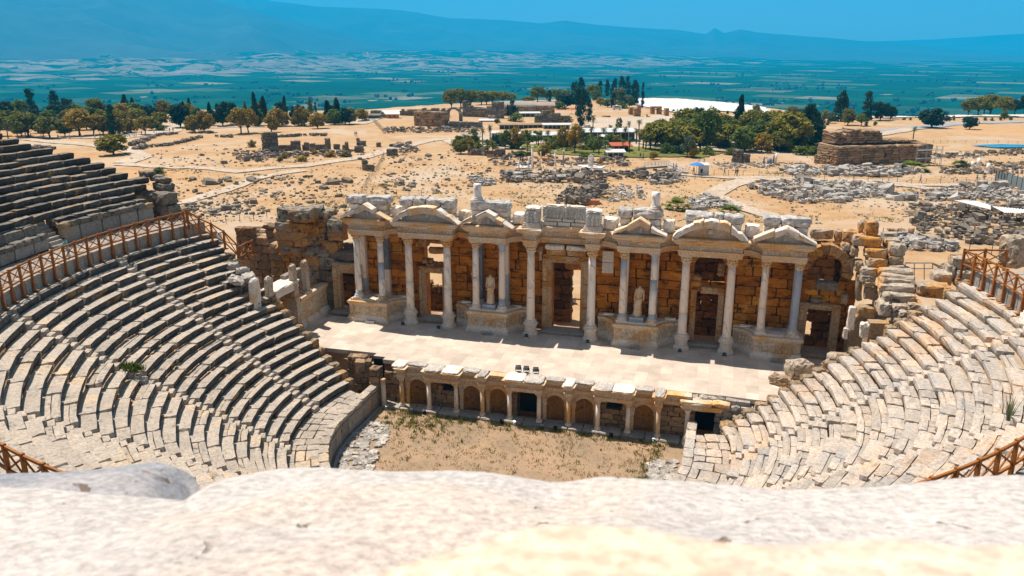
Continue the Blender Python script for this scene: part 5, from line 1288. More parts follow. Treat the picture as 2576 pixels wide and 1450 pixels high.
# travertine terraces at the plateau rim and paler earth
def sheet(name,pix,mat,lift=.12,kind='structure',lab=None,cat=None,sub=3):
    P=[on_ground(*p) for p in pix]; P=[np.array([p[0],p[1]]) for p in P]
    import mathutils
    me=bpy.data.meshes.new(name); 
    # dense fill so that the sheet follows the ground
    xs=[p[0] for p in P]; ys=[p[1] for p in P]; n=len(P)
    def inside(x,y):
        c=False
        for i in range(n):
            (x1,y1),(x2,y2)=P[i],P[i-1]
            if (y1>y)!=(y2>y) and x<(x2-x1)*(y-y1)/(y2-y1)+x1: c=not c
        return c
    st=max(1.2,max(max(xs)-min(xs),max(ys)-min(ys))/90)
    gx=np.arange(min(xs)-st,max(xs)+st,st); gy=np.arange(min(ys)-st,max(ys)+st,st)
    idx={};V=[];F=[]
    def vid(i,j):
        if (i,j) not in idx:
            x=gx[i]+.3*st*math.sin(i*7.1+j*3.3); y=gy[j]+.3*st*math.cos(i*2.7-j*5.9); idx[(i,j)]=len(V); V.append((x,y,gz(x,y)+lift))
        return idx[(i,j)]
    for i in range(len(gx)-1):
        for j in range(len(gy)-1):
            if inside(gx[i]+st/2,gy[j]+st/2): F.append((vid(i,j),vid(i+1,j),vid(i+1,j+1),vid(i,j+1)))
    if not F: return None
    mb=MB(); mb.add(V,F); o=mb.build(name,mat,None,True,origin=(P[0][0],P[0][1],0)); return tag(o,lab,cat,None,kind)
M['trav']=stone('white travertine',(.74,.71,.67),(.64,.59,.54),(.5,.42,.33),(.62,.8),.03,.12,0,.6,.2,.1)
M['path']=stone('pale trodden earth',(.55,.44,.33),(.49,.38,.27),(.40,.28,.17),(.62,.8),.1,.4,0,1.5,.3,.1)
M['lawn']=stone('green lawn',(.13,.14,.022),(.20,.19,.035),(.30,.24,.09),(.58,.72),.08,.4,0,2,.4,.1)
M['asphalt']=stone('bluish track',(.30,.32,.34),(.36,.36,.36),(.4,.36,.3),(.6,.8),.1,.4,0,2,.2,.1)
sheet('travertine_terrace',[(1600,249),(1700,250),(1800,258),(1910,269),(1960,288),(1880,287),(1800,281),(1700,286),(1640,274),(1590,264)],M['trav'],.5)
sheet('travertine_terrace',[(930,281),(1000,279),(1030,283),(1010,288),(940,288)],M['trav'],.5)
sheet('travertine_terrace',[(2180,296),(2330,295),(2576,291),(2700,290),(2700,294),(2400,297),(2190,299)],M['trav'],.5)
sheet('pale_yard',[(1480,300),(1700,288),(1960,292),(1900,318),(1650,330),(1480,322)],M['path'],.10)
sheet('pale_yard',[(1100,350),(1250,342),(1700,345),(1900,352),(1880,378),(1500,385),(1150,372)],M['path'],.10)
sheet('lawn',[(1300,362),(1500,370),(1700,372),(1830,385),(1760,400),(1500,395),(1320,380)],M['lawn'],.22)
def path_(name,pix,w,mat,lift=.14,lab=None):
    P=[on_ground(*p)[:2] for p in pix]; Q=[P[0]]
    for a,b in zip(P[:-1],P[1:]):
        k=max(1,int(np.hypot(*(b-a))/3))
        for i in range(1,k+1): Q.append(a+(b-a)*i/k)
    L=offset_path(Q,w/2); R=offset_path(Q,-w/2); V=[]
    for l,r in zip(L,R):
        for t in (0,.33,.67,1): 
            p=l+(r-l)*t; V.append((p[0],p[1],gz(p[0],p[1])+lift))
    mb=MB(); mb.add(V,strip_grid(None,len(Q),4)); tag(mb.build(name,mat,None,True,origin=(Q[0][0],Q[0][1],0)),kind='structure')
path_('path',[(60,350),(180,362),(300,372),(360,395),(310,412)],5,M['path'],.16)
path_('path',[(100,345),(300,348),(420,330),(440,310)],9,M['path'],.15)
path_('path',[(420,322),(640,318),(900,312),(960,300)],9,M['path'],.15)
path_('path',[(300,415),(520,425),(600,432),(760,420),(900,400),(1000,372),(1110,350)],4.5,M['path'],.16)
path_('path',[(380,520),(470,510),(560,480),(640,450),(760,430)],3.2,M['path'],.16)
path_('path',[(2576,505),(2300,470),(2100,456),(1880,452),(1830,470),(1790,490),(1850,520),(2000,560)],4.5,M['path'],.16)
path_('path',[(1280,437),(1500,436),(1650,437),(1830,447),(2050,452),(2300,465),(2576,466)],3.2,M['path'],.18)
path_('path',[(1960,330),(2100,338),(2250,328),(2400,312),(2576,306)],8,M['asphalt'],.2)
path_('path',[(2060,338),(2130,352),(2200,340),(2300,325)],6,M['path'],.22)
tag((lambda m:(m.add([(*on_ground(x,y)[:2],on_ground(x,y)[2]+.25) for x,y in ((2440,367),(2520,364),(2600,366),(2600,373),(2500,373))],[(4,3,2,1,0)]),m.build('pool_water',plain('pool water',(.03,.22,.33),.1,0,.1),None,False,origin=(0,0,0)))[1])(MB()),kind='structure')
# ---------------------------------------------------------------- plateau: trees, ruins, buildings, people
f1=lambda x,y:(x*.3418,y*.3418)
f2=lambda x,y:((1300+.5435*x)/1.59006,(250+.5435*y)/1.59006)
f3=lambda x,y:((2600+.5807*x)/1.59006,(250+.5807*y)/1.59006)
f4=lambda x,y:(x*.3469,314.46+y*.3469)
S1,S2,S3,S4=.3418,.3418,.3652,.3469
def msize(px,p): return px/FPX*depth(p)
# --- foliage prototypes (unit height) ---
def cards(mb,c,r,n,size,flat=1.0,up=.0):
    d=rng.normal(size=(n,3)); d/=np.linalg.norm(d,axis=1)[:,None]
    P=np.asarray(c)+d*(np.asarray(r)*rng.uniform(.55,1.05,(n,1))**.7)*np.array([1,1,flat])
    nrm=d+rng.normal(size=(n,3))*.55+np.array([0,0,up]); nrm/=np.linalg.norm(nrm,axis=1)[:,None]
    a=np.cross(nrm,rng.normal(size=(n,3))); a/=np.linalg.norm(a,axis=1)[:,None]; b=np.cross(nrm,a)
    s=size*rng.uniform(.6,1.4,(n,1))
    V=np.stack([P-a*s-b*s*.6,P+a*s-b*s*.7,P+a*s*.8+b*s*.7,P-a*s*.7+b*s*.6],1).reshape(-1,3)
    mb.add(V,[(4*i,4*i+1,4*i+2,4*i+3) for i in range(n)])
def t_proto(shape,mat,seed):
    global rng
    keep=rng; rng=np.random.default_rng(seed)
    tr=MB(); cr=MB()
    if shape in ('pine','round','broad'):
        z0,z1,w={'pine':(.17,1.0,.54),'round':(.08,1.0,.54),'broad':(.14,1.0,.52)}[shape]
        zc=(z0+z1)/2; hz=(z1-z0)/2
        tube(tr,[(0,0,-.03),(.02,.01,.2),(.03,-.02,z0+.1),(.02,.0,zc+.1)],[.035,.028,.022,.01],7)
        n={'pine':54,'round':58,'broad':40}[shape]
        for k in range(n):
            u=rng.uniform(0,6.283); q=rng.uniform(0,1)**.5*.80; zz=rng.uniform(-.85,1) if shape!='pine' else rng.uniform(-.5,1)
            m=math.sqrt(max(0.05,1-zz*zz*.8)); c=(w*q*m*math.cos(u),w*q*m*math.sin(u),zc+hz*zz*.80)
            if k%4==0: tube(tr,[(0.02,0,z0+.05*rng.random()),(c[0]*.5,c[1]*.5,(c[2]+z0)/2),c],[.014,.009,.004],5)
            rr=rng.uniform(.10,.18); cards(cr,c,rr*(1 if shape!='broad' else .85),60 if shape!='broad' else 44,.032 if shape!='broad' else .028,.8,.5)
    elif shape=='conifer':
        tube(tr,[(0,0,-.02),(0,0,.5),(0,0,.95)],[.03,.02,.005],6)
        for k in range(58):
            z=rng.uniform(.06,.99); R=.5*(1-z)**.75*(1-.35*(z<.12)); u=rng.uniform(0,6.28); q=rng.uniform(.35,.95)*R
            cards(cr,(q*math.cos(u),q*math.sin(u),z),.085+.06*(1-z),48,.028,1.0,.1)
    elif shape=='cypress':
        tube(tr,[(0,0,-.02),(0,0,.4),(0,0,.9)],[.05,.03,.01],6)
        for k in range(46):
            z=rng.uniform(.05,.99); R=.5*min(1,(1.02-z)*2.2)**.8*min(1,.45+z*2.2); u=rng.uniform(0,6.28); q=rng.uniform(.2,.75)*R
            d=rng.normal(size=(46,3)); cards(cr,(q*math.cos(u),q*math.sin(u),z),(.22,.22,.07),46,.03,1.0,.3)
    elif shape in ('palm','palmbush'):
        hz=.74 if shape=='palm' else .12
        tube(tr,[(0,0,-.03),(.01,0,hz*.5),(0,0,hz)],[.05,.038,.045] if shape=='palm' else [.12,.12,.1],8)
        nf=44 if shape=='palm' else 30
        for k in range(nf):
            u=rng.uniform(0,6.28); el=rng.uniform(-.6,1.45) if shape=='palm' else rng.uniform(.25,1.45); L=(.27 if shape=='palm' else .80)*rng.uniform(.8,1.1)
            p=np.array([0,0,hz]); pts=[p]
            for s in range(6):
                e=el-s*.22; p=p+np.array([math.cos(u)*math.cos(e),math.sin(u)*math.cos(e),math.sin(e)])*L/6*(1 if shape=='palm' else (1.0)); pts.append(p)
            sd=np.array([-math.sin(u),math.cos(u),0])
            if shape=='palmbush': # fan leaf on a stalk
                tube(cr,pts[:4],.006,3); b=pts[3]; dr=(pts[4]-pts[3]); dr/=np.linalg.norm(dr)
                for m in np.linspace(-1.1,1.1,11):
                    t=b+(dr*math.cos(m)+sd*math.sin(m))*.34*rng.uniform(.8,1.1)-(0,0,.04*abs(m)); w=np.cross(dr,sd)*.0+sd*math.cos(m)*.035-dr*math.sin(m)*.035
                    cr.add([b,(b+t)/2+w,t,(b+t)/2-w],[(0,1,2,3)])
            else:
                for s in range(1,6):
                    for q in (-1,1):
                        for o in (0,.5):
                            b=pts[s]+(pts[s+1]-pts[s])*o; t=b+sd*q*.075*(1.15-s/7)+(pts[s+1]-pts[s])*.5-(0,0,.03); w=(pts[s+1]-pts[s])*.22
                            cr.add([b-w*.5,b+w,t],[(0,1,2)])
    elif shape=='bush':
        for k in range(5): tube(tr,[(0,0,-.03),(.1*math.cos(k*1.3),.1*math.sin(k*1.3),.3),(.25*math.cos(k*1.3),.25*math.sin(k*1.3),.6)],[.03,.02,.008],5)
        for k in range(26):
            u=rng.uniform(0,6.28); q=rng.uniform(0,.36); z=rng.uniform(.15,.85)*(1.1-q)
            cards(cr,(q*math.cos(u),q*math.sin(u),z),.17,48,.036,.9,.4)
    rng=keep
    a=tr.build('trunk',M['trunk'],None,True,origin=(0,0,0)); b=cr.build('crown',M[mat],None,False,origin=(0,0,0)); COL.objects.unlink(a); COL.objects.unlink(b)
    return a.data,b.data
TP={}
def tree_data(shape,mat,v):
    k=(shape,mat,v)
    if k not in TP: TP[k]=t_proto(shape,mat,abs(hash(shape+mat))%1000*0+sum(map(ord,shape+mat))*7+v)
    return TP[k]
KN={'pine':'pine_tree','round':'round_tree','broad':'broadleaf_tree','conifer':'conifer_tree','cypress':'cypress_tree','palm':'palm_tree','palmbush':'fan_palm_bush','bush':'bush'}
def tree(shape,mat,p,h,w,lab,grp=None,cnt=[0]):
    cnt[0]+=1
    root=empty(KN[shape],(p[0],p[1],p[2]-.05),lab,'bush' if 'bush' in shape else 'tree',grp,rng.uniform(0,6.28))
    root.scale=(w,w,h)
    tm,cm=tree_data(shape,mat,cnt[0]%3)
    for n,me in (('trunk',tm),('crown',cm)):
        o=bpy.data.objects.new(n,me); COL.objects.link(o); o.parent=root
    return root
CW={'olive':'olive green','dark':'dark green','green':'mid green','ochre':'ochre tinted','grey':'grey green','yellow':'yellowing','palm':'grey green'}
def T(f,S,shape,mat,x,yb,yt,w,area,lab=None):
    p=on_ground(*f(x,yb)); h=msize((yb-yt)*S,p)*1.06; ww=msize(w*S,p)*1.15
    nm={'pine':'umbrella pine','round':'round crowned tree','broad':'loose leafy tree','conifer':'conifer','cypress':'slim cypress','palm':'palm','palmbush':'fan palm bush','bush':'bush'}[shape]
    l=lab or (CW[mat]+' '+nm+' '+area)
    tree(shape,'leaf_'+mat,p,h,ww,l,None if lab else nm+' trees '+area)
A='in the left grove'
for s,m,x,yb,yt,w in [('pine','olive',210,1010,845,200),('palm','palm',60,1020,885,80),('pine','olive',0,1000,850,120),('pine','dark',40,900,760,130),('pine','olive',370,1015,870,175),('round','dark',400,890,778,130),('pine','ochre',585,1005,820,190),('pine','ochre',690,995,850,150),('round','ochre',760,990,860,120),('pine','ochre',900,975,830,140),('round','ochre',960,980,880,130),('pine','ochre',1070,995,872,112),('round','green',1000,870,765,160),('round','olive',1180,930,830,125),('round','dark',500,830,725,105),('round','dark',730,830,757,80),('palm','palm',1215,860,790,60),('palm','palm',660,880,790,64),('palm','palm',800,850,788,64),('palm','palm',280,840,775,60),('palm','palm',330,905,830,60),('round','green',180,870,795,115),('palm','palm',600,860,795,60),('palm','palm',880,870,795,60),('pine','olive',520,960,820,120),('round','ochre',820,930,830,100),('round','grey',440,930,850,90),('round','green',100,960,850,110),('round','green',280,980,860,100),('round','ochre',640,960,840,120),('round','olive',740,930,820,120),('round','green',840,940,820,110),('round','ochre',880,990,870,100),('round','dark',550,880,800,100),('round','dark',1080,880,790,100),('round','olive',1120,960,860,110),('round','grey',480,1000,880,110),('round','green',160,1000,870,120),('round','ochre',320,1000,890,90),('round','dark',230,930,810,120),('round','olive',60,950,820,130),('round','green',690,930,800,110),('palm','palm',952,945,848,64),('round','ochre',564,940,832,114),('round','green',75,890,795,122),('round','dark',535,899,785,109),('round','green',40,943,822,91),('round','green',374,937,817,113),('round','green',594,924,808,116),('palm','palm',660,900,807,69),('round','dark',251,891,773,91),('round','dark',96,870,758,91),('round','dark',-39,944,816,88),('round','dark',464,958,849,82),('round','green',70,886,758,103),('palm','palm',272,871,776,61),('round','dark',826,908,800,87),('round','ochre',126,933,825,115),('round','dark',-39,959,853,114),('round','ochre',227,948,836,105),('round','ochre',1216,870,744,98),('pine','olive',1014,921,810,125),('round','dark',268,918,824,104),('pine','olive',705,872,737,143),('round','green',155,878,744,126),('round','ochre',899,878,769,127),('round','green',572,898,774,93),('round','dark',1182,863,769,89),('bush','green',1190,960,915,90)]: T(f1,S1,s,m,x,yb,yt,w,A)
T(f1,S1,'cypress','dark',235,830,658,75,'','tall dark cypress rising highest above the left grove')
T(f1,S1,'cypress','dark',410,830,683,78,'','broad dark cypress right of the tallest one above the left grove')
T(f1,S1,'cypress','dark',835,1000,795,72,'','dark cypress standing in front among the ochre pines of the left grove')
T(f1,S1,'conifer','dark',930,850,713,85,'','dark conifer above the right half of the left grove'); T(f1,S1,'conifer','dark',985,850,732,72,'','smaller dark conifer leaning beside its neighbour above the left grove')
T(f1,S1,'conifer','dark',1115,850,783,82,'','low dark conifer at the right end of the left grove skyline')
A='left of the ruined hall'
for s,m,x,yb,yt,w in [('round','dark',1330,940,780,135),('round','ochre',1430,975,860,125),('round','ochre',1505,975,830,120),('conifer','dark',1400,850,738,55),('conifer','dark',1550,910,770,62),('round','dark',1640,930,760,125),('round','dark',1700,920,770,105),('pine','ochre',1775,990,812,150),('pine','ochre',1830,985,815,130),('conifer','grey',1810,880,760,60),('round','ochre',2000,975,855,105),('round','ochre',2050,930,805,125),('round','ochre',2085,930,830,90),('round','ochre',2220,925,790,115),('round','ochre',2240,925,820,95),('round','ochre',2340,945,835,115),('conifer','green',2285,840,735,50),('cypress','dark',2325,850,765,22),('round','green',2460,920,815,95),('round','dark',2540,920,800,70),('round','dark',1880,930,790,70),('round','ochre',1560,930,875,60),('round','green',1900,930,870,60),('round','ochre',2170,930,860,60),('round','ochre',2051,919,821,88),('round','green',1459,928,801,94),('round','dark',1557,925,813,70),('conifer','dark',1358,884,762,55),('round','green',1867,878,784,89),('round','green',1898,925,811,90),('conifer','dark',2101,871,732,59),('conifer','dark',1394,929,810,60),('round','dark',2186,914,778,101),('conifer','dark',2435,911,790,67),('round','ochre',1929,871,753,80),('round','ochre',1391,870,769,82),('round','dark',2217,922,783,85),('round','ochre',1405,920,817,102),('round','dark',1328,875,762,108),('round','dark',2459,906,786,80),('round','dark',2070,878,763,90),('conifer','dark',2423,896,766,56)]: T(f1,S1,s,m,x,yb,yt,w,A)
T(f1,S1,'conifer','dark',1880,890,703,75,'','tall dark conifer, left of a close pair in the middle tree row'); T(f1,S1,'conifer','dark',1945,890,728,85,'','dark conifer, right of a close pair in the middle tree row')
T(f1,S1,'conifer','dark',2410,900,760,75,'','left dark conifer of the pair near the white rim'); T(f1,S1,'conifer','dark',2480,900,745,75,'','right dark conifer of the pair near the white rim')
T(f1,S1,'round','olive',840,1145,1005,215,'','lone round olive green tree standing on the dry grass beyond the upper seating')
T(f1,S1,'bush','ochre',1855,1090,1035,66,'','round ochre bush left of the ruined pier'); T(f1,S1,'bush','green',1175,1290,1225,90,'','small green bush alone on the dry grass beside the upper seats'); T(f1,S1,'bush','yellow',2220,1190,1145,92,'','yellow green bush before the ruined pillars')
for x,y,w in ((2090,1170,60),(2060,1200,50),(2430,1160,90),(2540,1160,90),(2320,1140,50)): T(f1,S1,'bush','ochre',x,y,y-42,w,'among the ruined pillars on the left')
A='behind the low ruined wall'
for s,m,x,yb,yt,w in [('round','ochre',275,440,355,90),('round','green',75,460,355,100),('conifer','dark',20,450,300,80),('conifer','dark',95,450,285,85),('round','grey',180,455,340,100)]: T(f2,S2,s,m,x,yb,yt,w,'beside the orange cabin')
A='behind the ruined hall'
for x,yb,yt,w in [(930,340,210,115),(1000,335,208,125),(1070,330,215,125),(1150,315,220,115),(1230,310,218,115),(1310,300,220,125),(1370,295,232,85),(1040,330,225,110),(1190,310,228,110)]: T(f2,S2,'pine','olive',x,yb,yt,w,A)
A='in the wood beside the vaulted hall'
for s,m,x,yb,yt,w in [('pine','green',1565,290,188,105),('pine','green',1635,285,208,75),('pine','green',1700,285,200,85),('pine','green',1770,280,208,75),('pine','olive',1500,300,255,95),('pine','green',1970,280,170,115),('round','dark',1760,340,240,135),('round','dark',1870,345,195,130),('round','grey',2170,335,200,135),('round','yellow',2028,320,255,62),('round','green',2240,330,250,66),('round','green',2080,330,270,70),('round','green',1720,345,290,80),('round','green',2000,290,215,70),('bush','green',2190,340,290,80)]: T(f2,S2,s,m,x,yb,yt,w,A)
A='on the skyline above the white slope'
for x,yb,yt,w in [(1655,300,205,30),(1825,240,155,38),(1846,240,150,32),(2024,240,138,36),(2075,250,140,38),(2112,240,170,30),(2130,240,122,44),(2180,250,118,52),(2225,250,120,54),(2275,318,134,52),(2295,310,165,30),(2335,335,170,24),(2120,335,222,42)]: T(f2,S2,'cypress','dark',x,yb,yt,w,A)
T(f2,S2,'cypress','dark',1882,260,125,58,'','stout dark cypress standing left of the skyline cypress row')
T(f2,S2,'cypress','dark',1888,480,262,56,'','tall dark cypress standing before the ruined corner wall, left of two'); T(f2,S2,'cypress','dark',1940,440,270,52,'','dark cypress standing before the ruined corner wall, right of two'); T(f2,S2,'cypress','dark',1860,400,215,50,'','dark cypress behind the ruined corner wall')
T(f2,S2,'cypress','dark',1380,395,290,66,'','dark cypress in front of the pale vaulted roof'); T(f2,S2,'cypress','dark',1345,395,312,18,'','thin cypress in front of the pale vaulted roof')
T(f2,S2,'bush','green',1400,435,370,125,'','wide dark green clipped tree before the vaulted hall'); T(f2,S2,'round','yellow',1590,385,308,120,'','yellow green tree at the right end of the vaulted hall'); T(f2,S2,'bush','green',1270,460,415,48,'','round clipped shrub before the ruined hall')
A='around the white pavilions'
for s,m,x,yb,yt,w in [('palm','palm',1970,525,385,85),('palm','palm',1160,600,480,85),('palm','palm',1215,585,450,92),('palm','palm',1570,620,530,82),('palm','palm',2015,685,525,94),('palm','palm',2100,555,450,85),('palm','palm',2235,545,425,74),('palm','palm',2310,525,415,92),('palm','palm',2370,530,440,74),('palm','palm',2240,670,545,84),('palm','palm',2310,660,510,90),('palm','palm',1690,650,570,64),('palm','palm',1490,660,575,64),('palm','palm',2190,660,555,70),('palm','palm',1770,350,318,60),('broad','ochre',1410,640,485,112),('round','green',1325,640,510,74),('broad','ochre',1745,650,480,84),('broad','ochre',1840,665,460,125),('broad','green',2160,530,415,54),('bush','green',960,635,560,84),('bush','ochre',1060,650,560,125),('bush','green',1130,640,580,84),('palm','palm',1030,600,520,92),('bush','ochre',1610,690,600,115),('bush','green',1230,625,578,46),('round','yellow',1640,630,580,40),('bush','green',1430,690,650,120),('bush','green',1920,690,655,120),('bush','green',1250,640,600,60),('round','ochre',1740,470,405,70),('broad','green',1560,480,440,60),('broad','green',1800,450,400,60),('round','yellow',2140,615,545,80),('round','green',1960,640,560,70),('broad','green',1089,629,500,97),('bush','green',1203,608,567,113),('round','dark',1265,617,539,95),('round','dark',1311,623,559,91),('bush','green',1385,638,584,107),('broad','green',1488,623,499,102),('broad','green',1557,603,508,90),('bush','green',1643,602,547,98),('round','dark',1757,612,536,76),('broad','green',1816,634,537,112),('round','green',1945,620,536,82),('round','green',1999,634,559,102),('palm','palm',1500,610,510,96),('palm','palm',1640,600,496,96),('palm','palm',1720,590,494,90),('palm','palm',1900,600,480,100),('palm','palm',1960,590,472,100),('palm','palm',2050,600,480,104),('palm','palm',2130,590,472,100),('palm','palm',2210,585,465,104),('palm','palm',2290,600,480,104),('palm','palm',2340,640,520,104),('palm','palm',1100,590,500,90),('palm','palm',1280,610,510,90),('palm','palm',1360,600,508,88),('palm','palm',2060,690,566,110),('palm','palm',1460,600,504,90),('palm','palm',1590,590,494,90),('round','olive',988,627,544,71),('round','green',2099,629,536,93),('broad','green',1878,609,511,76),('round','green',1427,639,552,102),('bush','olive',1192,666,612,70),('bush','green',1762,620,568,66),('round','green',1707,628,541,101),('bush','ochre',1772,630,590,101),('bush','green',1072,653,612,81),('bush','olive',1691,641,588,91),('palm','palm',1365,603,484,80),('palm','palm',1235,684,565,103),('palm','palm',2361,650,562,109),('broad','green',1975,667,569,101),('bush','olive',1898,648,606,104),('bush','green',2181,610,571,72),('round','olive',1000,680,579,104),('broad','green',1775,643,512,66)]: T(f2,S2,s,m,x,yb,yt,w,A)
A='in the big grove'
for s,m,x,yb,yt,w in [('pine','olive',100,610,430,235),('pine','olive',0,600,440,130),('round','green',390,610,330,155),('pine','olive',540,590,440,200),('pine','olive',500,500,370,160),('round','olive',750,540,350,145),('round','dark',860,490,340,110),('pine','olive',960,610,360,255),('pine','olive',890,620,490,130),('broad','ochre',770,625,490,120),('round','green',650,615,500,115),('round','ochre',1165,560,455,56),('round','green',300,500,370,120),('round','yellow',290,470,370,90),('palm','palm',200,480,370,90),('palm','palm',690,590,500,80),('palm','palm',620,470,390,70),('pine','olive',820,600,430,120),('bush','green',560,640,590,110),('bush','green',400,640,595,90),('round','green',1020,600,470,110),('round','olive',690,470,350,100),('round','green',440,470,370,110),('round','green',34,571,424,182),('pine','green',95,578,418,161),('pine','olive',141,609,479,168),('round','green',191,592,425,189),('pine','green',236,542,391,174),('pine','olive',271,610,447,204),('pine','olive',342,609,473,193),('round','dark',403,551,401,143),('round','green',453,554,421,180),('pine','olive',511,575,439,172),('round','green',538,570,405,162),('pine','green',583,576,440,191),('round','green',644,614,455,164),('round','green',718,563,411,145),('round','green',736,602,447,178),('round','dark',816,552,410,128),('pine','green',853,591,452,194),('round','green',918,614,467,169),('round','dark',932,568,413,163),('round','green',990,572,420,177),('pine','olive',1032,543,372,177),('pine','green',1113,569,437,182),('round','dark',919,563,410,140),('pine','olive',683,538,355,168),('pine','olive',1018,535,397,152),('pine','olive',240,527,340,177),('round','green',469,583,406,145),('round','dark',1110,583,428,128),('pine','olive',710,527,348,190),('round','green',906,530,372,120),('pine','olive',883,518,364,165),('pine','olive',183,598,420,156),('round','dark',1085,580,407,137),('pine','olive',824,525,346,195),('round','dark',351,517,342,123),('round','dark',1126,550,362,116),('round','dark',1057,508,323,138),('pine','olive',1009,519,362,150),('round','dark',912,587,419,147),('round','green',165,598,451,163),('round','dark',319,512,326,125),('pine','olive',906,553,365,169),('bush','ochre',289,608,563,91),('bush','green',101,635,559,87),('bush','green',239,617,561,79),('bush','ochre',968,621,571,86),('bush','green',837,597,573,62),('bush','dark',880,613,566,103),('bush','green',808,609,569,82),('bush','dark',1049,594,549,70),('bush','green',1082,628,570,81),('bush','dark',938,616,557,71),('bush','green',397,632,574,93),('bush','dark',207,638,572,88),('bush','ochre',808,621,574,73),('bush','green',165,632,574,64),('round','green',902,521,415,144),('round','olive',159,577,409,172),('pine','olive',1098,544,394,155),('pine','olive',64,543,405,161),('broad','dark',1098,548,398,171),('round','olive',440,569,446,150),('pine','dark',499,554,405,138),('round','dark',399,521,426,157),('broad','olive',95,548,445,156),('round','olive',334,567,447,121),('round','dark',432,567,409,141),('broad','dark',370,544,412,166)]: T(f3,S3,s,m,x,yb,yt,w,A)
T(f3,S3,'conifer','dark',612,500,256,110,'','tallest dark conifer of the big grove on the right'); T(f3,S3,'cypress','dark',1090,590,300,130,'','broad dark cypress at the right end of the big grove')
T(f3,S3,'broad','grey',255,660,512,105,'','grey green loose tree at the front edge of the big grove'); T(f3,S3,'round','yellow',298,660,585,72,'','yellow young tree before the grey green one'); T(f3,S3,'round','yellow',22,670,610,62,'','yellow young tree left of the walkway ramp')
T(f3,S3,'bush','green',1040,640,580,120,'','dark hedge between the big grove and the block building, left half'); T(f3,S3,'bush','green',1120,640,575,120,'','dark hedge between the big grove and the block building, right half')
A='along the plateau rim'
for s,m,x,yb,yt,w in [('round','grey',725,410,295,52),('round','grey',980,380,310,78),('round','olive',1200,400,330,62),('round','grey',1240,420,345,54),('round','olive',1360,435,325,94),('pine','green',1455,440,360,78),('bush','green',2440,395,330,56),('bush','olive',1220,435,395,30),('bush','olive',1490,440,410,30),('bush','olive',1550,440,408,30),('bush','olive',1150,385,355,36)]+[('bush','green',150+k*47+rng.normal()*9,345+k*1.2,322+k*1.2,24) for k in range(17)]+[('bush','olive',1740+k*52+rng.normal()*9,400,372+rng.normal()*4,30) for k in range(15)]: T(f3,S3,s,m,x,yb,yt,w,A)
T(f3,S3,'conifer','dark',1310,410,220,140,'','tall loose dark pine, leftmost of the big rim trees on the right'); T(f3,S3,'cypress','dark',1490,400,222,80,'','dark egg shaped conifer between the big rim trees')
T(f3,S3,'round','dark',1585,400,280,110,'','dark tree right of the egg shaped conifer on the rim'); T(f3,S3,'round','dark',1655,395,310,76,'','smaller dark tree touching its neighbour on the rim')
T(f3,S3,'round','dark',1940,450,320,168,'','wide dark pine standing alone on the tracks at the right'); T(f3,S3,'round','dark',2200,460,375,96,'','small dark pine beside the bluish track')
A='in the far right pine group'
for x,yb,yt,w in [(2190,370,260,95),(2260,365,250,115),(2340,365,235,140),(2430,375,250,115),(2510,360,265,85),(2575,360,225,70),(2300,365,250,100),(2640,370,230,100)]: T(f3,S3,'pine','olive' if x<2480 else 'dark',x,yb,yt,w,A)
T(f3,S3,'palm','palm',1810,545,440,76,'','single palm on the dry ground above the block building')
T(f3,S3,'palmbush','green',1812,752,655,150,'','big rounded palm bush before the right end of the block building'); T(f3,S3,'palmbush','green',2130,732,655,92,'','rounded palm bush right of the block building')
T(f3,S3,'palmbush','green',190,1018,905,125,'','left fan palm bush just behind the top of the stage front'); T(f3,S3,'palmbush','green',550,1062,950,125,'','right fan palm bush just behind the top of the stage front')
number_labels([o for o in COL.objects if o.parent is None and o.get('category') in ('tree','bush')])
# trees dotted over the plain far below: nobody could count them
mb=MB(); V0,F0=TPL[2]
k=0
while k<2600:
    a=ya+RAD(rng.uniform(-40,40)); r=math.exp(rng.uniform(math.log(620),math.log(6500)))
    x=CAM[0]+r*math.cos(a); y=CAM[1]+r*math.sin(a)
    if math.sin(x*.004+1)*math.sin(y*.005+2)+.5*math.sin(x*.011+y*.007)<rng.uniform(-.5,1.0): continue
    m=rng.integers(1,4)
    for _ in range(m):
        s=rng.uniform(3,7); v=V0/np.maximum(.6,np.linalg.norm(V0,axis=1))[:,None]*np.array([s*1.1,s*1.1,s])+rng.normal(size=V0.shape)*s*.16
        mb.add(v+np.array([x+rng.normal()*14,y+rng.normal()*14,ZP+s*.8]),F0)
    k+=m
tag(mb.build('distant_trees',M['leaf_dark'],origin=(0,2000,ZP)),'small dark trees dotted over the green plain far below','trees',None,'stuff')
# --- ruins ---
def rwall(f,S,x0,y0,x1,y1,hpx,lab,mat='ruin',th=1.0,ragged=.25,ch=.6,bl=1.1,opn=(),name='ruined_wall',cat='ruin',grp=None,amp=.05,top=None):
    p=on_ground(*f(x0,y0)); q=on_ground(*f(x1,y1)); d=q-p; L=float(np.hypot(d[0],d[1])); H=msize(hpx*S,(p+q)/2)
    s=rng.uniform(0,6.28)
    tp=top or (lambda u,L=L,H=H:H*(1-ragged*(.5+.5*math.sin(u*6.5/L*2+s)*math.cos(u*2.3/L*3+s*2))-ragged*.3*rng.random()))
    if top: tp=lambda u:H*top(u/L)
    mb=MB(); ashlar(mb,(p[0],p[1],min(p[2],q[2])-.3),math.atan2(d[1],d[0]),L,H+.3,th,ch,bl,[(a*L,b*L,c*H+.3,e*H+.3) for a,b,c,e in opn],tp,amp,2)
    if not mb.v: return None
    o=mb.build(name,M[mat],origin=p); return tag(o,lab,cat,grp)
rwall(f1,S1,1930,1125,2025,1128,155,'tall ruined pier standing among the broken pillars on the left','ruin',2.2,.10,.9,1.2,amp=.08,name='ruined_pier')
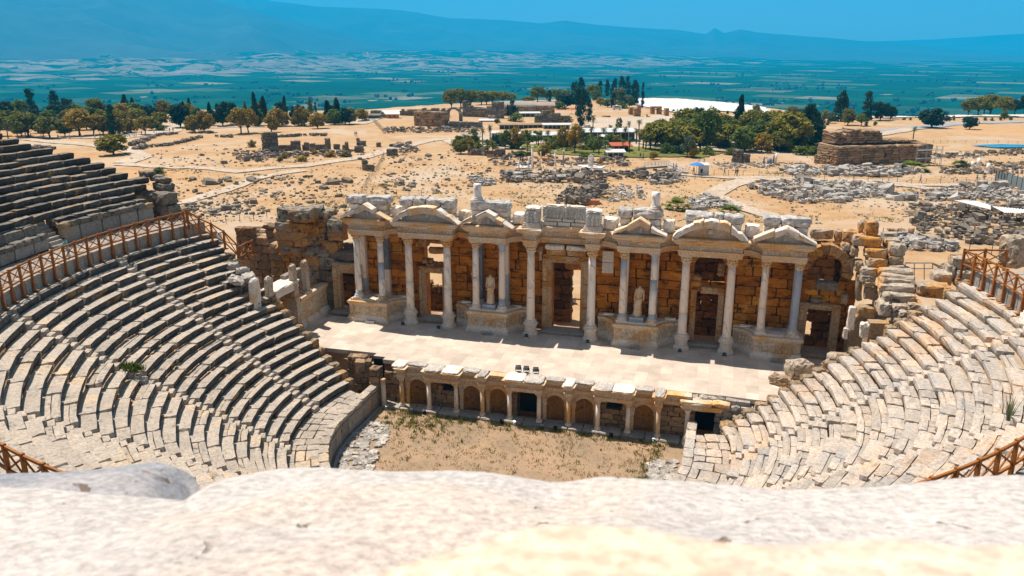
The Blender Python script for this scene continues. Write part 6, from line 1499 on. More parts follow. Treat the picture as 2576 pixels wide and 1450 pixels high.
for x,yb,h,w,l in ((2175,1115,90,70,'thick broken pillar, first right of the tall pier'),(2298,1118,60,40,'low broken pillar in the middle of the left ruin row'),(2412,1115,105,40,'slim tall pillar in the left ruin row'),(2540,1110,68,44,'short square pillar toward the right of the left ruin row')): rwall(f1,S1,x-w/2,yb,x+w/2,yb,h,l,'ruin',1.4,.08,.7,1.4,name='broken_pillar',grp=None)
for x0,x1,y,h,l in ((2040,2140,1112,52,'low dark wall right of the tall ruined pier'),(2225,2275,1110,75,'ruined wall piece behind the low broken pillar'),(2320,2395,1108,72,'ruined wall behind the slim pillar'),(2350,2420,1135,55,'pale capped block base before the slim pillar'),(2455,2500,1100,60,'ruined wall stub right of the slim pillar')): rwall(f1,S1,x0,y,x1,y,h,l,'ruin',1.2,.3)
for x0,x1,y,h,l in ((215,282,660,62,'square ruin base with a pale top among the left ruins'),(232,300,615,60,'broken wall behind the square ruin base'),(376,410,622,42,'single square block pillar on the dry grass'),(135,170,650,72,'short square pillar left of the square ruin base'),(452,535,690,75,'heaped ruin corner of big blocks on the dry grass'),(472,520,625,45,'small ruin stub behind the heaped corner')): rwall(f2,S2,x0,y,x1,y,h,l,'ruin',1.6,.25,.7,1.2)
rwall(f2,S2,272,795,300,798,78,'narrow upright block stack standing by the wire fence','ruin',.9,.05,.9,1.2); rwall(f2,S2,300,800,355,802,48,'low block beside the narrow upright stack','ruin',.9,.1,.8,1.2)
# the big ruined baths
rwall(f2,S2,655,470,880,482,130,'brown ruined bath wall with small windows, left of the stone arch','ruinb',3.0,.12,.9,1.6,[(.12,.17,.55,.72),(.6,.64,.2,.4)],amp=.06,name='bath_wall'); 
rwall(f2,S2,675,400,905,405,78,'ragged rubble top of the ruined bath wall','ruin',3,.35,.8,1.4,name='bath_wall')
rwall(f2,S2,548,390,700,395,62,'low ragged rubble wall at the left end of the baths','ruin',2,.4)
rwall(f2,S2,335,400,415,402,54,'small dark ruined hut near the white rim','ruin',3,.2,opn=[(.45,.6,.1,.5)]); rwall(f2,S2,400,408,450,410,40,'dark rubble heap right of the ruined hut','ruin',2,.4)
rwall(f2,S2,885,480,1145,490,58,'long low ruined wall in front of the stone arch','ruin',2,.22)
rwall(f2,S2,1010,400,1295,412,128,'high grey ruined wall with a ragged stepped top, right of the arch','ruin',3,0,.9,1.6,amp=.06,name='bath_wall',top=lambda u:(1.0 if u<.08 else .78 if u<.2 else .62 if u<.6 else .75 if u<.8 else .92))
rwall(f2,S2,1540,470,1600,472,88,'ruined corner wall of grey blocks, short side','ruin',2,.1,name='bath_wall'); rwall(f2,S2,1600,472,1805,470,115,'ruined corner wall of grey blocks before the cypresses','ruin',2,.18,.9,1.5,name='bath_wall',top=lambda u:.85+.15*(u<.25)-.15*(u>.7))
rwall(f2,S2,1265,400,1305,402,40,'small ochre block pier before the high grey wall','ochre2',1.5,.1); rwall(f2,S2,1200,415,1240,417,32,'pale rounded stone before the high grey wall','white_stone',1.2,.3)
p=on_ground(*f2(950,445)); r=msize(58*S2,p)
root=empty('stone_arch',p,'round ruined stone arch between the two bath walls','arch')
mb=MB(); arch(mb,p[0],p[2]+msize(45*S2,p),r*.78,r,p[1]-1,p[1]+1.5,0,180,15,0,.06); box(mb,p[0]-r,p[0]-r*.78,p[1]-1,p[1]+1.5,p[2]-.5,p[2]+msize(45*S2,p)); box(mb,p[0]+r*.78,p[0]+r,p[1]-1,p[1]+1.5,p[2]-.5,p[2]+msize(45*S2,p)); mb.build('arch_ring',M['ruin'],root)
def wallbox(mb,p,q,th,H): 
    d=q-p; L=np.hypot(d[0],d[1]); a=math.atan2(d[1],d[0]); V,F=TPL[1]; c=(p+q)/2+np.array([-math.sin(a),math.cos(a),0])*th/2
    mb.add((V/2*np.array([L,th,H+.4]))@rotz(a).T+np.array([c[0],c[1],min(p[2],q[2])-.2+H/2]),F); return L,a
def vault(x0,x1,yb,ywall,ytop,lab):
    p=on_ground(*f2(x0,yb)); q=on_ground(*f2(x1,yb)); H=msize((yb-ywall)*S2,p); Ht=msize((ywall-ytop)*S2,p); dp=13.0
    root=empty('vaulted_hall',p,lab,'building'); mb=MB(); L,a=wallbox(mb,p,q,dp,H); 
    m2=MB(); ashlar(m2,(p[0]+.15*math.sin(a),p[1]-.15,p[2]-.2),a,L,H+.1,.6,.8,1.5,(),None,.03,2); m2.build('wall',M['ruinb'],root)
    n=12; R=rotz(a); V=[];F=[]
    for i in range(n+1):
        t=math.pi*i/n; y=dp/2-(dp/2+.4)*math.cos(t); z=H+Ht*.62*math.sin(t)
        for x in (-.3,L+.3): V.append(R@np.array([x,y,0])+np.array([p[0],p[1],p[2]+z]))
    for i in range(n): F.append((2*i,2*i+1,2*i+3,2*i+2))
    F.append([2*i for i in range(n+1)]); F.append([2*i+1 for i in range(n,-1,-1)])
    m3=MB(); m3.add(V,F); 
    for k in range(1,12):
        x=L*k/12; tube(m3,[R@np.array([x,dp/2-(dp/2+.42)*math.cos(t),0])+np.array([p[0],p[1],p[2]+H+Ht*.62*math.sin(t)+.03]) for t in np.linspace(.1,1.9,8)],.07,4)
    m3.build('vaulted_roof',M['roof'],root)
M['roof']=stone('pale metal roof',(.40,.33,.265),(.34,.285,.23),(.30,.27,.24),(.6,.8),.15,.5,0,2,.2,.1)
vault(1297,1555,392,325,275,'long pale vaulted hall of the ruined baths, taller left part'); vault(1556,1690,392,325,288,'shorter right part of the pale vaulted hall')
def hut(f,S,x0,x1,yb,ye,yr,dp,roofm,wallm,lab,opn=None,posts=0,name='pavilion',over=.5,cat='building'):
    """flat roofed building: base line, eave and ridge rows in the picture"""
    p=on_ground(*f(x0,yb)); q=on_ground(*f(x1,yb)); H=msize((yb-ye)*S,p); Hr=.12; dp=dp*.55
    root=empty(name,p,lab,cat); d=q-p; L=float(np.hypot(d[0],d[1])); a=math.atan2(d[1],d[0]); R=rotz(a)
    W=lambda x,y,z:R@np.array([x,y,0.0])+np.array([p[0],p[1],p[2]+z])
    V,F=TPL[1]
    def bx(mb,x0,x1,y0,y1,z0,z1):
        v=V/2*np.array([x1-x0,y1-y0,z1-z0]); mb.add(v@R.T+W((x0+x1)/2,(y0+y1)/2,(z0+z1)/2),F)
    mb=MB(); back=dp*.35 if posts else 0
    bx(mb,0,L,back,dp,-.3,H); mb.build('wall',wallm,root)
    mb=MB(); ov=over
    vv=[W(-ov,-ov,H),W(L+ov,-ov,H),W(L+ov,dp+ov,H+Hr*3),W(-ov,dp+ov,H+Hr*3)]; vv+= [x+np.array([0,0,.18]) for x in vv]
    mb.add(vv,[(0,3,2,1),(4,5,6,7),(0,1,5,4),(1,2,6,5),(2,3,7,6),(3,0,4,7)]); mb.build('roof',roofm,root)
    if posts:
        for k in range(posts+1):
            mb=MB(); x=L*k/posts; bx(mb,x-.08,x+.08,.1,.26,-.2,H); mb.build('post',M['white'],root)
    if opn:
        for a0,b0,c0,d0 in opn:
            mb=MB(); bx(mb,a0*L,b0*L,back-.06,back+.02,c0*H,d0*H); mb.build('window',M['dark'],root)  # dark panel, also painting the shaded inside of open fronts and canopies
    return root
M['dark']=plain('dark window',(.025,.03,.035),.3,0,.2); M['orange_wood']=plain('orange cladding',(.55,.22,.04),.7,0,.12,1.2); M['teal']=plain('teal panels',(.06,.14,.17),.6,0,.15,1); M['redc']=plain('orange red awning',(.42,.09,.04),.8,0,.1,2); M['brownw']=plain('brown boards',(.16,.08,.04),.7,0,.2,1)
hut(f2,S2,452,542,414,385,378,5,M['trav'],M['orange_wood'],'orange clad cabin with a flat roof near the white rim',[(.22,.36,.35,.75),(.6,.72,.35,.75)],name='cabin')
hut(f2,S2,318,400,435,412,396,6,M['ruin'],M['teal'],'low dark blue cabin with a grey roof beside the fence',name='cabin')
hut(f2,S2,1010,1140,588,548,515,12,M['roof'],M['slab'],'pale roofed house behind the bushes, left of the pavilions',[(.75,.9,.1,.6)],name='house')
hut(f2,S2,1225,1270,560,520,512,4,M['white'],M['white'],'small white ticket kiosk with blue glass',[(.15,.5,.3,.85),(.6,.9,.3,.85)],name='kiosk')
hut(f2,S2,1430,1690,575,538,505,11,M['white'],M['brownw'],'long white roofed pavilion with a brown open front, left of the sign',[(.05,.3,.05,.8),(.35,.6,.05,.8),(.68,.95,.05,.8)],6)
hut(f2,S2,1692,1790,578,540,508,11,M['white'],M['brownw'],'white roofed pavilion section with a dark sign',[(.2,.8,.1,.7)],3)
r=hut(f2,S2,1890,2290,585,520,495,14,M['white'],M['teal'],'wide white roofed cafe with teal walls behind the palms',[(.05,.2,.1,.7),(.28,.5,.1,.7),(.6,.9,.1,.7)],7)
hut(f2,S2,1440,1580,400,375,366,6,M['white'],M['teal'],'low white roofed shelter before the vaulted hall',[(.1,.5,.1,.7)],4)
hut(f2,S2,1140,1240,440,432,427,5,M['white'],M['slab'],'low white canopy between the ruined walls',None,3)
hut(f2,S2,1285,1600,500,470,460,4,M['ruinb'],M['ruin'],'long dark roofed shelter over display shelves',[(.02,.98,.1,.7)],9)
hut(f2,S2,1610,1800,505,480,474,4,M['white'],M['slab'],'thin roofed gallery right of the display shelter',[(.05,.95,.1,.7)],6)
hut(f2,S2,2125,2240,660,615,598,7,M['redc'],M['brownw'],'orange red canopy over cafe tables between the palms',[(.05,.95,.05,.7)],3,over=.8)
hut(f2,S2,2080,2200,700,665,655,5,M['white'],M['grey_c'],'white cafe counter behind the tables',[(.1,.9,.1,.6)],3)
for x,y,m,l in ((1905,560,'redc','orange red parasol before the teal cafe'),(2060,600,'white','white parasol before the teal cafe'),(1815,380,'redc','orange red parasol beside the ruined corner wall')):
    p=on_ground(*f2(x,y)); root=empty('parasol',p,l,'parasol'); mb=MB(); tube(mb,[p,p+(0,0,2.6)],.05,6); mb.build('pole',M['white'],root); mb=MB(); lathe(mb,p,[(2.0,2.0),(1.9,2.1),(1.0,2.55),(.05,2.8)],8,caps=False); mb.build('canopy',M[m],root)
for x,y,l in ((0,0,'light van parked by the cypresses'),):
    p=on_ground(*f2(2148,352)); root=empty('parked_van',p,'white van parked below the skyline cypresses','van'); mb=MB(); block(mb,p+(0,0,1.25),(4.6,1.9,1.7),rotz(.2),3,.0); mb.build('body',M['white'],root)
    mb=MB(); block(mb,p+(.2,-.98,1.6),(2.6,.06,.55),rotz(.2),1,0); mb.build('window',M['dark'],root)
    for k in (-1.4,1.4):
        mb=MB(); c=p+rotz(.2)@np.array([k,-.85,.4]); tube(mb,[c,c+(0,.25,0)],.38,12); mb.build('wheel',M['black'],root)
p=on_ground(*f2(1925,500)); root=empty('parked_car',p,'white car parked beside the pavilions','car'); mb=MB(); block(mb,p+(0,0,.65),(4.2,1.8,.7),rotz(.5),3,0); block(mb,p+(0,0,1.2),(2.3,1.6,.55),rotz(.5),3,0); mb.build('body',M['white'],root); mb=MB(); block(mb,p+(0,0,1.22),(2.36,1.62,.34),rotz(.5),2,0); mb.build('window',M['dark'],root)
for a in ((-1.3,-.85),(1.3,-.85),(-1.3,.7),(1.3,.7)):
    mb=MB(); c=p+rotz(.5)@np.array([a[0],a[1],.33]); tube(mb,[c,c+rotz(.5)@np.array([0,.18,0])],.33,10); mb.build('wheel',M['black'],root)
# ruined towers on the pale yard at the right
for x0,x1,yb,h,l in ((2240,2275,388,70,'left half of the ochre gate tower on the pale yard'),(2275,2325,400,78,'right half of the ochre gate tower on the pale yard'),(2400,2478,385,70,'square ochre tower ruin with an opening on the pale yard'),(2502,2532,398,68,'slim ochre ruin pillar right of the square tower'),(2040,2100,402,18,'low ochre block line on the pale yard'),(2365,2395,402,22,'small ochre block before the square tower')): rwall(f2,S2,x0,yb,x1,yb,h,l,'ochre2',3.0 if h>50 else 1.2,.12,.9,1.3,[(.35,.62,0,.55)] if x0==2400 else (),name='ruined_tower' if h>50 else 'stone_block_line')
# row of wall fragments before the lawn
rwall(f2,S2,1050,690,1070,690,75,'white ended pillar at the left end of the low ruin row','ruin',1,.02); rwall(f2,S2,1070,690,1150,692,58,'ruined wall piece next to the white ended pillar','ruin',1,.3); rwall(f2,S2,1150,692,1172,692,72,'upright slab in the low ruin row','white_stone',.8,.02); rwall(f2,S2,1172,692,1255,694,60,'ruined wall piece in the middle of the low ruin row','ruin',1,.15); rwall(f2,S2,1255,694,1330,692,74,'higher ruined wall piece of the low ruin row','ruin',1,.25); rwall(f2,S2,1330,690,1385,692,40,'low ruined wall stub in the ruin row','ruin',1,.3); rwall(f2,S2,1372,692,1388,692,62,'pale thin slab standing in the ruin row','white_stone',.8,.02); rwall(f2,S2,1388,692,1525,690,40,'long low stretch at the right end of the ruin row','ruin',1,.35)
# columns and torso of the excavated street
def fcol(f,S,x,yb,yt,w,lab,cap=True,mat='col'):
    p=on_ground(*f(x,yb)); h=msize((yb-yt)*S,p); r=msize(w*S,p)/2; root=empty('standing_column',p,lab,'column'); mb=MB()
    box(mb,p[0]-r*1.5,p[0]+r*1.5,p[1]-r*1.5,p[1]+r*1.5,p[2]-.3,p[2]+.25); lathe(mb,p,[(r*1.3,.25),(r*1.3,.4),(r*1.05,.45)],14); mb.build('base',M['marble'],root)
    mb=MB(); lathe(mb,p,[(r,.45),(r*.88,h*(.9 if cap else 1))],14); mb.build('shaft',M[mat],root,True)
    if cap: mb=MB(); lathe(mb,p,[(r*.88,h*.9),(r*1.0,h*.93),(r*1.5,h*.985),(r*1.5,h)],12); mb.build('capital',M['marble'],root)
fcol(f2,S2,1525,785,620,16,'tallest white column with a capital on the excavated street'); fcol(f2,S2,1693,768,655,14,'white column left of the small column beam'); fcol(f2,S2,1753,775,652,13,'grey column right of the small column beam',True,'col_dark'); fcol(f2,S2,1582,782,720,12,'grey column stub near the tallest white column',False,'col_blue'); fcol(f2,S2,1810,780,730,12,'grey column stub left of the white torso',False,'col_blue'); fcol(f2,S2,1588,700,660,9,'brown slim stub behind the tallest white column',False,'col_pink')
for x,y,h in ((1358,735,40),(1500,730,36),(1690,785,20),(2325,820,42)): fcol(f2,S2,x,y,y-h,11,'short brown stub, '+{1358:'left of the white ramp',1500:'right of the white ramp',1690:'under the column beam',2325:'on the path by the wire fence'}[x],False,'col_pink')
p=on_ground(*f2(1955,775)); root=empty('torso_statue',p,'white headless torso statue on a tall plinth at the excavated street','statue'); h=msize(92*S2,p); mb=MB(); box(mb,p[0]-h*.17,p[0]+h*.17,p[1]-h*.15,p[1]+h*.15,p[2]-.2,p[2]+h*.42); mb.build('plinth',M['trav'],root); mb=MB(); draped(mb,p+(0,0,h*.42),h*.58,h*.19,h*.14,.5,True,True,20); mb.build('figure',M['trav'],root)
sheet('white_paving',[(f2(1870,762)),(f2(2040,760)),(f2(2050,785)),(f2(1875,785))],M['trav'],.2); sheet('white_paving',[f2(1425,735),f2(1500,735),f2(1515,785),f2(1420,785)],M['trav'],.2)
# gate fragment and stubs left of the block building
rwall(f3,S3,560,690,632,695,100,'left leaf of the broken gate wall before the big grove','ruin',1.2,.06); rwall(f3,S3,640,695,690,695,85,'right leaf of the broken gate wall before the big grove','ruin',1.2,.12)
for x,y,h,w,l in ((782,710,62,12,'dark stub, leftmost of four by the block building'),(848,708,68,13,'dark stub, second of four by the block building'),(865,708,82,14,'tallest of four stubs by the block building'),(820,712,50,34,'thick white stub between the dark ones by the block building'),(335,688,20,10,'thin dark post stub, left of a pair before the grove'),(372,688,20,10,'thin dark post stub, right of a pair before the grove'),(2258,735,75,26,'tall column stub at the far right ruins'),(2218,738,55,24,'column stub left of the tall one at the far right ruins'),(2185,725,42,22,'short column stub, leftmost at the far right ruins'),(2322,770,70,28,'pale thick column stub by the right path'),(2480,770,26,22,'low round stub at the far right')): fcol(f3,S3,x,y,y-h,w,l,False,'col_dark' if 'dark' in l else 'col')
# the big block building
a_=on_ground(*f3(1280,710)); b_=on_ground(*f3(1950,696)); 
root=empty('block_building',a_,'long ruined building of big brown blocks with a ragged upper storey','ruin')
d=b_-a_; L=float(np.hypot(d[0],d[1])); ang=math.atan2(d[1],d[0]); H=msize(142*S3,a_)
mb=MB(); ashlar(mb,(a_[0],a_[1],a_[2]-.3),ang,L*.985,H+.3,9.0,H/8.2,1.9,[(.49*L,.508*L,.45*H,.58*H)],lambda u:H*(1.02 if u<.5*L else .98),.05,2); mb.build('front_wall',M['ruinb'],root)
mb=MB(); ashlar(mb,(a_[0]-.5,a_[1]+2.5,a_[2]+H),ang,L*.85,msize(95*S3,a_),6.0,H/8.2,1.8,(),lambda u:msize(95*S3,a_)*(.85 if u<.08*L else .65 if u<.18*L else 1.0 if u<.28*L else .9 if u<.48*L else .25),.1,3); mb.build('upper_storey',M['ruinb'],root)
c_=on_ground(*f3(1125,690)); d=a_-c_; L2=float(np.hypot(d[0],d[1])); mb=MB(); ashlar(mb,(c_[0],c_[1],c_[2]-.3),math.atan2(d[1],d[0]),L2,H*1.05,2.5,H/8.2,1.5,(),lambda u:H*(.45+.6*u/L2),.08,3); mb.build('side_wall',M['ruinb'],root)
root=empty('scaffold',on_ground(*f3(1900,700)),'light scaffold at the right end of the block building','scaffold')
mb=MB()
for x in (1815,1880,1945,1985):
    p=on_ground(*f3(x,712)); tube(mb,[p+(0,-1.2,0),p+(0,-1.2,H*.95)],.06,5); tube(mb,[p+(0,-2.4,0),p+(0,-2.4,H*.95)],.06,5)
for z in (.35,.75):
    p=on_ground(*f3(1815,712)); q=on_ground(*f3(1985,706)); V=[p+(0,-2.5,H*z),q+(0,-2.5,H*z),q+(0,-1.1,H*z),p+(0,-1.1,H*z)]; mb.add(V+[v+np.array([0,0,.08]) for v in V],[(0,3,2,1),(4,5,6,7),(0,1,5,4),(2,3,7,6),(1,2,6,5),(3,0,4,7)])
mb.build('frame',M['steel'],root)
# kiosk with blue parasol and the ramp
hut(f3,S3,342,404,778,712,708,2.6,M['white'],M['white'],'white booth beside the blue parasol',[(.05,.3,.3,.7)],name='booth',over=.1)
p=on_ground(*f3(318,775)); root=empty('parasol',p,'blue parasol beside the white booth','parasol'); mb=MB(); tube(mb,[p,p+(0,0,2.6)],.05,6); mb.build('pole',M['white'],root); mb=MB(); lathe(mb,p,[(1.7,2.2),(1.6,2.3),(.9,2.6),(.05,2.8)],8,caps=False); mb.build('canopy',M['blue_c'],root)
root=empty('walkway_ramp',on_ground(*f3(60,740)),'white railed visitor ramp left of the white booth','ramp'); mb=MB()
P=[on_ground(*f3(x,y)) for x,y in ((-40,735),(60,728),(130,722),(170,745),(240,770))]
for a,b in zip(P[:-1],P[1:]):
    for z in (.55,1.0,1.25): tube(mb,[a+(0,0,z+.3),b+(0,0,z+.3)],.05,5)
    for t in np.linspace(0,1,5): q=a+(b-a)*t; tube(mb,[q,q+(0,0,1.55)],.05,5)
mb.build('railing',M['white'],root); mb=MB()
for a,b in zip(P[:-1],P[1:]): bar(mb,a+(0,1,.3),b+(0,1,.3),2.0,.12)
mb.build('deck',M['slab'],root)
root=empty('walkway_ramp',on_ground(*f2(1450,780)),'small white railed ramp with visitors on the excavated street','ramp'); mb=MB()
for x in (1430,1500):
    a=on_ground(*f2(x-8,785)); b=on_ground(*f2(x,735)); 
    for z in (.5,1.0): tube(mb,[a+(0,0,z),b+(0,0,z)],.05,5)
    for t in np.linspace(0,1,6): q=a+(b-a)*t; tube(mb,[q,q+(0,0,1.0)],.05,5)
mb.build('railing',M['white'],root)
# corrugated roofs over the ruins at the right
for (q,l) in (([(2070,1040),(2230,1036),(2330,1080),(2330,1112)],'white corrugated shelter roof over the right ruins, left piece'),([(2330,1085),(2580,1108),(2600,1136),(2420,1136)],'white corrugated shelter roof over the right ruins, right piece')):
    P=[on_ground(*f3(x,y))+np.array([0,0,2.0]) for x,y in q]; C0=sum(P)/4; P=[CAM+(p-CAM)*((CAM[2]-1.2-C0[2]*0)/(CAM[2]-p[2])*(1.0)*((p[2]-CAM[2])/(p[2]-CAM[2]))*1.0) if False else p for p in P]
    root=empty('shelter_roof',P[0],l,'roof'); mb=MB(); n=24; V=[]
    for i in range(n+1):
        a=P[0]+(P[1]-P[0])*i/n; b=P[3]+(P[2]-P[3])*i/n; w=np.array([0,0,.06*(-1)**i]); V+=[a+w,b+w]
    mb.add(V,[(2*i,2*i+2,2*i+3,2*i+1) for i in range(n)]); mb.build('sheet',M['white'],root)
    mb=MB()
    for p in P: tube(mb,[p-(0,0,2.3),p],.07,5)
    mb.build('post',M['steel'],root)
# picnic tables
for x,y,l in ((1822,790,'timber picnic table, left of two beyond the timber handrail'),(1900,765,'timber picnic table, right of two beyond the timber handrail')):
    p=on_ground(*f4(x,y)); root=empty('picnic_table',p,l,'table','picnic tables'); R=rotz(.35); 
    def pl(mb,x0,x1,y0,y1,z0,z1,p=p,R=R):
        V,F=TPL[1]; mb.add((V/2*np.array([x1-x0,y1-y0,z1-z0])+np.array([(x0+x1)/2,(y0+y1)/2,(z0+z1)/2]))@R.T+p,F)
    mb=MB(); pl(mb,-1.3,1.3,-.42,.42,.74,.80); mb.build('table_top',M['brownw'],root)
    for s in (-1,1): mb=MB(); pl(mb,-1.3,1.3,s*.8-.15,s*.8+.15,.42,.47); mb.build('bench',M['brownw'],root)
    for s in (-.95,.95):
        mb=MB(); bar(mb,p+R@np.array([s,-.7,0]),p+R@np.array([s,-.15,.76]),.09); bar(mb,p+R@np.array([s,.7,0]),p+R@np.array([s,.15,.76]),.09); bar(mb,p+R@np.array([s,-.85,.4]),p+R@np.array([s,.85,.4]),.08); mb.build('leg',M['brownw'],root)
for (x,y,l) in ((1400,740,'white utility box, left of two behind the timber handrail'),(1535,830,'white utility box, right of two behind the timber handrail')):
    p=on_ground(*f4(x,y+25)); mb=MB(); block(mb,p+(0,0,.7),(2.4,1.8,1.4),rotz(.2),3,.0); tag(mb.build('utility_box',M['white'],origin=p),l,'box')
# wire fences
def wfence(f,pts,hpx,S,lab,n=None):
    P=[on_ground(*f(*q)) for q in pts]; root=empty('wire_fence',P[0],lab,'fence'); Q=[P[0]]
    for a,b in zip(P[:-1],P[1:]):
        k=max(1,int(np.linalg.norm(b-a)/2.6)); 
        for i in range(1,k+1): q=a+(b-a)*i/k; q[2]=gz(q[0],q[1]); Q.append(q)
    H=msize(hpx*S,P[0])
    for q in Q[:100]:
        mb=MB(); tube(mb,[q-(0,0,.2),q+(0,0,H)],.045,5); mb.build('post',M['wire'],root)
    mb=MB()
    for z in (.3,.65,.95): tube(mb,[q+(0,0,H*z) for q in Q],.012,3)
    mb.build('wire',M['wire'],root)
wfence(f2,[(268,985),(300,930),(330,870),(380,800),(410,745),(435,690)],52,S2,'dark green mesh fence running away over the dry grass left of the stage front')
wfence(f2,[(-60,1075),(75,1070),(155,1060),(250,1010),(350,980),(450,985),(530,1000),(620,1000),(710,990)],60,S2,'thin dark wire fence on the dry grass behind the left curved pediment')
wfence(f2,[(1325,818),(1480,815),(1700,815),(1900,812),(2100,808),(2330,808)],40,S2,'thin wire fence along the visitor path, middle part')
wfence(f3,[(180,800),(310,805),(440,775),(640,785),(860,800),(1100,812),(1300,820),(1500,832),(1700,836),(2000,838),(2350,832)],42,S3,'thin wire fence along the visitor path, right part')
wfence(f3,[(1900,560),(2100,552),(2400,556),(2600,560)],20,S3,'far wire fence before the blue pool')
wfence(f3,[(1600,1205),(1700,1215),(1850,1235),(2000,1255),(2200,1290),(2350,1330),(2500,1370)],75,S3,'dark wire fence before the right ruins, above the block pile')
wfence(f2,[(310,420),(360,450),(430,520)],34,S2,'dark solid fence running down the slope by the cabins'); wfence(f2,[(430,525),(560,525),(760,515),(960,512)],36,S2,'dark fence before the baths')
wfence(f4,[(1530,740),(1640,715),(1740,700),(1840,685),(1935,665)],55,S4,'thin wire fence beside the picnic tables')
root=empty('mesh_screen',on_ground(*f3(2380,850)),'grey mesh screen fence at the right edge','fence'); P=[on_ground(*f3(x,y)) for x,y in ((2372,838),(2450,850),(2590,895))]; mb=MB()
for a,b in zip(P[:-1],P[1:]): mb.add([a,b,b+(0,0,2.6),a+(0,0,2.6),a+(0,.06,0),b+(0,.06,0),b+(0,.06,2.6),a+(0,.06,2.6)],[(0,1,2,3),(7,6,5,4),(0,4,5,1),(3,2,6,7)])
mb.build('screen',plain('mesh screen',(.20,.23,.23),.8),root); mb=MB()
for a,b in zip(P[:-1],P[1:]):
    for t in np.linspace(0,1,5): q=a+(b-a)*t; tube(mb,[q,q+(0,0,2.9)],.07,5)
mb.build('post',M['wire'],root)
# low dry-stone lines on the left plateau
for k,(q,l) in enumerate((([(1120,1010),(1180,1000),(1240,990),(1310,985)],'dark terrace wall along the left road'),([(960,1075),(1060,1040),(1130,1015)],'dark terrace wall below the left road'),([(1290,1060),(1400,1035),(1480,1015)],'low dark stone line on the left slope'),([(1390,985),(1470,985),(1570,982)],'dark stone line under the middle trees'),([(1000,1110),(1100,1085),(1250,1065)],'ragged stone line below the left slope'),([(1590,1012),(1720,1010)],'thin dark stone line on the dry grass'),([(2050,1010),(2200,1005),(2400,995)],'long dark stone line behind the left ruins'),([(240,1085),(400,1100)],'dark stone line behind the upper seats'))):
    P=[on_ground(*f1(*w)) for w in q]; mb=MB()
    for a,b in zip(P[:-1],P[1:]):
        L=np.linalg.norm(b-a)
        for _ in range(int(L*2.2)):
            c=a+(b-a)*rng.random()+rng.normal(size=3)*np.array([.5,.7,.0]); s=rng.uniform(.5,1.5); block(mb,(c[0],c[1],gz(c[0],c[1])+.3+.3*rng.random()),(s,s*.8,s*.6),rotz(rng.uniform(0,3)),2,.08)
    tag(mb.build('stone_line',M['ruin'],origin=P[0]),l,'stone wall')
# rubble fields: the largest blocks are things, the small rest is stuff
PROT={}
for mat in ('ruin','white_stone','ochre2'):
    for k in range(7):
        mb=MB(); V,F=cube_grid(2); mb.add(V/2*(1-.06*(np.abs(V).sum(1)>2.5))[:,None]+rng.normal(size=V.shape)*.05,F); o=mb.build('stone_block',M[mat],origin=(0,0,0)); COL.objects.unlink(o); PROT[(mat,k)]=o.data; bpy.data.objects.remove(o)
NB=[0]
def field(poly,n,s0,s1,mat,lab,grp,flat=.55,big=.1,stack=0.0,tilt=.15,maxthing=30,also=None):
    n0=len(poly); c=[];xs=[q[0] for q in poly]; ys=[q[1] for q in poly]; items=[]; tries=0
    while len(items)<n and tries<n*30:
        tries+=1; x=rng.uniform(min(xs),max(xs)); y=rng.uniform(min(ys),max(ys)); ins=False
        for i in range(n0):
            (x1,y1),(x2,y2)=poly[i],poly[i-1]
            if (y1>y)!=(y2>y) and x<(x2-x1)*(y-y1)/(y2-y1)+x1: ins=not ins
        if not ins: continue
        p=on_ground(x,y); s=.8*rng.uniform(s0,s1)*(1+ (rng.random()<big)*rng.uniform(.5,1.3)); items.append((s,p))
    items.sort(key=lambda t:-t[0]); mb=MB(); mt=[]
    for k,(s,p) in enumerate(items):
        d=np.array([s,s*rng.uniform(.5,.95),s*flat*rng.uniform(.6,1.2)]); R=rot3(rng.normal()*tilt,rng.normal()*tilt,rng.uniform(0,3.14)); z=p[2]+d[2]*.35+stack*rng.random()
        mm=also if (also and rng.random()<.3) else mat
        if k<maxthing and NB[0]<298:
            o=bpy.data.objects.new('stone_block',PROT[(mm,k%7)]); COL.objects.link(o); o.location=(p[0],p[1],z); o.scale=d; o.rotation_euler=Matrix(R.tolist()).to_euler(); tag(o,lab,'stone block',grp); NB[0]+=1
        else: block(mb,(p[0],p[1],z),d*.82,R,1,.06*s)
    if mb.v: tag(mb.build('rubble',M[mat],origin=items[0][1]),'small '+lab.replace('block','rubble').replace('large ','') ,'rubble',None,'stuff')
F2=lambda L:[f2(*q) for q in L]; F3=lambda L:[f3(*q) for q in L]; F4=lambda L:[f4(*q) for q in L]
field(F4([(1180,480),(1480,420),(2050,420),(2538,440),(2538,700),(2050,600),(1500,650),(1230,640)]),210,.35,.9,'ruin','grey block scattered on the dry grass behind the ruined tower','blocks on the dry grass behind the ruined tower',maxthing=42)
field(F4([(1200,580),(1900,560),(1960,640),(1400,690),(1210,640)]),120,.4,1.0,'ruin','dark block in the strewn line before the picnic tables','blocks before the picnic tables',maxthing=14)
field(F4([(1260,400),(2200,360),(2500,380),(2538,440),(1500,430)]),70,.6,1.5,'ruin','weathered block on the dry grass near the left ruins','blocks near the left ruins',maxthing=16)
field(F4([(1000,130),(1800,150),(2200,280),(1100,320),(930,250)]),110,.4,1.0,'ruin','small dark block on the open slope beyond the lone tree','blocks beyond the lone tree',maxthing=6)
field(F4([(1690,190),(2000,200),(2538,205),(2538,235),(2200,230),(1900,270),(1720,260)]),320,.5,1.2,'ruin','tumbled block around the ruined pillars','blocks around the ruined pillars',stack=.5,maxthing=14)
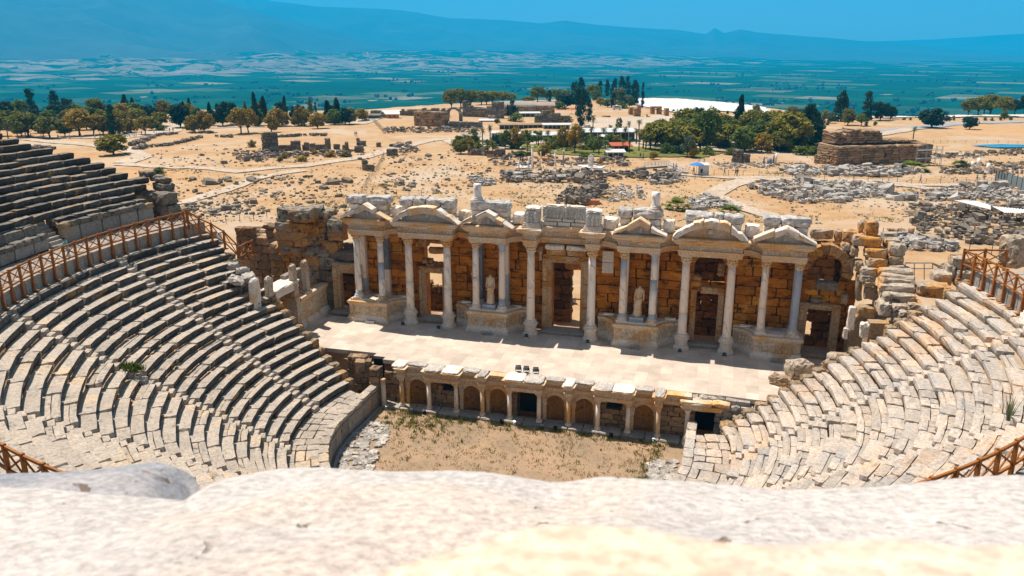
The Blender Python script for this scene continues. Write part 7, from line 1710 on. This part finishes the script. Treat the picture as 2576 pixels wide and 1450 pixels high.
field(F2([(0,640),(300,640),(560,640),(620,700),(1000,640),(1000,720),(1310,780),(1310,900),(900,960),(400,980),(450,720),(0,720)]),250,.4,1.0,'ruin','grey block scattered behind the left half of the stage front','blocks behind the left half of the stage front',maxthing=44)
field(F2([(510,600),(640,590),(700,660),(560,690)]),90,.5,1.3,'ruin','tumbled block beside the heaped ruin corner','blocks beside the heaped ruin corner',stack=.4,maxthing=5)
field(F2([(440,490),(800,480),(1150,480),(1150,512),(700,520),(440,525)]),300,.5,1.4,'ruin','tumbled block along the foot of the bath walls','blocks at the foot of the bath walls',stack=.6,maxthing=8,also='white_stone')
field(F2([(1200,700),(1320,690),(1560,700),(2250,715),(2250,765),(1330,770),(1200,760)]),260,.5,1.2,'ruin','ruin block beside the excavated street','blocks beside the excavated street',stack=.4,maxthing=14,also='ochre2')
field(F2([(1290,835),(1500,815),(1800,820),(2110,825),(2320,810),(2570,815),(2570,890),(2200,860),(1900,890),(1500,895),(1300,880)]),520,.5,1.4,'ruin','block in the long rubble bank behind the middle of the stage front','blocks of the long rubble bank',stack=.9,maxthing=34,also='white_stone')
field(F2([(1690,1040),(1800,960),(2000,890),(2060,900),(2060,1010),(1950,1060)]),330,.5,1.2,'ruin','dark block in the rubble heap behind the frieze','blocks of the rubble heap behind the frieze',stack=1.2,maxthing=18)
field(F2([(2060,920),(2130,900),(2260,960),(2250,1020),(2090,1040)]),160,.3,.7,'white_stone','pale cobble in the patch right of the dark rubble heap','pale cobbles',maxthing=2)
for x0 in (2185,2235,2300): field(F2([(x0-14,910),(x0+10,905),(x0+40,1000),(x0+14,1010)]),46,.4,.8,'white_stone','white block in the curved rows behind the stage front','white blocks in curved rows',maxthing=5)
field(F2([(1040,855),(1130,848),(1250,872),(1255,900),(1160,915),(1090,880)]),260,.3,.7,'white_stone','pale stone on the low platform behind the left statue','stones of the low platform',stack=.35,maxthing=4)
field(F3([(870,735),(1300,725),(1760,735),(1900,770),(1700,790),(1300,790),(1000,785)]),420,.6,1.5,'white_stone','pale block in the rubble strip before the block building','blocks before the block building',stack=.5,maxthing=22)
field(F3([(660,860),(760,835),(1100,830),(1400,835),(1660,860),(1620,930),(1300,970),(1000,975),(800,925)]),620,.6,1.5,'white_stone','pale block in the wide rubble field beyond the right curved pediment','blocks of the wide rubble field',stack=.5,maxthing=32,also='ruin')
field(F3([(1560,930),(1900,900),(2140,840),(2420,850),(2576,900),(2576,985),(2300,960),(1900,950),(1700,965)]),480,.5,1.4,'white_stone','pale block in the rubble field at the right edge','blocks of the right rubble field',stack=.5,maxthing=20,also='ruin')
field(F3([(255,960),(390,925),(520,960),(640,1020),(500,1010),(280,1030)]),300,.5,1.1,'white_stone','pale flat slab between the two fan palm bushes','slabs between the fan palm bushes',flat=.35,stack=.4,maxthing=12)
field(F3([(0,760),(130,745),(260,815),(0,845)]),150,.5,1.2,'white_stone','pale block below the walkway ramp','blocks below the walkway ramp',stack=.4,maxthing=6,also='ochre2')
field(F3([(430,700),(560,690),(900,690),(1110,690),(900,720),(640,730),(480,740)]),170,.4,1.1,'white_stone','pale block between the grove and the visitor path','blocks by the visitor path',maxthing=6,also='ruin')
field(F3([(1900,640),(2576,600),(2576,640),(2100,670)]),160,.5,1.3,'ruin','dark block on the bank below the blue pool','blocks below the blue pool',stack=.4,maxthing=4)
field(F3([(2290,690),(2576,690),(2576,770),(2350,780),(2000,775),(2000,745)]),230,.5,1.2,'ruin','grey block in the far right ruins','blocks in the far right ruins',stack=.3,maxthing=6,also='white_stone')
field(F3([(1600,1215),(1750,1195),(2120,1265),(2100,1300),(1700,1300)]),260,.5,1.2,'white_stone','pale block heaped behind the steel railing','blocks behind the steel railing',stack=.6,maxthing=10)
field(F3([(1780,1000),(2100,985),(2576,985),(2576,1290),(2150,1250),(1850,1180),(1790,1080)]),520,.5,1.3,'ruin','brown block among the right ruins','blocks among the right ruins',stack=.5,maxthing=16,also='ochre2')
for q,l in (((1780,1035,1990,1022,26),'low brown wall line, farthest of the right ruins'),((1990,1040,2180,1060,30),'low brown wall line under the corrugated roof'),((1640,1160,1760,1165,30),'low wall behind the block pile, with a post'),((1770,1185,1808,1190,75),'upright dark slab before the right ruins'),((1830,1130,2010,1120,26),'low wall line in the middle of the right ruins'),((2020,1125,2062,1135,60),'square pier among the right ruins'),((2060,1165,2230,1180,42),'brown wall block of the right ruins'),((2290,1140,2420,1155,50),'dark wall at the right edge ruins'),((2440,1190,2576,1200,60),'near dark wall at the right edge'),((2195,1245,2240,1250,80),'grey upright block by the dark wire fence'),((2405,1010,2440,1010,50),'upright slab by the right rubble field')): rwall(f3,S3,*q,l,'ruinb',.9,.2)
mb=MB(); m2=MB()
for k in range(5200):
    px=rng.uniform(330,2576); py=395+165*rng.random()**.8
    if math.sin(px*.021+1)*math.sin(py*.05+px*.004)+.6*math.sin(px*.05-py*.08)<rng.uniform(-.9,1.1): continue
    p=on_ground(px,py)
    if p[1]<6: continue
    s=rng.uniform(.12,.42); block(mb if rng.random()<.6 else m2,p+(0,0,s*.15),(s,s*.8,s*.6),rot3(rng.normal()*.2,rng.normal()*.2,rng.uniform(0,3)),1,.05*s)
tag(mb.build('pebbles',M['ruin'],origin=(0,60,0)),'dark small stones strewn over the dry grass','stones',None,'stuff'); tag(m2.build('pebbles',M['white_stone'],origin=(0,60,0)),'pale small stones strewn over the dry grass','stones',None,'stuff')
# strip of pieces just behind the stage wall
for k in range(26):
    x=rng.uniform(-18,20); y=rng.uniform(7,13); s=rng.uniform(.5,1.1)
    if NB[0]<300:
        o=bpy.data.objects.new('stone_block',PROT[('white_stone',k%7)]); COL.objects.link(o); o.location=(x,y,.2); o.scale=(s,s*.7,s*.6); o.rotation_euler=(0,0,rng.uniform(0,3)); tag(o,'white block seen close behind the stage wall through the doorways','stone block','white blocks behind the stage wall'); NB[0]+=1
mb=MB()
for k in range(60): x=rng.uniform(-20,20); y=rng.uniform(5,16); s=rng.uniform(.4,1.2); block(mb,(x,y,.2),(s,s*.7,s*.6),rotz(rng.uniform(0,3)),2,.05)
tag(mb.build('rubble',M['white_stone'],origin=(0,10,0)),'white rubble behind the stage wall','rubble',None,'stuff')
root=empty('barrier_post',(9,9,0),'line of dark posts with a beam behind the stage front','barrier'); 
for px,py,h in ((1283,0,0),):
    for x in (3.0,6.2,9.4,10.9,19.0):
        mb=MB(); box(mb,x-.16,x+.16,10.8,11.1,-.4,1.5); mb.build('post',M['ruinb'],root)
    mb=MB(); bar(mb,(-4,10.9,.4),(9,10.9,.45),.12); mb.build('beam',M['brownw'],root)
mb=MB(); p=on_ground(*f2(1965,1050)); block(mb,p+(0,0,.4),(2.6,1.5,.9),rotz(.1),3,.02); tag(mb.build('stone_slab',plain('reddish slab',(.45,.17,.09),.9),origin=p),'reddish slab lying behind the frieze with figures','slab')
# dry grass and weeds on the plateau
gp=[]
for k in range(1500):
    px=rng.uniform(380,2576); py=rng.uniform(400,560); p=on_ground(px,py); gp.append(p)
tufts('dry_grass',gp,M['grass_dry'],'dry grass tufts over the plateau ground',.35,6,.5)
gp=[]
for (x,y) in [(600,485),(955,470),(1000,540),(760,400),(1100,545),(1310,560),(1560,505),(1600,490),(1680,520),(1730,500),(820,515),(430,430),(1850,480),(1420,560),(2240,552),(560,455),(1900,560),(1230,505)]+[(rng.uniform(420,2500),rng.uniform(400,545)) for _ in range(80)]:
    p=on_ground(x,y)
    for k in range(14): q=p+rng.normal(size=3)*np.array([1.0,.8,0]); gp.append((q[0],q[1],gz(q[0],q[1])))
tufts('green_weeds',gp,M['grass_green'],'green weed patches on the dry ground',.3,8,.3)
# people far off
PT=[]
def people(f,pts,lab,grp):
    for x,y,c,l in pts:
        p=on_ground(*f(x,y)); key=(c,l)
        if key not in PEO:
            PEO[key]=person(p,rng.uniform(0,6.28),c,l,pose='walk',lab=lab,grp=grp)
        else:
            o=copy_tree(PEO[key]); o.location=tuple(p); o.rotation_euler=(0,0,rng.uniform(0,6.28)); o['label']=lab
            if grp: o['group']=grp
            elif 'group' in o: del o['group']
PEO={}
people(f1,[(x,y,c,l) for x,y,c,l in ((130,1010,'navy','grey_c'),(165,1012,'white_c','navy'),(190,1010,'black_c','grey_c'),(230,1018,'red_c','navy'),(305,1025,'white_c','beige_c'),(430,1030,'navy','grey_c'),(515,1028,'red_c','navy'),(700,1025,'white_c','navy'),(740,1022,'navy','grey_c'),(900,1008,'white_c','beige_c'),(920,1015,'black_c','grey_c'),(945,1010,'blue_c','navy'),(958,1020,'white_c','navy'),(975,1012,'navy','grey_c'),(990,1015,'blue_c','navy'),(1005,1018,'white_c','beige_c'),(1045,1005,'red_c','navy'),(1135,985,'white_c','navy'),(1250,975,'black_c','grey_c'),(1275,975,'navy','grey_c'),(600,1025,'black_c','grey_c'))],'distant visitor on the road under the left grove','visitors on the road under the left grove')
people(f2,[(222,548,'black_c','grey_c'),(234,548,'navy','grey_c')],'distant visitor, one of two walking on the pale slope at left','pair of visitors on the pale slope')
people(f2,[(1437,735,'black_c','navy'),(1455,732,'navy','black_c')],'visitor in dark clothes on the small white ramp','visitors on the small white ramp'); people(f2,[(1453,782,'yellow_c','navy')],'visitor in a yellow top at the foot of the small white ramp',None)
people(f2,[(1520,580,'red_c','navy')],'visitor in red before the long white pavilion',None); people(f2,[(2320,715,'black_c','grey_c'),(2340,718,'navy','black_c')],'visitor in dark clothes at the top of the walkway ramp','visitors at the top of the walkway ramp')
people(f3,[(160,745,'red_c','grey_c')],'visitor in an orange red top coming down the walkway ramp',None); people(f3,[(180,748,'blue_c','grey_c')],'visitor in blue behind the orange red one on the ramp',None); people(f3,[(300,768,'red_c','navy')],'visitor under the blue parasol',None)
people(f3,[(512,776,'blue_c','grey_c')],'visitor in blue with a bag on the path right of the booth',None); people(f3,[(588,783,'black_c','navy'),(601,783,'black_c','grey_c')],'visitor in black, one of two close together on the path','pair of visitors in black on the path')
people(f3,[(1643,822,'beige_c','beige_c')],'visitor in beige on the path below the block building',None); people(f3,[(1862,826,'blue_c','navy')],'visitor in blue on the path below the palm bush',None); people(f3,[(2250,818,'aqua','navy')],'visitor in light blue near the far right column stubs',None); people(f3,[(2297,820,'grey_c','beige_c')],'visitor in grey right of the light blue one',None)
# ---------------------------------------------------------------- foreground ledge
HF=FW[:2]/np.hypot(*FW[:2]); HR=RT[:2]
M['fore']=stone('pale foreground limestone',(.68,.61,.55),(.56,.515,.475),(.33,.275,.235),(.58,.74),1.4,7,.0,26,.9,.03,third=(.68,.57,.48),st_max=.7,pits=(9,.70))
M['fore2']=stone('grey foreground limestone',(.42,.39,.375),(.29,.295,.315),(.16,.12,.10),(.66,.74),2.0,5,.0,30,.5,.02,third=(.5,.45,.4),st_max=.5,pits=(6,.66))
M['fore3']=stone('orange tinted foreground stone',(.76,.55,.40),(.72,.58,.47),(.46,.31,.20),(.64,.75),1.6,6,.0,30,.4,.015,third=(.66,.44,.30),st_max=.5)
def ledge(name,x0,x1,edge,near,h_near,h_far,thick,mat,lab,seed,rough=.05,round_=.18,nx=90,ny=34,endround=.12):
    """rock whose top runs away from the camera; edge(px) -> picture row of its far top edge"""
    r=np.random.default_rng(seed); xs=np.linspace(0,1,nx); V=[]
    ph=r.uniform(0,6.28,12)
    far=[]
    for u in xs:
        px=x0+(x1-x0)*u; py=edge(px); d=ray(px,py); t=(h_far(u) if callable(h_far) else h_far)/-d[2]; far.append(CAM+d*t)
    for j in range(ny):
        v=j/(ny-1)
        for i,u in enumerate(xs):
            F=far[i]; fd=np.dot(F[:2]-CAM[:2],HF); fr=np.dot(F[:2]-CAM[:2],HR)
            dd=near+(fd-near)*v; lat=fr
            if v>.999: pass
            z=-(h_near+( (CAM[2]-F[2])-h_near)*v)
            z+=rough*(.5*math.sin(lat*5+ph[0]+dd*3)*math.sin(dd*6+ph[1])+.35*math.sin(lat*11+ph[2]-dd*7)+.25*math.sin(dd*17+lat*9+ph[3]))*min(1,(1-v)*5)
            e=max(0,1-min(u,1-u)/endround); z-=round_*1.4*e**3
            e2=max(0,(v-.86)/.14); z-=0*e2
            p=CAM[:2]+HF*dd+HR*lat
            V.append((p[0],p[1],CAM[2]+z))
    # far face going down
    for k,(dv,dz) in enumerate(((.05,-.05),(.07,-.16),(.05,-.5),(0,-thick))):
        for i,u in enumerate(xs):
            F=far[i]; fd=np.dot(F[:2]-CAM[:2],HF)+dv; fr=np.dot(F[:2]-CAM[:2],HR); p=CAM[:2]+HF*fd+HR*fr; V.append((p[0],p[1],F[2]+dz))
    n=ny+4
    F_=strip_grid(None,n,nx); V=np.array(V)
    # closed by a base at the bottom
    b=len(V); zb=V[:,2].min()-.3; top=V.copy(); base=V[:nx].copy(); base[:,2]=zb; base2=V[-nx:].copy(); base2[:,2]=zb
    V=np.concatenate([V,base,base2])
    for i in range(nx-1): F_.append((i+1,i,b+i,b+i+1)); L=(n-1)*nx; F_.append((L+i,L+i+1,b+nx+i+1,b+nx+i)); F_.append((b+i,b+nx+i,b+nx+i+1,b+i+1))
    F_.append([k*nx for k in range(n)]+[b+nx,b]); F_.append([k*nx+nx-1 for k in range(n)][::-1]+[b+nx-1,b+2*nx-1])
    mb=MB(); mb.add(V,F_); o=mb.build(name,mat,None,True,origin=V.mean(0)); return tag(o,lab,'stone ledge')
lin=lambda pts:(lambda x:float(np.interp(x,[p[0] for p in pts],[p[1] for p in pts])))
EDG=[(-500,1222),(0,1226),(120,1230),(250,1243),(400,1254),(490,1262),(503,1244),(520,1222),(560,1205),(640,1190),(700,1180),(760,1176),(820,1177),(870,1181),(930,1183),(1000,1187),(1060,1186),(1120,1184),(1180,1185),(1240,1190),(1280,1196),(1350,1208),(1400,1214),(1430,1212),(1470,1206),(1500,1201),(1535,1199),(1560,1203),(1610,1205),(1680,1209),(1740,1212),(1800,1217),(1850,1222),(1900,1227),(1950,1231),(1990,1233),(2070,1231),(2110,1227),(2160,1227),(2230,1222),(2300,1215),(2380,1206),(2450,1200),(2520,1196),(2576,1195),(3100,1192)]
ledge('ledge_block',-500,3100,lin(EDG),.92,1.02,1.60,1.2,M['fore'],'broad pale blurred stone ledge across the whole foreground',1,.022,.0,150,40)
ledge('ledge_block',-420,497,lin([(-420,1195),(0,1192),(150,1188),(260,1180),(330,1170),(390,1163),(440,1170),(475,1190),(497,1235)]),2.3,1.60,1.85,.6,M['fore2'],'rounded blue grey stone with a dark broken end, lying at the far left',2,.03,.10)
ledge('ledge_block',820,3000,lin([(820,1452),(1000,1425),(1150,1385),(1250,1345),(1330,1330),(1450,1322),(1600,1328),(1700,1347),(1850,1370),(2000,1374),(2100,1364),(2250,1356),(2400,1376),(2576,1372),(3000,1372)]),.5,.56,.66,.4,M['fore3'],'peach tinted out of focus stone nearest the viewer, below the pale ledge',4,.012,.05)
# small dark pits
# ---------------------------------------------------------------- haze, sky, sun, camera
def haze():
    mb=MB(); box(mb,-21000,21000,-400,19800,ZP-60,1250)
    m=bpy.data.materials.new('haze'); m.use_nodes=True; nt=m.node_tree; nt.nodes.clear()
    o=N(nt,'ShaderNodeOutputMaterial'); v=N(nt,'ShaderNodeVolumePrincipled')
    v.inputs['Color'].default_value=HAZE_COL; v.inputs['Density'].default_value=HAZE_D; v.inputs['Anisotropy'].default_value=.0
    nt.links.new(v.outputs[0],o.inputs['Volume'])
    ob=mb.build('haze',m,None,False,origin=(0,10000,0)); tag(ob,kind='stuff')
HAZE_COL=(.002,.55,.98,1); HAZE_D=1.25e-4
haze()
SUN=np.array([-.42,.17,1.0]); SUN/=np.linalg.norm(SUN)
l=bpy.data.lights.new('sun','SUN'); l.energy=5.0; l.angle=RAD(.53); l.color=(1.0,.905,.81)
so=bpy.data.objects.new('sun',l); COL.objects.link(so); so.rotation_euler=Vector(-SUN).to_track_quat('-Z','Y').to_euler(); so.location=(-200,80,400)
w=bpy.data.worlds.new('World'); SC.world=w; w.use_nodes=True; nt=w.node_tree
sk=nt.nodes.new('ShaderNodeTexSky'); sk.sky_type='NISHITA'; sk.sun_disc=False
sk.sun_elevation=math.asin(SUN[2]); sk.sun_rotation=math.atan2(SUN[0],SUN[1]); sk.air_density=1.0; sk.dust_density=.3; sk.ozone_density=2.0
bg=nt.nodes['Background']; bg.inputs['Strength'].default_value=.075
hs=nt.nodes.new('ShaderNodeHueSaturation'); hs.inputs['Saturation'].default_value=.55; nt.links.new(sk.outputs[0],hs.inputs['Color']); nt.links.new(hs.outputs[0],bg.inputs['Color'])
cam=bpy.data.cameras.new('camera'); co_=bpy.data.objects.new('camera',cam); COL.objects.link(co_)
cam.sensor_width=36; cam.lens=36*FPX/2576; cam.clip_start=.05; cam.clip_end=90000
co_.location=tuple(CAM); co_.rotation_euler=(RAD(90-PITCH),0,RAD(YAW))
cam.dof.use_dof=True; cam.dof.focus_distance=66; cam.dof.aperture_fstop=3.4
SC.camera=co_
SC.view_settings.view_transform='Standard'; SC.view_settings.look='None'; SC.view_settings.gamma=1; SC.view_settings.exposure=.55
SC.cycles.use_denoising=True; SC.cycles.max_bounces=6; SC.cycles.diffuse_bounces=4; SC.cycles.volume_bounces=2; SC.cycles.transparent_max_bounces=8
SC.cycles.use_adaptive_sampling=True; SC.cycles.adaptive_threshold=.015
SC.cycles.caustics_reflective=False; SC.cycles.caustics_refractive=False
